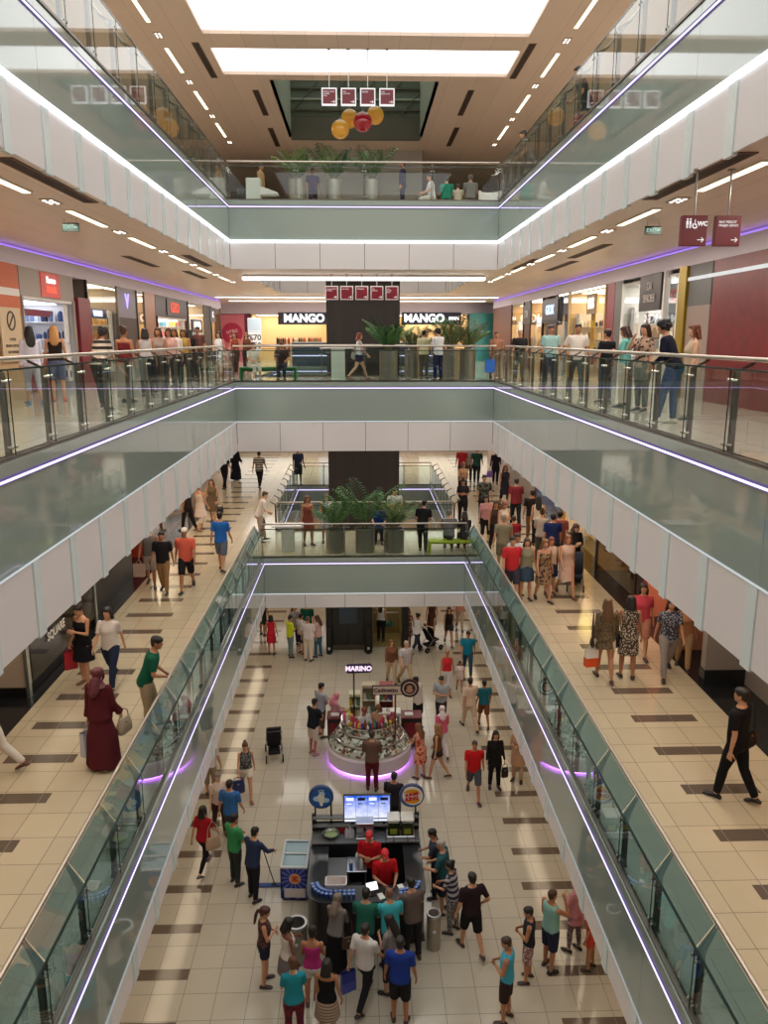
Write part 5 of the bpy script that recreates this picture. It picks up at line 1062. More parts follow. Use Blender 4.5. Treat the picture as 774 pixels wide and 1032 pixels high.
def fingers(J, curl=35):
    """four fingers of different lengths and a thumb on each hand, each rooted in the palm"""
    m = MB()
    for k, s in (('L', -1), ('R', 1)):
        fa, sd = J['fa'+k], J['hs'+k]; nr = fa.cross(sd)*s            # nr: forwards (thumb side); the palm faces the thigh
        inw = -sd
        for i, (off, ln) in enumerate(((.030, .070), (.010, .078), (-.010, .072), (-.029, .058))):
            p = J['wr'+k]+fa*.085+nr*off; d = fa.copy(); P = [p]
            for j, seg in enumerate((.42, .32, .26)):
                c = math.radians(curl*(.35+.3*j+.05*i)); d = (d*math.cos(c)+inw*math.sin(c)).normalized(); p = p+d*ln*seg; P.append(p)
            m.tube(P, [.0095, .0088, .008, .0062], 6)
        p = J['wr'+k]+fa*.035+nr*.026; d = (fa*.7+nr*.65+inw*.25).normalized(); P = [p]
        for seg in (.032, .028, .022): p = p+d*seg; P.append(p); d = (d+fa*.35+inw*.2).normalized()
        m.tube(P, [.0125, .011, .0095, .007], 6)
    return m
def cloth_mb(kind, pose, sex):
    J = build_frame(pose, sex); m = MB(); sit = POSES[pose].get('sit')
    pelv = J['pelvis']
    if kind in ('tee', 'longtee', 'tank', 'strap', 'tunic'):
        top = {'tee': 1.472, 'longtee': 1.475, 'tunic': 1.475, 'tank': 1.462, 'strap': 1.375}[kind]; hem = {'tee': .86, 'longtee': .86, 'tank': .89, 'strap': .93, 'tunic': .72}[kind]
        inf = .014 if kind != 'tank' else .011
        if sit: hem = max(hem, .9)
        R = torso_rings(J, sex, max(hem, .86), top, inf, 20, .0 if kind == 'strap' else (.03 if sex == 'm' else .01))
        if hem < .85:
            c = J['tor'](0, -.01, hem); R = [ell(c, .215, .17, J['TL'], 20)]+R
        m.rings(R)
        if kind in ('tee', 'longtee', 'tunic'):
            for k in 'LR':
                P, Q = arm_pts(J, k, .014 if kind == 'tee' else .011, .37 if kind == 'tee' else 1.0, sex)
                if kind == 'tee': P.append(lerp(J['sh'+k], J['elb'+k], .78)); Q.append(Q[-1]+.006)
                limb(m, P, Q, 12, 2); ball_(m, J['sh'+k], .063 if sex == 'm' else .053, 12, 8)
        elif kind == 'tank':
            for s in (-1, 1): m.tube([J['tor'](s*.10, .07, 1.36), J['tor'](s*.10, .01, 1.468), J['tor'](s*.11, -.085, 1.36)], .026, 8)
        else:
            for s in (-1, 1): m.tube([J['tor'](s*.085, .105, 1.34), J['tor'](s*.09, .0, 1.462), J['tor'](s*.075, -.09, 1.34)], .010, 6)
    elif kind in ('pants', 'shorts', 'mini', 'capri', 'leggings'):
        stop = {'pants': .985, 'leggings': .96, 'shorts': .50, 'mini': .27, 'capri': .72}[kind]; inf = {'pants': .016, 'leggings': .006, 'shorts': .024, 'mini': .014, 'capri': .014}[kind]
        m.rings(torso_rings(J, sex, .80, .99, .012)); ball_(m, J['tor'](0, 0, .87), .115)
        for k in 'LR':
            P, Q = leg_pts(J, k, inf, stop, sex)
            if kind == 'pants': Q = [max(q, .058) for q in Q]
            if kind == 'shorts': Q[-1] += .012
            limb(m, P, Q, 14, 3)
            if stop > .5: ball_(m, J['knee'+k], .056+inf)
    elif kind in ('skirt', 'longskirt', 'abaya', 'dress', 'sundress'):
        zb = {'skirt': .56, 'longskirt': .10, 'abaya': .05, 'dress': .52, 'sundress': .55}[kind]
        zt = .99 if kind in ('skirt', 'longskirt') else .95
        kl, kr = J['kneeL'], J['kneeR']; al, ar = J['ankL'], J['ankR']
        R = []
        for q in range(8):
            u = q/7; z = zt+(zb-z0_)*u if False else zt+(zb-zt)*u
            fy = 0; sp = 0
            if z < .9:
                w = min(1, (.9-z)/.42); fy = w*(kl.y+kr.y)/2*.5; sp = w*abs(kl.y-kr.y)*.55
                if z < .48: w2 = (.48-z)/.42; fy += w2*((al.y+ar.y)/2-(kl.y+kr.y)/2)*.5; sp += w2*(abs(al.y-ar.y)-abs(kl.y-kr.y))*.45
            rx = (.150 if sex == 'f' else .16)+(.19+.05*(kind == 'abaya')-.15)*min(1, u*2.5)+.05*u*(1 if kind != 'dress' else .3)+.006; ry = .118+.03*min(1, u*2.5)+.05*u*(1 if kind != 'dress' else .4)+sp*.5
            c = J['tor'](0, -.006, z) if z > .85 else Vector((0, fy-.006, z))
            ring = []
            for kk in range(24):
                a = 2*PI*kk/24; rip = 1+.035*u*math.sin(a*6)
                ring.append(tuple(c+Vector((math.cos(a)*rx*rip, math.sin(a)*ry*rip, 0))))
            R.append(ring)
        m.rings(R[::-1])
        if kind in ('dress', 'sundress', 'abaya'):
            m.rings(torso_rings(J, sex, .86, 1.375 if kind == 'sundress' else 1.47, .016 if kind != 'abaya' else .026, 20, .03 if kind == 'abaya' else 0))
            if kind == 'sundress':
                for s in (-1, 1): m.tube([J['tor'](s*.085, .105, 1.34), J['tor'](s*.09, .0, 1.462), J['tor'](s*.075, -.09, 1.34)], .012, 6)
            if kind == 'dress':
                for s in (-1, 1): m.tube([J['tor'](s*.10, .07, 1.36), J['tor'](s*.10, .01, 1.468), J['tor'](s*.11, -.085, 1.36)], .026, 8)
            if kind == 'abaya':
                for k in 'LR':
                    P, Q = arm_pts(J, k, .02, 1.0, sex); Q[-1] += .03; limb(m, P, Q, 12, 2); ball_(m, J['sh'+k], .07, 12, 8)
    return m, J
def shoe_mb(pose, sex):
    J = build_frame(pose, sex); L_ = MB(); R_ = MB(); foot(L_, J, 'L', .008); foot(R_, J, 'R', .008); return L_, R_
def hair_mb(kind, pose, sex):
    J = build_frame(pose, sex); h = J['hd']; m = MB(); HM = J['HM']
    def cap(inf, zfront, zback):                                     # skull cap: rings tilted so that the forehead stays free
        R = []
        n = 18
        for q in range(7):
            u = (0, .25, .5, .7, .85, .95, 1)[q]; ring = []
            for k in range(n):
                a = 2*PI*k/n; fr = (math.sin(a)+1)/2
                z0 = zback+(zfront-zback)*min(1, max(0, fr*1.25-.12)); z = z0+(1.744+inf-z0)*u
                zz = min(z-inf*min(1, max(0, (z-1.62)/.1)), 1.7415)
                for A, B in zip(HEAD, HEAD[1:]):
                    if A[0] <= zz <= B[0]: t = (zz-A[0])/(B[0]-A[0]); rx, ry, y = [A[i]*(1-t)+B[i]*t for i in (1, 2, 3)]; break
                e = 1 if q < 6 else .35
                ring.append(tuple(h(math.cos(a)*(rx+inf)*e, y+math.sin(a)*(ry+inf)*e, z)))
            R.append(ring)
        m.rings(R)
    if kind == 'short': cap(.009, 1.685, 1.545)
    elif kind == 'crop': cap(.004, 1.69, 1.56)
    elif kind == 'curly':
        cap(.018, 1.688, 1.53)
        for q in range(26): a = q*2.4; z = 1.6+.14*(q/26); m.sphere(tuple(h(math.cos(a)*.082*(1.15-q/60), -.02+math.sin(a)*.1*(1.0 if math.sin(a) < 0 else .55), z)), .026, 7, 5)
    elif kind in ('long', 'pony', 'bun', 'bob'):
        cap(.012, 1.688, 1.54)
        if kind == 'bun': m.sphere(tuple(h(0, -.1, 1.735)), .048, 12, 8)
        elif kind == 'pony':
            m.tube([h(0, -.095, 1.68), h(0, -.145, 1.66), h(0, -.155, 1.55), h(0, -.14, 1.40), h(0, -.13, 1.32)], [.02, .03, .036, .028, .008], 10)
        else:
            zb = 1.28 if kind == 'long' else 1.47
            R = []
            for z, rx, y0, ry in ((1.69, .080, -.03, .078), (1.62, .092, -.045, .072), (1.54, .100, -.065, .062), (1.47, .108, -.078, .052), (1.38, .104, -.092, .040), (1.32, .085, -.098, .030), (1.28, .045, -.1, .016)):
                if z >= zb-.001:
                    R.append([tuple(h(math.cos(2*PI*k/16)*rx, y0+math.sin(2*PI*k/16)*ry, z)) for k in range(16)])
            m.rings(R[::-1])
            for s in (-1, 1):                                        # locks framing the face
                m.tube([h(s*.06, .045, 1.70), h(s*.084, .03, 1.63), h(s*.09, .02, 1.55), h(s*.092, .01, 1.49)], [.016, .02, .02, .012], 8)
    elif kind in ('scarf',):
        cap(.016, 1.692, 1.53)
        R = [[tuple(h(math.cos(2*PI*k/18)*rx, y0+math.sin(2*PI*k/18)*ry, z)) for k in range(18)] for z, rx, y0, ry in ((1.44, .175, -.02, .125), (1.48, .12, -.02, .105), (1.52, .09, -.012, .088), (1.555, .084, -.02, .082))]
        m.rings(R)
        for s in (-1, 1): m.tube([h(s*.058, .05, 1.705), h(s*.080, .045, 1.64), h(s*.076, .055, 1.58), h(s*.04, .075, 1.535)], [.014, .018, .02, .02], 8)
        m.tube([h(0, -.08, 1.60), h(0, -.115, 1.5), h(0, -.125, 1.38), h(0, -.12, 1.3)], [.07, .085, .1, .05], 12)
    elif kind in ('cap', 'visor'):
        cap(.010, 1.68, 1.62)
        R = [[tuple(h(x*w, y, z)) for x, y, z in ((-.07, .07, 1.682), (0, .085, 1.69), (.07, .07, 1.682), (.06, .14, 1.672), (0, .165, 1.672), (-.06, .14, 1.672))] for w, dz in ((1, 0),)]
        a = R[0]; m.rings([a, [(x, y, z+.008) for x, y, z in a]])
    return m, J
# ---- remeshing in one batch: every shape asked for is smoothed into one skin
RQ = {}
def request(key, mb, voxel):
    if key in RQ: return
    me = bpy.data.meshes.new('shape'); me.from_pydata(mb.v, [], mb.f); me.update()
    bm = bmesh.new(); bm.from_mesh(me); bmesh.ops.recalc_face_normals(bm, faces=bm.faces); bm.to_mesh(me); bm.free()
    o = bpy.data.objects.new('shape', me); C.objects.link(o)
    r = o.modifiers.new('r', 'REMESH'); r.mode = 'VOXEL'; r.voxel_size = voxel; r.adaptivity = 0
    s = o.modifiers.new('s', 'SMOOTH'); s.factor = .5; s.iterations = 3
    RQ[key] = o
SHAPES = {}
def flush():
    dg = bpy.context.evaluated_depsgraph_get(); dg.update()
    for k, o in list(RQ.items()):
        if k in SHAPES: continue
        me = bpy.data.meshes.new_from_object(o.evaluated_get(dg)); me.polygons.foreach_set('use_smooth', [True]*len(me.polygons)); me.materials.clear(); SHAPES[k] = me
    for k, o in list(RQ.items()):
        d = o.data; bpy.data.objects.remove(o); bpy.data.meshes.remove(d)
    RQ.clear()
SKIN = {'l': srgb(222, 176, 148), 'm': srgb(200, 148, 116), 't': srgb(176, 122, 90), 'd': srgb(132, 88, 64)}
M_eye = cm(30, 22, 20, .2); M_lip = cm(168, 92, 84, .5); M_white_eye = cm(236, 232, 226, .3)
PEOPLE = []
def person(label, at, face, top=None, bot=None, hair=('short', (30, 24, 22)), pose='stand', sex='m', h=1.74, shoes=(40, 36, 34), skin='m', z=None, group=None):
    PEOPLE.append(dict(label=label, at=at, face=face, top=top, bot=bot, hair=hair, pose=pose, sex=sex, h=h, shoes=shoes, skin=skin, z=z, group=group))
PATTERN = {}
def pattern(kind, a, b, scale=30.0):
    k = (kind, a, b, scale)
    if k in PATTERN: return PATTERN[k]
    m = bpy.data.materials.new('patterned fabric'); m.use_nodes = True; nt = m.node_tree; bs = nt.nodes['Principled BSDF']; bs.inputs['Roughness'].default_value = .85
    tc = nt.nodes.new('ShaderNodeTexCoord'); w = NT(nt)
    if kind == 'stripe':
        sp = nt.nodes.new('ShaderNodeSeparateXYZ'); nt.links.new(tc.outputs['Object'], sp.inputs[0]); f = w.m('GREATER_THAN', w.m('FRACT', w.m('MULTIPLY', sp.outputs[2], scale)), .5)
    elif kind == 'vstripe':
        sp = nt.nodes.new('ShaderNodeSeparateXYZ'); nt.links.new(tc.outputs['Object'], sp.inputs[0]); f = w.m('GREATER_THAN', w.m('FRACT', w.m('MULTIPLY', sp.outputs[0], scale)), .62)
    else:
        n = nt.nodes.new('ShaderNodeTexVoronoi' if kind == 'spot' else 'ShaderNodeTexNoise'); n.inputs['Scale'].default_value = scale
        nt.links.new(tc.outputs['Object'], n.inputs['Vector']); f = w.m('GREATER_THAN', n.outputs[0], .42 if kind == 'spot' else .52)
    nt.links.new(w.mix(f, srgb(*a), srgb(*b)), bs.inputs['Base Color']); PATTERN[k] = m
    return m
def fab(c): return c if isinstance(c, bpy.types.Material) else fabric(*c)
DRESSES = ('dress', 'sundress', 'abaya')
GNAME = {'tee': 'shirt', 'longtee': 'shirt', 'tunic': 'tunic', 'tank': 'vest_top', 'strap': 'camisole', 'pants': 'trousers', 'leggings': 'leggings', 'shorts': 'shorts', 'mini': 'shorts', 'capri': 'trousers', 'skirt': 'skirt', 'longskirt': 'skirt', 'dress': 'dress', 'sundress': 'dress', 'abaya': 'gown'}
HNAME = {'scarf': 'headscarf', 'cap': 'peaked_cap'}
BODYC = {}
def make_people():
    for p in PEOPLE:
        po, sx = p['pose'], p['sex']
        request(('body', po, sx), body_mb(po, sx)[0], .0125)
        for g in (p['top'], p['bot']):
            if g: request((g[0], po, sx), cloth_mb(g[0], po, sx)[0], .0165 if g[0] not in ('strap', 'mini', 'leggings', 'tank') else .0135)
        if p['shoes']:
            a, b = shoe_mb(po, sx); request(('shoeL', po, sx), a, .0125); request(('shoeR', po, sx), b, .0125)
        if p['hair']: request(('hair', p['hair'][0], po, sx), hair_mb(p['hair'][0], po, sx)[0], .0115)
    flush()
    for p in PEOPLE:
        po, sx = p['pose'], p['sex']; J = build_frame(po, sx); k = p['h']/1.755
        x, y, z = p['at']
        root = thing('person', p['label'], 'person', (x, y, z), -math.radians(p['face']), p['group'])
        def part(name, key, m):
            o = bpy.data.objects.new(name, SHAPES[key]); C.objects.link(o); o.parent = root; o.location = (0, 0, J['drop']*k); o.scale = (k, k, k)
            if not o.data.materials: o.data.materials.append(m)
            o.material_slots[0].link = 'OBJECT'; o.material_slots[0].material = m; return o
        bk = (po, sx)
        if bk not in BODYC:                                          # add fingers and eyes to the skin, once per pose
            me = SHAPES[('body', po, sx)]; bm = bmesh.new(); bm.from_mesh(me)
            t = fingers(J); off = len(bm.verts); vs = [bm.verts.new(v) for v in t.v]
            for f in t.f: bm.faces.new([vs[i] for i in f]).smooth = True
            e = MB()
            for s in (-1, 1):
                e.cur = 1; e.sphere(tuple(J['hd'](s*.030, .086, 1.632)), .0115, 8, 6)
                e.cur = 2; e.sphere(tuple(J['hd'](s*.030, .0935, 1.632)), .0062, 8, 6)
                e.cur = 2; e.rings([[tuple(J['hd'](s*(.014+q*.011), .0985-abs(q-1.5)*.002-q*.003, 1.651+(.004 if q in (1, 2) else 0)+d)) for q in range(4)] for d in (0, .006)], cap=False, closed=False)
            e.cur = 3; e.rings([ell(J['hd'](0, .1045+d, 1.581), .021, .0065, J['HM'] @ rotx(PI/2), 10) for d in (0, .0035)])
            vs = [bm.verts.new(v) for v in e.v]
            for f, mi in zip(e.f, e.mi): q = bm.faces.new([vs[i] for i in f]); q.smooth = True; q.material_index = mi
            bm.to_mesh(me); bm.free(); me.materials.clear()
            for q in (M_lip, M_white_eye, M_eye, M_lip): me.materials.append(q)
            BODYC[bk] = 1
        part('body', ('body', po, sx), mat('skin '+p['skin'], SKIN[p['skin']], .5, spec=.35, noise=.04, nscale=20))
        for g in (p['bot'], p['top']):
            if g: part(GNAME[g[0]], (g[0], po, sx), fab(g[1]))
        if p['shoes']:
            for q in ('shoeL', 'shoeR'): part('shoe', (q, po, sx), cm(*p['shoes'], .5))
        if p['hair']:
            part(HNAME.get(p['hair'][0], 'hair'), ('hair', p['hair'][0], po, sx), cm(*p['hair'][1], .55))
def hand_of(at, face, pose, sex, h, k):
    J = build_frame(pose, sex); s = h/1.755; v = (J['hand'+k]+Vector((0, 0, J['drop'])))*s
    v = Matrix.Rotation(-math.radians(face), 3, 'Z') @ v
    return Vector(at)+v
# ================================================================ the visitors
Z = {0: G0, 1: G1, 2: G2, 3: G3}
def ft(l, px, py): return tuple(floor_point(px, py, Z[l]))
def hd(l, px, py, h=1.74): v = floor_point(px, py, Z[l]+h*.985); return (v.x, v.y, Z[l])
BLK = (30, 24, 22); BRN = (74, 46, 30); GRY = (150, 145, 140); BLO = (150, 112, 66); DK = (34, 33, 38)
# --- ground floor, in front
person('woman in brown print top and denim shorts queueing left of the steel bin', ft(0, 268, 991), 80, ('tank', pattern('noise', (60, 38, 34), (104, 62, 60), 22)), ('mini', (38, 40, 58)), ('pony', (72, 36, 28)), 'hands', 'f', 1.68, (60, 50, 48), 'm')
person('woman with black bob, white camisole and grey skirt looking into the queue', ft(0, 291, 1003), 60, ('strap', (214, 206, 204)), ('skirt', (112, 108, 110)), ('bob', BLK), 'phone', 'f', 1.66, (60, 40, 40), 'd')
person('woman in teal shirt and red patterned trousers with a brown bun', hd(0, 295, 968, 1.66), -8, ('tee', (38, 140, 158)), ('pants', pattern('noise', (120, 20, 40), (70, 20, 44), 12)), ('bun', (96, 60, 40)), 'hands', 'f', 1.66, (60, 40, 40), 'm')
person('woman in magenta top and white shorts behind the striped skirt', ft(0, 316, 1014), 5, ('strap', (176, 52, 118)), ('mini', (206, 200, 196)), ('bun', BLK), 'hands', 'f', 1.68, (90, 60, 50), 't')
person('woman in black strappy top and beige striped mini skirt, seen from behind', hd(0, 329, 969, 1.66), 10, ('strap', (24, 23, 26)), ('skirt', pattern('stripe', (176, 152, 132), (120, 104, 92), 18)), ('bob', BLK), 'stand', 'f', 1.66, (60, 44, 40), 't')
person('person in white shirt and black trousers walking with a blue bag', ft(0, 368, 1010), 30, ('tee', (222, 216, 214)), ('pants', DK), ('short', (46, 30, 24)), 'walk', 'm', 1.72, (30, 30, 32), 'm')
person('woman in grey shirt with dark long hair behind the blue shirted man', ft(0, 394, 1000), -55, ('tee', (142, 134, 132)), ('capri', (44, 46, 62)), ('long', BLK), 'phone', 'f', 1.66, (50, 44, 44), 'm')
person('man in royal blue shirt and black shorts, back turned, at the front of the crowd', ft(0, 403, 1029), 8, ('tee', (36, 62, 150)), ('shorts', (32, 30, 34)), ('short', BLK), 'stand', 'm', 1.76, (70, 44, 36), 't')
person('bald man in turquoise polo shirt waiting at the counter', (.52, 13.42, G0), -10, ('tee', (66, 176, 190)), ('pants', (60, 60, 70)), ('crop', (120, 84, 66)), 'counter', 'm', 1.74, (60, 50, 46), 'm')
person('dark haired man in grey brown shirt at the counter, right of turquoise polo', (.97, 13.70, G0), -20, ('tee', (104, 92, 86)), ('pants', (38, 38, 44)), ('short', BLK), 'counter', 'm', 1.76, (40, 36, 36), 'm')
person('man in dark green shirt with sunglasses pushed up in black hair', hd(0, 368, 900, 1.74), 12, ('tee', (44, 108, 92)), ('pants', (46, 46, 52)), ('short', BLK), 'counter', 'm', 1.74, (40, 36, 36), 'm')
person('woman in grey brown headscarf, grey tunic and long black skirt', hd(0, 338, 905, 1.62), 25, ('longtee', (134, 128, 128)), ('longskirt', (26, 25, 28)), ('scarf', (128, 112, 100)), 'counter', 'f', 1.62, (40, 36, 36), 'l')
person('grey haired man in dark teal polo leaning at the right end of the counter', (1.74, 14.98, G0), -70, ('tee', (44, 88, 96)), ('shorts', (46, 50, 66)), ('crop', (168, 160, 152)), 'counter', 'm', 1.74, (50, 46, 44), 'm')
person('dark haired boy at the counter beside the grey haired man', (1.60, 15.5, G0), -80, ('tee', (52, 62, 78)), ('pants', (40, 40, 48)), ('short', BLK), 'counter', 'm', 1.66, (40, 36, 36), 't')
person('woman in black and white striped shirt and patterned loose trousers', (1.86, 14.4, G0), -60, ('tee', pattern('stripe', (176, 172, 178), (44, 42, 60), 8)), ('pants', pattern('spot', (40, 38, 40), (150, 144, 140), 24)), ('bun', BLK), 'counter', 'f', 1.64, (50, 44, 40), 'm')
person('man in black shirt and shorts walking past the kiosk, hand on hip', ft(0, 474, 958), -15, ('tee', (44, 30, 36)), ('shorts', (26, 25, 28)), ('short', BLK), 'hip', 'm', 1.80, (54, 44, 40), 'm')
person('man in turquoise sleeveless shirt and dark shorts eating alone in front', ft(0, 509, 1028), -70, ('tank', (70, 170, 200)), ('shorts', (52, 40, 40)), ('crop', (60, 40, 30)), 'hands', 'm', 1.74, (60, 40, 34), 't')
person('boy in black sleeveless shirt and white patterned shorts', ft(0, 531, 988), -75, ('tank', (40, 44, 52)), ('shorts', pattern('spot', (206, 190, 186), (140, 100, 100), 20)), ('short', BLK), 'hands', 'm', 1.62, (54, 44, 40), 't')
person('man in pale mint shirt and navy shorts drinking', ft(0, 553, 976), 60, ('tank', (140, 186, 178)), ('shorts', (38, 44, 66)), ('crop', (70, 44, 32)), 'drink', 'm', 1.76, (34, 34, 38), 't')
person('woman in pale pink tunic and dark flowered leggings against the balustrade', ft(0, 578, 958), -40, ('tunic', (206, 140, 148)), ('leggings', pattern('spot', (44, 40, 44), (150, 130, 140), 26)), ('scarf', (200, 132, 142)), 'phone', 'f', 1.66, (40, 34, 36), 'm')
person('child in orange red top half hidden behind the right balustrade', ft(0, 594, 976), -60, ('tee', (206, 70, 56)), ('mini', (206, 76, 66)), ('short', BRN), 'stand', 'f', 1.45, (60, 44, 40), 't')
person('cleaner in navy uniform pushing a flat blue mop', ft(0, 256, 906), 35, ('longtee', (44, 56, 84)), ('pants', (28, 28, 36)), ('short', BLK), 'mop', 'm', 1.72, (28, 26, 28), 'm')
person('man in bright green shirt beside the cleaner', ft(0, 238, 890), 40, ('tee', (58, 142, 88)), ('pants', (52, 56, 56)), ('short', BLK), 'hands', 'm', 1.74, (36, 32, 32), 't')
person('woman in red shirt and black leggings carrying a beige shoulder bag', ft(0, 207, 876), 20, ('tee', (170, 32, 46)), ('leggings', (28, 28, 36)), ('bob', BLK), 'walk', 'f', 1.68, (80, 76, 80), 'm')
person('man in sky blue shirt walking behind the green shirted man', ft(0, 234, 851), 15, ('tee', (58, 110, 176)), ('pants', (80, 84, 92)), ('short', BLK), 'stroll', 'm', 1.76, (50, 44, 44), 'm')
person('woman in cream top and grey cap walking left of the blue shirted man', ft(0, 222, 838), 160, ('tee', (218, 196, 184)), ('pants', (72, 50, 52)), ('cap', (124, 116, 110)), 'stroll', 'f', 1.64, (60, 50, 46), 'l')
person('man in white shirt and khaki shorts half hidden by the left balustrade', ft(0, 213, 801), 10, ('tee', (220, 214, 208)), ('capri', (150, 132, 110)), ('crop', (90, 70, 60)), 'stand', 'm', 1.74, (60, 50, 46), 'm')
person('girl in dark print vest and white shorts carrying a navy bag', ft(0, 249, 803), 170, ('tank', pattern('noise', (50, 50, 54), (116, 120, 120), 16)), ('mini', (222, 212, 196)), ('bun', BRN), 'walk', 'f', 1.66, (150, 90, 70), 'm')
# --- around the corn kiosk
person('man in black polo shirt and white shorts at the left of the corn kiosk', ft(0, 316, 760), 40, ('tee', (30, 32, 42)), ('shorts', (206, 190, 176)), ('short', BLK), 'counter', 'm', 1.76, (150, 110, 90), 't')
person('man in grey shirt standing behind the black polo shirt', ft(0, 324, 742), 50, ('tee', (164, 168, 178)), ('capri', (90, 76, 72)), ('short', BLK), 'hands', 'm', 1.78, (70, 54, 48), 'm')
person('woman in pink headscarf at the left of the corn kiosk', (-.86, 22.5, G0), 60, ('tunic', (196, 140, 150)), ('pants', (72, 54, 56)), ('scarf', (214, 130, 146)), 'counter', 'f', 1.60, (50, 44, 44), 'l')
person('man in brown jacket and maroon trousers facing the round display', ft(0, 375, 796), 5, ('longtee', (110, 82, 72)), ('pants', (96, 24, 40)), ('short', (60, 44, 36)), 'hands', 'm', 1.74, (46, 36, 36), 'm')
person('woman with long brown hair in a red patterned dress at the display', hd(0, 424, 731, 1.64), -40, ('dress', pattern('spot', (176, 58, 54), (224, 150, 120), 9)), None, ('long', (120, 78, 52)), 'counter', 'f', 1.64, (80, 50, 44), 'm')
person('woman with fair hair and dark shorts right of the red dress', (2.10, 20.36, G0), -70, ('tank', (116, 78, 56)), ('mini', (52, 48, 54)), ('long', (156, 112, 70)), 'carry', 'f', 1.68, (90, 60, 50), 'm')
person('woman in rose pink tunic, white headscarf and white trousers', ft(0, 445, 761), -6, ('longtee', (216, 96, 130)), ('pants', (212, 204, 196)), ('scarf', (226, 208, 206)), 'walk', 'f', 1.62, (60, 54, 54), 'l')
person('stout man in bright red shirt and grey shorts walking towards us', ft(0, 477, 804), 182, ('tee', (190, 28, 32)), ('shorts', (74, 76, 84)), ('crop', (60, 40, 34)), 'walk', 'm', 1.74, (60, 34, 30), 't')
person('woman in black tunic and trousers beside the red shirted man', ft(0, 498, 794), 178, ('tunic', (26, 25, 28)), ('pants', (24, 23, 26)), ('long', BLK), 'stand', 'f', 1.70, (26, 24, 26), 'm')
person('woman in beige dress with dark shoulder bag beside the right balustrade', ft(0, 521, 787), 200, ('dress', (196, 154, 124)), ('pants', (196, 160, 132)), ('long', (110, 80, 58)), 'hands', 'f', 1.66, (50, 38, 38), 'm')
person('man all in beige walking next to a boy in teal', ft(0, 473, 735), -12, ('tee', (212, 188, 166)), ('pants', (206, 180, 154)), ('short', BLK), 'walk', 'm', 1.80, (46, 38, 36), 'm')
person('boy in teal shirt and brown shorts walking next to the beige man', ft(0, 487, 732), -6, ('tee', (36, 110, 130)), ('shorts', (126, 78, 52)), ('short', BLK), 'stroll', 'm', 1.60, (50, 40, 38), 't')
person('man in teal blue shirt and jeans striding towards us at the right', ft(0, 471, 680), 185, ('tee', (28, 126, 160)), ('pants', (46, 76, 98)), ('short', BLK), 'walk', 'm', 1.76, (44, 40, 40), 't')
person('woman in red vest top and white capri trousers holding a child by the hand', ft(0, 450, 700), 182, ('tank', (206, 48, 56)), ('capri', (206, 206, 208)), ('short', (150, 110, 80)), 'stroll', 'f', 1.66, (90, 60, 50), 't')
person('small girl in white dress held by the hand', ft(0, 463, 696), 180, ('tee', (224, 206, 206)), ('mini', (216, 196, 196)), ('bob', (70, 48, 36)), 'stroll', 'f', 1.12, (60, 50, 50), 't')
person('man in grey and white shirt waiting right of the corn kiosk', hd(0, 445, 682, 1.74), 205, ('tee', (160, 166, 170)), ('pants', (60, 52, 54)), ('short', BLK), 'hands', 'm', 1.74, (50, 44, 44), 'm')
person('man in white shirt and black shorts at the dark cart of the corn kiosk', ft(0, 421, 734), -50, ('tee', (218, 204, 196)), ('shorts', (34, 33, 38)), ('short', BLK), 'counter', 'm', 1.74, (60, 50, 48), 't')
person('balding man in pale grey shirt and beige trousers behind the kiosk', ft(0, 409, 691), 160, ('tee', (190, 182, 186)), ('pants', (186, 160, 132)), ('crop', (176, 150, 130)), 'walk', 'm', 1.76, (60, 54, 50), 'm')
person('woman in brown cardigan beside the balding man', (1.06, 26.75, G0), 170, ('longtee', (120, 78, 54)), ('pants', (190, 166, 140)), ('long', (110, 70, 46)), 'stroll', 'f', 1.66, (60, 54, 50), 'm')
person('woman in white shirt pushing a pushchair past the lifts', ft(0, 420, 658), 60, ('tee', (220, 216, 218)), ('pants', (50, 52, 68)), ('bun', BLK), 'push', 'f', 1.66, (60, 54, 60), 'm')
person('woman in patterned dress walking left of the pushchair', ft(0, 411, 652), 190, ('dress', pattern('noise', (130, 70, 66), (200, 170, 160), 10)), None, ('long', BRN), 'stroll', 'f', 1.66, (70, 50, 46), 'm')
person('woman in dark brown dress walking away beyond the pushchair', ft(0, 435, 640), 10, ('dress', (98, 62, 44)), ('capri', (196, 170, 150)), ('long', BRN), 'walk', 'f', 1.68, (60, 40, 40), 'm')
person('woman in black top and dark shorts in the far right aisle', ft(0, 452, 650), 180, ('tank', (34, 30, 34)), ('mini', (48, 50, 50)), ('long', BRN), 'walk', 'f', 1.68, (90, 60, 50), 'm')
person('person in pink walking in the far right aisle under the bridge', ft(0, 463, 634), 185, ('tee', (214, 150, 140)), ('pants', (196, 180, 166)), ('short', BLK), 'walk', 'm', 1.70, (70, 60, 60), 'm')
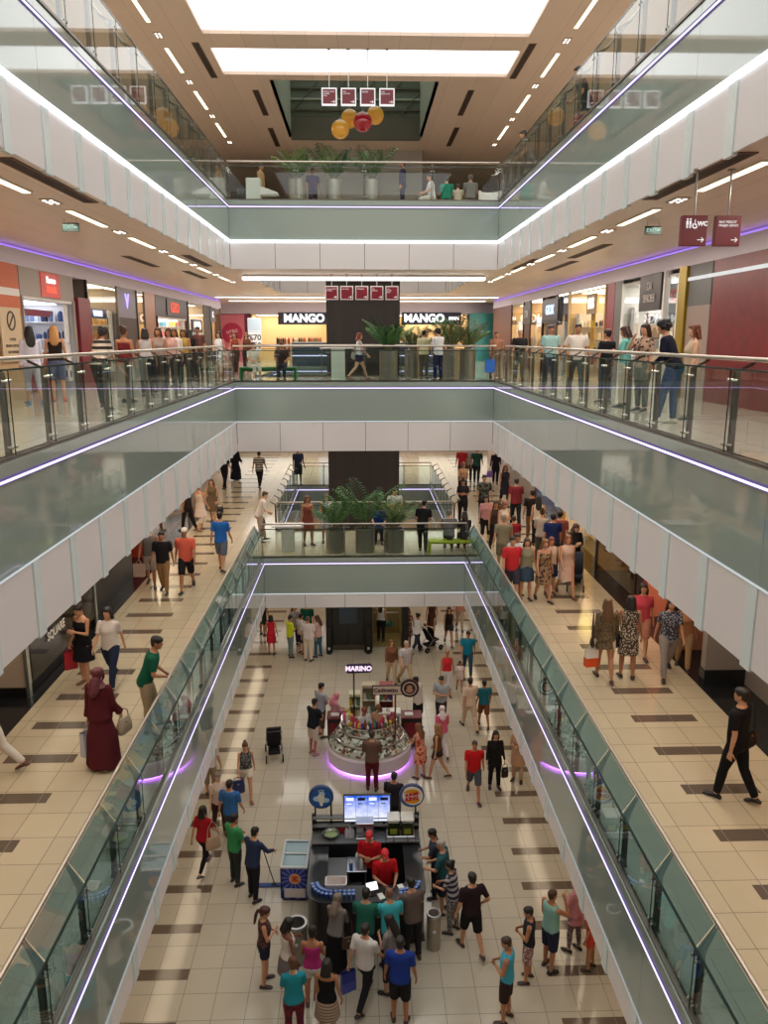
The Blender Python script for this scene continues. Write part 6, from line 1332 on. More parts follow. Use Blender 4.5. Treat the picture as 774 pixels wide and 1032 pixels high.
# --- far left group by the lifts
person('girl in red dress standing in the far left aisle', ft(0, 274, 659), 8, ('dress', (196, 40, 60)), None, ('bob', BLK), 'stand', 'f', 1.60, (60, 40, 40), 'm')
person('person in black half hidden behind the far left balustrade', ft(0, 265, 640), 30, ('tee', (34, 32, 36)), ('shorts', (44, 40, 42)), ('short', BLK), 'stand', 'm', 1.72, (50, 40, 40), 't')
person('man in neon yellow shirt and jeans left of the lifts', ft(0, 293, 662), 60, ('tee', (206, 226, 46)), ('pants', (112, 130, 140)), ('short', BLK), 'hands', 'm', 1.70, (36, 32, 34), 'm')
person('man in white shirt and beige trousers left of the lifts, back turned', ft(0, 311, 666), 12, ('tee', (216, 206, 208)), ('pants', (214, 200, 186)), ('crop', (96, 84, 76)), 'stand', 'm', 1.80, (70, 64, 60), 'm')
person('youth in white shirt between the yellow and the white shirted man', (-2.36, 29.58, G0), 40, ('tee', (212, 210, 220)), ('shorts', (52, 54, 80)), ('short', BLK), 'stand', 'm', 1.66, (90, 50, 46), 'm')
person('tall man in dark green shirt at the back of the group near the lifts', ft(0, 310, 650), 190, ('tee', (26, 84, 62)), ('pants', (50, 50, 54)), ('short', BLK), 'stand', 'm', 1.82, (40, 36, 36), 'm')
person('woman in pale pink shirt and jeans next to the lift frame', ft(0, 321, 662), -60, ('tee', (214, 176, 170)), ('pants', (64, 100, 120)), ('long', BRN), 'phone', 'f', 1.70, (60, 54, 54), 'm')
person('woman with grey shirt at the back left of the group near the lifts', ft(0, 297, 650), 150, ('tee', (160, 150, 150)), ('pants', (60, 54, 58)), ('long', BRN), 'stand', 'f', 1.68, (60, 54, 54), 'm')
person('woman in white shirt with green bag standing in the right lift opening', ft(0, 384, 646), 20, ('tank', (222, 222, 222)), ('pants', (34, 36, 42)), ('long', BLK), 'stand', 'f', 1.68, (40, 36, 36), 'm')
# --- staff
person('kiosk worker in red cap and red shirt at the back of the burger kiosk', (.14, 15.45, G0), 190, ('tee', (186, 24, 34)), ('pants', (34, 32, 36)), ('cap', (196, 28, 36)), 'hands', 'm', 1.68, (30, 28, 28), 'm')
person('kiosk worker in red cap and red shirt leaning at the front counter', (.44, 14.82, G0), 170, ('tee', (194, 26, 34)), ('pants', (34, 32, 36)), ('cap', (204, 30, 36)), 'counter', 'm', 1.72, (30, 28, 28), 'm')
person('boy in black shirt standing behind the burger kiosk screen', hd(0, 397, 780, 1.66), 15, ('tee', (48, 42, 50)), ('pants', (34, 32, 38)), ('short', BLK), 'hands', 'm', 1.66, (30, 28, 28), 't')
person('seller in white apron and dark red cap inside the corn kiosk', (.02, 21.5, G0), 160, ('tee', (214, 206, 206)), ('pants', (90, 60, 50)), ('cap', (120, 24, 30)), 'counter', 'f', 1.66, (40, 36, 36), 'm')
person('seller with reddish hair inside the corn kiosk', (.50, 21.7, G0), 200, ('tee', (196, 150, 120)), ('pants', (90, 60, 50)), ('bob', (110, 60, 36)), 'counter', 'f', 1.64, (40, 36, 36), 'm')
# --- lower gallery, left walkway
person('woman in burgundy headscarf and long burgundy gown with shopping bags', ft(1, 106, 773), 14, ('abaya', (84, 28, 36)), None, ('scarf', (96, 36, 46)), 'carrys', 'f', 1.68, (170, 150, 140), 'l')
person('man in dark green polo leaning on the left railing', (-3.72, 12.9, G1), 80, ('tee', (20, 86, 62)), ('pants', (176, 152, 122)), ('short', BLK), 'lean', 'm', 1.76, (60, 48, 42), 't')
person('woman in black dress and high bun walking with a red bag', ft(1, 87, 690), -150, ('sundress', (24, 24, 30)), None, ('bun', (40, 28, 26)), 'phone', 'f', 1.68, (150, 110, 90), 'm')
person('woman in white shirt with black print and dark jeans, chatting', ft(1, 114, 691), 185, ('tee', (218, 208, 202)), ('pants', (36, 44, 70)), ('bob', BLK), 'walk', 'f', 1.68, (50, 46, 48), 'm')
person('man in grey sleeveless shirt and pale shorts, leftmost of the three men', ft(1, 153, 591), 172, ('tank', (116, 108, 106)), ('shorts', (176, 164, 156)), ('short', BLK), 'carry', 'm', 1.74, (70, 54, 50), 't')
person('man in black shirt and khaki trousers between two other men', ft(1, 166, 597), 180, ('tee', (32, 31, 36)), ('pants', (160, 122, 84)), ('short', BLK), 'stroll', 'm', 1.70, (50, 44, 40), 't')
person('man in coral shirt, white cap and black shorts', ft(1, 189, 595), 176, ('tee', (218, 100, 82)), ('shorts', (30, 28, 34)), ('cap', (226, 214, 204)), 'walkb', 'm', 1.80, (36, 32, 34), 't')
person('man in blue polo shirt and grey shorts walking away', ft(1, 224, 575), 10, ('tee', (40, 104, 186)), ('shorts', (100, 108, 122)), ('short', BLK), 'stroll', 'm', 1.78, (40, 38, 40), 'm')
person('woman in short olive brown dress with a black bag', ft(1, 215, 528), 182, ('dress', (112, 92, 72)), None, ('long', BRN), 'stroll', 'f', 1.70, (70, 50, 44), 'm')
person('woman in long white dress left of the olive dress', ft(1, 203, 535), 30, ('sundress', (224, 206, 196)), ('capri', (222, 206, 196)), ('bun', (120, 84, 60)), 'stroll', 'f', 1.70, (120, 80, 70), 'm')
person('person in dark clothes at the red lit shop door on the left', ft(1, 190, 535), -60, ('tee', (44, 32, 32)), ('pants', (40, 34, 36)), ('short', BLK), 'stroll', 'm', 1.72, (40, 36, 36), 't')
person('woman in black headscarf and black gown with a blue backpack', ft(1, 238, 484), 20, ('abaya', (28, 28, 42)), None, ('scarf', (26, 24, 28)), 'carrys', 'f', 1.66, (40, 36, 36), 'l')
person('man in black under the far end of the left panels', ft(1, 227, 493), 25, ('tee', (30, 28, 30)), ('pants', (30, 29, 34)), ('short', BLK), 'stroll', 'm', 1.74, (40, 36, 36), 't')
person('man in black and white striped shirt walking away at the far left', ft(1, 262, 492), 10, ('tee', pattern('stripe', (30, 28, 30), (190, 180, 170), 9)), ('pants', (28, 27, 30)), ('short', BLK), 'walk', 'm', 1.74, (30, 28, 30), 'm')
person('man in white shirt with a black bag leaning on the left railing corner', ft(1, 262, 546), 75, ('tee', (222, 216, 210)), ('pants', (170, 150, 130)), ('short', (70, 50, 40)), 'lean', 'm', 1.74, (60, 50, 46), 'l')
person('man in white trousers walking out of view at the left edge', ft(1, -6, 782), -95, ('tee', (210, 204, 200)), ('pants', (216, 208, 200)), ('short', BLK), 'walk', 'm', 1.74, (90, 50, 40), 'm')
# --- lower bridge and beyond
person('man in navy shirt leaning on the railing left of the dark tower', ft(1, 301, 489), 150, ('tee', (42, 46, 76)), ('shorts', (70, 66, 72)), ('short', BLK), 'stand', 'm', 1.76, (40, 36, 36), 't')
person('person in black clothes leaning at the railing right of the palms', (1.94, 24.55, G1), 20, ('tee', (28, 27, 30)), ('pants', (30, 29, 32)), ('short', BLK), 'lean', 'm', 1.70, (30, 28, 30), 'm')
person('person in blue shirt seated behind the middle palm', (.62, 26.1, G1-.0), 185, ('tee', (34, 62, 150)), ('pants', (40, 44, 64)), ('short', BLK), 'sit', 'm', 1.74, (40, 36, 36), 'm')
person('man in pale grey shirt standing behind the right palm', (1.15, 26.6, G1), 175, ('tee', (170, 170, 164)), ('pants', (60, 58, 56)), ('short', BLK), 'hands', 'm', 1.72, (40, 36, 36), 't')
person('woman in patterned blue dress behind the left palm', (-1.15, 25.9, G1), 170, ('dress', pattern('spot', (60, 90, 130), (190, 190, 190), 14)), None, ('long', BRN), 'hands', 'f', 1.66, (60, 50, 46), 'm')
person('woman in red brown dress standing left of the left palm', (-1.75, 25.6, G1), 150, ('sundress', (128, 66, 52)), None, ('long', (96, 56, 36)), 'relax', 'f', 1.66, (80, 50, 40), 't')
person('person in grey striped shirt sitting on the lime bench, back turned', (2.80, 24.68, G1), 5, ('tee', pattern('stripe', (130, 130, 128), (88, 88, 90), 20)), ('pants', (60, 58, 60)), ('short', (110, 104, 100)), 'sit', 'm', 1.74, (40, 36, 36), 'm')
person('person in dark shirt sitting at the right end of the lime bench', (3.32, 24.68, G1), -8, ('tee', (46, 42, 46)), ('pants', (40, 38, 42)), ('bob', BLK), 'sit', 'f', 1.66, (40, 36, 36), 'm')
# --- lower gallery, right walkway
person('woman in olive mottled dress over white shorts with an orange white bag', ft(1, 608, 685), 8, ('tunic', pattern('noise', (112, 92, 66), (80, 66, 48), 26)), ('mini', (216, 200, 186)), ('long', (104, 72, 48)), 'stroll', 'f', 1.72, (60, 44, 40), 't')
person('woman in leopard print dress with a big black handbag', ft(1, 631, 683), 12, ('dress', pattern('spot', (196, 178, 160), (70, 58, 50), 26)), None, ('bob', BLK), 'stand', 'f', 1.72, (50, 40, 38), 't')
person('woman in coral red top facing us beside the leopard dress', ft(1, 644, 662), 195, ('tee', (200, 70, 84)), ('shorts', (196, 130, 110)), ('long', BLK), 'stroll', 'f', 1.66, (90, 60, 50), 'm')
person('woman in print shirt and open dark jacket with grey trousers', ft(1, 671, 681), 190, ('tee', pattern('spot', (150, 150, 160), (60, 60, 76), 24)), ('pants', (146, 136, 134)), ('long', (50, 32, 28)), 'walkb', 'f', 1.70, (50, 46, 46), 'm')
person('child in orange and tan clothes beside the print shirt woman', (6.62, 15.25, G1), 200, ('tee', (176, 120, 84)), ('pants', (186, 150, 110)), ('long', BRN), 'stroll', 'f', 1.5, (60, 46, 44), 't')
person('man in black shirt and trousers striding left with a shoulder bag', ft(1, 737, 806), -40, ('tee', (24, 22, 24)), ('pants', (22, 21, 24)), ('short', BLK), 'stroll', 'm', 1.80, (26, 24, 26), 'm')
person('man in red shirt with red bag beside the green topped woman', (3.88, 19.7, G1), 172, ('tee', (196, 48, 54)), ('shorts', (62, 62, 76)), ('short', BLK), 'stroll', 'm', 1.74, (60, 40, 38), 'm')
person('woman in sage green top and blue skirt', (4.27, 19.78, G1), 178, ('tank', (136, 132, 110)), ('skirt', (56, 74, 96)), ('bob', (70, 46, 36)), 'stand', 'f', 1.66, (70, 50, 44), 'm')
person('woman in dark flowered dress with long fair hair', ft(1, 547, 606), 170, ('sundress', pattern('spot', (54, 44, 44), (150, 120, 90), 14)), None, ('long', (130, 92, 62)), 'stroll', 'f', 1.68, (60, 44, 40), 'm')
person('girl in white top and navy skirt between two women', (5.02, 20.25, G1), 180, ('tank', (206, 184, 170)), ('skirt', (44, 46, 66)), ('long', (120, 66, 44)), 'stand', 'f', 1.56, (90, 60, 50), 'm')
person('woman in short pale pink dress with white bag', (5.40, 20.05, G1), 175, ('dress', (216, 186, 172)), None, ('long', (140, 92, 64)), 'walk', 'f', 1.74, (120, 80, 66), 'm')
person('woman in black headscarf and gown by the right wall', ft(1, 577, 586), 170, ('abaya', (26, 25, 30)), None, ('scarf', (70, 40, 40)), 'hands', 'f', 1.66, (40, 36, 36), 'l')
person('man in dark blue shirt walking away in the right crowd', ft(1, 555, 575), 5, ('tee', (36, 50, 104)), ('pants', (40, 40, 50)), ('short', BLK), 'stroll', 'm', 1.74, (40, 36, 36), 'm')
person('stout man in khaki shirt next to the right railing', ft(1, 506, 576), 8, ('tee', (140, 128, 104)), ('shorts', (130, 120, 100)), ('cap', (150, 136, 116)), 'stroll', 'm', 1.72, (60, 50, 46), 'm')
person('youth in white shirt partly hidden behind the red shirted man', hd(1, 521, 538, 1.66), 175, ('tee', (206, 204, 206)), ('pants', (60, 56, 60)), ('short', BLK), 'stroll', 'm', 1.66, (40, 36, 36), 't')
person('man in red and dark striped shirt walking away up the right side', ft(1, 519, 531), 4, ('tee', pattern('vstripe', (150, 34, 48), (60, 24, 36), 22)), ('pants', (36, 34, 40)), ('short', BLK), 'stroll', 'm', 1.80, (40, 36, 36), 'm')
person('child with red backpack in the middle of the right crowd', hd(1, 518, 520, 1.5), 4, ('tee', (150, 40, 48)), ('pants', (60, 56, 60)), ('short', BRN), 'stroll', 'm', 1.5, (40, 36, 36), 'm')
person('man in black shirt with pale print coming towards us', ft(1, 487, 527), 182, ('tee', pattern('noise', (30, 30, 30), (90, 92, 80), 9)), ('pants', (34, 33, 38)), ('short', BLK), 'stand', 'm', 1.80, (40, 36, 36), 't')
person('woman in pink shirt and black trousers coming towards us', ft(1, 489, 547), 180, ('tee', (196, 140, 146)), ('capri', (30, 28, 32)), ('bob', BLK), 'stand', 'f', 1.60, (60, 50, 50), 'm')
person('woman in dark vest behind the pink shirt', hd(1, 500, 505, 1.66), 180, ('tank', (74, 54, 46)), ('pants', (40, 38, 42)), ('long', BRN), 'stroll', 'f', 1.66, (40, 36, 36), 't')
person('woman in white vest holding something, right of the pink shirt', hd(1, 508, 506, 1.70), 150, ('tank', (216, 200, 190)), ('capri', (196, 184, 176)), ('long', (130, 80, 60)), 'phone', 'f', 1.70, (60, 50, 46), 'm')
person('woman in dark shirt and trousers by the railing at the right', ft(1, 466, 527), 190, ('tee', (36, 34, 38)), ('pants', (32, 31, 36)), ('bun', BLK), 'hands', 'f', 1.66, (40, 36, 36), 't')
person('woman in white top and black trousers with long hair walking away', ft(1, 541, 551), 8, ('tank', (216, 206, 202)), ('pants', (32, 30, 34)), ('long', BLK), 'stroll', 'f', 1.70, (40, 36, 36), 'm')
person('man in black shirt left of the yellow lit shop', hd(1, 537, 494, 1.76), 10, ('tee', (36, 32, 34)), ('pants', (130, 90, 66)), ('short', BLK), 'stroll', 'm', 1.76, (60, 46, 44), 't')
person('man in red shirt far behind at the right of the lift tower', ft(1, 465, 487), 12, ('tee', (180, 48, 60)), ('pants', (60, 60, 66)), ('short', BLK), 'stand', 'm', 1.74, (40, 36, 36), 'm')
person('man in pale blue shirt right of the far red shirt', ft(1, 472, 486), 10, ('tee', (176, 184, 194)), ('pants', (66, 66, 76)), ('short', BLK), 'stroll', 'm', 1.74, (40, 36, 36), 'm')
person('man in dark green shirt striding away in the far right aisle', ft(1, 480, 487), 12, ('tee', (40, 78, 66)), ('pants', (34, 36, 46)), ('short', BLK), 'walk', 'm', 1.76, (40, 36, 36), 'm')
person('person in black with a lilac bag striding away at the far right', ft(1, 499, 488), 14, ('longtee', (32, 32, 42)), ('pants', (28, 28, 38)), ('short', BLK), 'walk', 'f', 1.72, (40, 36, 36), 'm')
person('woman in tan top with long hair by the far railing on the right', ft(1, 466, 506), 170, ('tank', (196, 150, 110)), ('pants', (60, 50, 46)), ('long', (110, 70, 44)), 'hands', 'f', 1.68, (40, 36, 36), 'm')
person('woman in black dress far right under the panels', ft(1, 508, 510), 175, ('dress', (44, 38, 48)), ('capri', (40, 36, 40)), ('long', BRN), 'stroll', 'f', 1.70, (40, 36, 36), 't')
person('man in maroon shirt next to the yellow lit shop', hd(1, 565, 516, 1.70), 30, ('tee', (150, 80, 70)), ('pants', (60, 64, 84)), ('short', BLK), 'stand', 'm', 1.70, (40, 36, 36), 'm')
person('woman in pale grey top carrying papers near the yellow lit shop', (5.42, 23.15, G1), 20, ('tee', (186, 172, 160)), ('pants', (90, 80, 76)), ('bun', BRN), 'hands', 'f', 1.70, (40, 36, 36), 'm')
# --- middle gallery, left side
person('woman in white blouse with long black hair before the jewellery shop', ft(2, 36, 408), -30, ('longtee', (206, 206, 226)), ('capri', (176, 180, 200)), ('long', (22, 20, 26)), 'carry', 'f', 1.68, (60, 130, 190), 'm')
person('woman with long fair hair and black top before the jewellery shop', ft(2, 60, 404), -20, ('strap', (44, 34, 34)), ('shorts', (90, 100, 130)), ('long', (190, 140, 84)), 'stand', 'f', 1.68, (200, 90, 80), 'm')
person('curly haired woman in black and white striped top at the left railing', (-4.75, 14.9, G2), 20, ('tee', pattern('stripe', (30, 27, 28), (206, 190, 170), 8)), ('pants', (30, 29, 32)), ('curly', BLK), 'lean', 'f', 1.66, (40, 36, 36), 't')
person('woman with bare shoulders and grey skirt at the left railing', (-4.75, 16.6, G2), 15, ('strap', (116, 40, 44)), ('longskirt', (150, 146, 140)), ('bun', BRN), 'stand', 'f', 1.66, (60, 50, 46), 't')
person('woman with black hair and white vest, back to us at the left railing', (-4.75, 18.2, G2), -10, ('tank', (196, 190, 190)), ('pants', (36, 36, 46)), ('bob', BLK), 'stand', 'f', 1.64, (40, 36, 36), 't')
LB = [('woman in grey top facing us below the red lit sign', 19.6, 'f', 180, ('tank', (160, 140, 130)), 'long', BRN), ('girl in pink top behind the left railing', 21.0, 'f', 175, ('tee', (206, 160, 150)), 'bob', BRN), ('woman in white shirt facing us at the left railing', 21.9, 'f', 185, ('tee', (216, 204, 196)), 'bob', BRN),
      ('woman in yellow olive vest at the left railing', 23.4, 'f', 175, ('tank', (170, 140, 66)), 'bob', BRN), ('woman in black with long black hair at the left railing', 24.6, 'f', 20, ('tee', (30, 27, 30)), 'long', BLK), ('tall man in brown shirt at the end of the left row', 26.4, 'm', 190, ('tee', (96, 60, 56)), 'short', BLK)]
for lb, y, sx, fc, top, hr, hc in LB:
    person(lb, (-4.8-(y-19.6)*.06, y, G2), fc, top, ('pants', (64, 62, 66)), (hr, hc), 'stand', sx, 1.68 if sx == 'f' else 1.80, (40, 36, 36), 't')
person('woman with long black hair and white dress before the pink poster', (-4.75, 27.6, G2), 200, ('dress', (214, 214, 222)), None, ('long', BLK), 'stroll', 'f', 1.66, (60, 50, 50), 'm')
person('woman in rust red top walking before the pink poster', (-4.5, 29.5, G2), 190, ('tank', (140, 66, 52)), ('pants', (70, 50, 44)), ('long', (104, 50, 36)), 'stroll', 'f', 1.66, (60, 50, 50), 'm')
person('woman in brown top furthest left before the pink poster', (-4.35, 31.4, G2), 170, ('tank', (110, 66, 52)), ('pants', (60, 50, 50)), ('long', (96, 50, 36)), 'stroll', 'f', 1.66, (60, 50, 50), 'm')
# --- middle bridge
person('woman in white shirt sitting on the left end of the green bench', (-3.35, 25.35, G2), 150, ('tee', (214, 208, 196)), ('capri', (206, 200, 190)), ('bob', BRN), 'sit', 'f', 1.64, (190, 180, 170), 'm')
person('person in black sitting on the right part of the green bench', (-2.42, 25.35, G2), 180, ('tee', (60, 46, 44)), ('pants', (40, 40, 48)), ('short', BRN), 'sit', 'm', 1.66, (60, 44, 40), 't')
person('woman with red hair, pale top and navy shorts walking past the white pedestal', ft(2, 362, 383), 80, ('tank', (206, 214, 216)), ('mini', (34, 32, 70)), ('bob', (130, 62, 40)), 'walk', 'f', 1.64, (120, 60, 50), 'l')
person('man in white polo and dark jeans standing before the fern', ft(2, 441, 384), -40, ('tee', (222, 222, 224)), ('pants', (36, 38, 80)), ('curly', BLK), 'hands', 'm', 1.72, (60, 56, 60), 'm')
person('man in pale yellow shirt left of the white polo', (2.05, 26.0, G2), 20, ('tee', (206, 200, 160)), ('pants', (90, 80, 70)), ('short', BLK), 'stand', 'm', 1.68, (60, 56, 60), 'm')
person('person with a blue carrier bag at the right end of the bridge', (4.35, 25.9, G2), 175, ('tee', (150, 110, 90)), ('pants', (170, 150, 130)), ('short', BRN), 'carry', 'm', 1.66, (60, 56, 60), 't')
# --- middle gallery, right side
person('older man in black shirt furthest along the right railing', (4.85, 24.6, G2), 180, ('tee', (36, 34, 38)), ('pants', (50, 46, 46)), ('crop', (150, 140, 132)), 'stand', 'm', 1.68, (60, 56, 60), 'm')
person('man in pale aqua shirt facing us at the right railing', (4.85, 20.6, G2), 182, ('tee', (150, 186, 186)), ('pants', (72, 80, 88)), ('short', BLK), 'stand', 'm', 1.76, (60, 56, 60), 't')
person('man in white polo shirt facing us at the right railing', (5.0, 18.6, G2), 185, ('tee', (222, 214, 206)), ('pants', (90, 96, 92)), ('short', BLK), 'hip', 'm', 1.78, (60, 56, 60), 't')
person('person in black shirt and jeans leaning, back to us, at the right railing', (4.95, 16.2, G2), -30, ('tee', (34, 33, 38)), ('pants', (70, 80, 92)), ('short', BLK), 'stand', 'm', 1.60, (60, 56, 60), 'm')
person('woman in turquoise shirt and white trousers at the right railing', (5.0, 15.2, G2), -60, ('tee', (120, 196, 190)), ('pants', (206, 200, 180)), ('bob', (60, 36, 28)), 'hands', 'f', 1.66, (60, 56, 60), 'm')
person('woman in flowered shirt touching her face at the right railing', (5.0, 14.2, G2), -120, ('tee', pattern('spot', (50, 40, 40), (170, 140, 120), 16)), ('pants', pattern('noise', (60, 60, 54), (110, 110, 96), 40)), ('bob', (40, 26, 24)), 'drink', 'f', 1.68, (60, 56, 60), 'm')
person('woman in navy shirt and jeans with a huge black bun leaning on the right railing', (4.72, 12.05, G2), -50, ('longtee', (24, 27, 44)), ('pants', (56, 80, 120)), ('curly', (20, 17, 18)), 'lean', 'f', 1.74, (200, 196, 180), 'm')
person('woman with auburn hair and cream top behind the navy shirt', (5.25, 12.7, G2), -80, ('tank', (196, 176, 150)), ('pants', (190, 180, 160)), ('bob', (104, 56, 36)), 'stand', 'f', 1.64, (60, 56, 60), 'l')
# --- top gallery
person('man in navy suit standing right of the palm pots on the top bridge', (1.35, 26.3, G3), -90, ('longtee', (30, 34, 70)), ('pants', (28, 30, 56)), ('short', BLK), 'stand', 'm', 1.72, (30, 28, 30), 't')
person('man in tan shirt walking left of the palm pots on the top bridge', (-3.05, 26.6, G3), 100, ('tee', (176, 140, 96)), ('pants', (120, 80, 60)), ('short', BLK), 'stroll', 'm', 1.70, (40, 36, 36), 't')
person('person in purple shirt between the first two palm pots', (-1.45, 26.75, G3), 160, ('tee', (70, 40, 92)), ('pants', (40, 36, 60)), ('short', BLK), 'stand', 'm', 1.58, (40, 36, 36), 't')
person('man in white shirt sitting on the left end of the wooden bench', (2.28, 26.42, G3), -100, ('tee', (220, 214, 212)), ('pants', (206, 200, 196)), ('short', BLK), 'sit', 'm', 1.72, (60, 56, 60), 'm')
person('person in teal green shirt sitting on the wooden bench, back turned', (2.74, 26.5, G3), 5, ('tee', (20, 128, 104)), ('pants', (50, 56, 60)), ('short', BLK), 'sit', 'm', 1.66, (60, 56, 60), 'm')
person('child sitting on the wooden bench right of the teal shirt', (3.10, 26.5, G3), 5, ('tee', (190, 176, 160)), ('pants', (50, 50, 54)), ('short', BLK), 'sit', 'm', 1.35, (60, 56, 60), 'm')
person('person in grey shirt sitting on the right end of the wooden bench', (3.50, 26.5, G3), 0, ('tee', (120, 116, 116)), ('pants', (70, 66, 66)), ('short', (90, 80, 76)), 'sit', 'm', 1.74, (60, 56, 60), 'm')
person('man in grey shirt leaning on the right railing of the top gallery', (4.55, 22.6, G3), -80, ('tee', (110, 110, 112)), ('pants', (80, 76, 76)), ('short', BLK), 'lean', 'm', 1.80, (60, 56, 60), 'm')
person('man in black further along the right railing of the top gallery', (4.62, 17.4, G3), -80, ('tee', (40, 36, 40)), ('pants', (50, 46, 46)), ('short', BLK), 'lean', 'm', 1.76, (60, 56, 60), 'm')
for p in PEOPLE:
    if p['at'][2] > 10: p['h'] *= .905 if p['at'][2] < 12 else .88
make_people()
# ================================================================ palms in steel pots
M_soil = cm(60, 46, 36, .9); M_stem = cm(96, 92, 52, .7)
LEAF = [mat('palm leaf %d' % i, srgb(*c), .5, spec=.4, noise=.2, nscale=6) for i, c in enumerate(((60, 106, 58), (80, 130, 66), (44, 80, 46), (104, 132, 66), (88, 92, 58)))]
def palm(label, x, y, z, r, h, frond, n, seed, leaf=0, group=None, spread=.9, droop=.75):
    R = random.Random(seed); t = thing('potted_palm', label, 'plant', (x, y, z), 0, group)
    m = MB(); m.lathe([(r*.94, 0), (r, .015), (r, h-.03), (r*1.04, h-.02), (r*1.04, h), (r*.9, h), (r*.88, h-.08), (.01, h-.08)], (0, 0, 0), 28); m.build('pot', mat('brushed pot steel', srgb(164, 160, 150), .3, .85), t, 40)
    m = MB(); m.lathe([(r*.88, h-.079), (r*.5, h-.05), (.01, h-.04)], (0, 0, 0), 20); m.build('soil', M_soil, t)
    for k in range(n):
        a = 2*PI*k/n+R.uniform(-.3, .3); L = frond*R.uniform(.75, 1.1); e = R.uniform(.5, 1.4); b = Vector((.05*math.cos(a), .05*math.sin(a), h-.06)); P = [b]; d = Vector((math.cos(a)*math.cos(e)*spread, math.sin(a)*math.cos(e)*spread, math.sin(e)+.7)).normalized()
        p = b.copy(); N = 9
        for i in range(N): p = p+d*L/N; P.append(p.copy()); d = (d+Vector((math.cos(a)*.05, math.sin(a)*.05, -droop/N*1.2*(i/N+.25)))).normalized()
        m = MB(); m.tube(P, [.012*(1-.8*i/N) for i in range(N+1)], 5)
        m.cur = 1
        for i in range(2, N+1):
            for q in (0, .5):
                if i == N and q: continue
                c = P[i] if not q else P[i].lerp(P[min(i+1, N)], .5); dd = (P[min(i+1, N)]-P[i-1]).normalized(); sd = dd.cross(Vector((0, 0, 1)))
                if sd.length < .05: sd = Vector((math.sin(a), -math.cos(a), 0))
                sd.normalize(); up = sd.cross(dd); l = L*.34*math.sin(PI*min(1, (i-1)/(N)*.9+.12))
                for s in (-1, 1):
                    tip = c+sd*s*l*.85+dd*l*.5-Vector((0, 0, l*.28)); mid = c+sd*s*l*.42+dd*l*.22+up*.015; w = dd*.02
                    m.add([c, mid-w, tip, mid+w], [(0, 1, 2, 3)])
        m.build('frond', [M_stem, LEAF[(leaf+R.randrange(2)) % 5]], t)
    return t
GB, GT, GM = 'palms on the lower bridge', 'palms on the top bridge', 'plants on the middle bridge'
palm('bushy palm in a steel pot, leftmost on the lower bridge', -.83, 24.75, G1, .3, .76, 1.15, 12, 1, 0, GB)
palm('tall palm with one high frond in the middle pot of the lower bridge', .12, 24.75, G1, .31, .78, 1.75, 10, 2, 1, GB, .7, .6)
palm('palm in a steel pot, rightmost of three on the lower bridge', 1.06, 24.75, G1, .32, .76, 1.2, 12, 3, 2, GB)
palm('dark palm in a steel pot, leftmost on the top bridge', -1.9, 26.25, G3, .26, .95, 1.1, 12, 4, 2, GT)
palm('dark palm in a steel pot, second from left on the top bridge', -.76, 26.25, G3, .24, .95, 1.1, 12, 5, 2, GT)
palm('dark palm in a steel pot, third from left on the top bridge', .40, 26.25, G3, .25, .95, 1.2, 13, 6, 4, GT)
palm('bright green palm in a steel pot before the dark tower on the middle bridge', .88, 25.1, G2, .28, .92, 1.15, 20, 7, 1, GM, .8)
palm('brownish feathery plant in a steel pot right of the white polo on the middle bridge', 2.85, 25.5, G2, .26, .95, 1.1, 16, 8, 4, GM)
palm('feathery plant furthest right on the middle bridge', 3.45, 26.0, G2, .26, .95, 1.0, 14, 9, 3, GM)
palm('small plant behind the pale yellow shirt on the middle bridge', 1.72, 26.6, G2, .26, .92, .9, 12, 10, 4, GM)
# ================================================================ benches and tables
def bench(label, x, y, z, L, h, d, col, slats=0):
    t = thing('bench', label, 'bench', (x, y, z)); M = cm(*col, .4)
    if slats:
        for k in range(slats): m = MB(); w = d/slats; m.box(-L/2, L/2, -d/2+k*w+.006, -d/2+(k+1)*w-.006, h-.05, h, bev=.006); m.build('slat', M, t)
    else: m = MB(); m.box(-L/2, L/2, -d/2, d/2, h-.07, h, bev=.02); m.build('seat', M, t)
    for s in (-1, 1): m = MB(); m.box(s*(L/2-.08), s*(L/2-.0), -d/2+.02, d/2-.02, 0, h-.05, bev=.008); m.build('leg', M, t)
    m = MB(); m.box(-L/2+.1, L/2-.1, -.03, .03, h-.13, h-.06); m.build('rail', M, t)
    return t
bench('lime green bench on the lower bridge with two people sitting', 2.95, 24.62, G1, 1.62, .40, .42, (178, 196, 30)); bench('green bench on the left of the middle bridge with two people sitting', -2.85, 25.3, G2, 1.75, .40, .42, (22, 104, 50)); bench('pale wooden slatted bench on the top bridge with people sitting', 2.95, 26.45, G3, 1.9, .40, .44, (196, 176, 140), 4)
bench('second lime bench at the back of the lower bridge behind the palms', .55, 26.08, G1, 1.5, .40, .42, (196, 160, 40))
t = thing('pedestal_table', 'white block table with a wide top on the middle bridge', 'table', (-.68, 25.2, G2)); m = MB(); m.box(-.21, .21, -.2, .2, 0, .96, bev=.01); m.build('base', cm(206, 214, 202, .4), t); m = MB(); m.box(-.55, .50, -.26, .26, .96, 1.0, bev=.008); m.build('tabletop', M_white, t)
t = thing('pedestal_table', 'white block table left of the palms on the lower bridge', 'table', (-2.35, 25.0, G1)); m = MB(); m.box(-.2, .2, -.2, .2, 0, .8, bev=.01); m.build('base', cm(206, 206, 196, .4), t); m = MB(); m.box(-.5, .5, -.26, .26, .8, .85, bev=.008); m.build('tabletop', M_white, t)
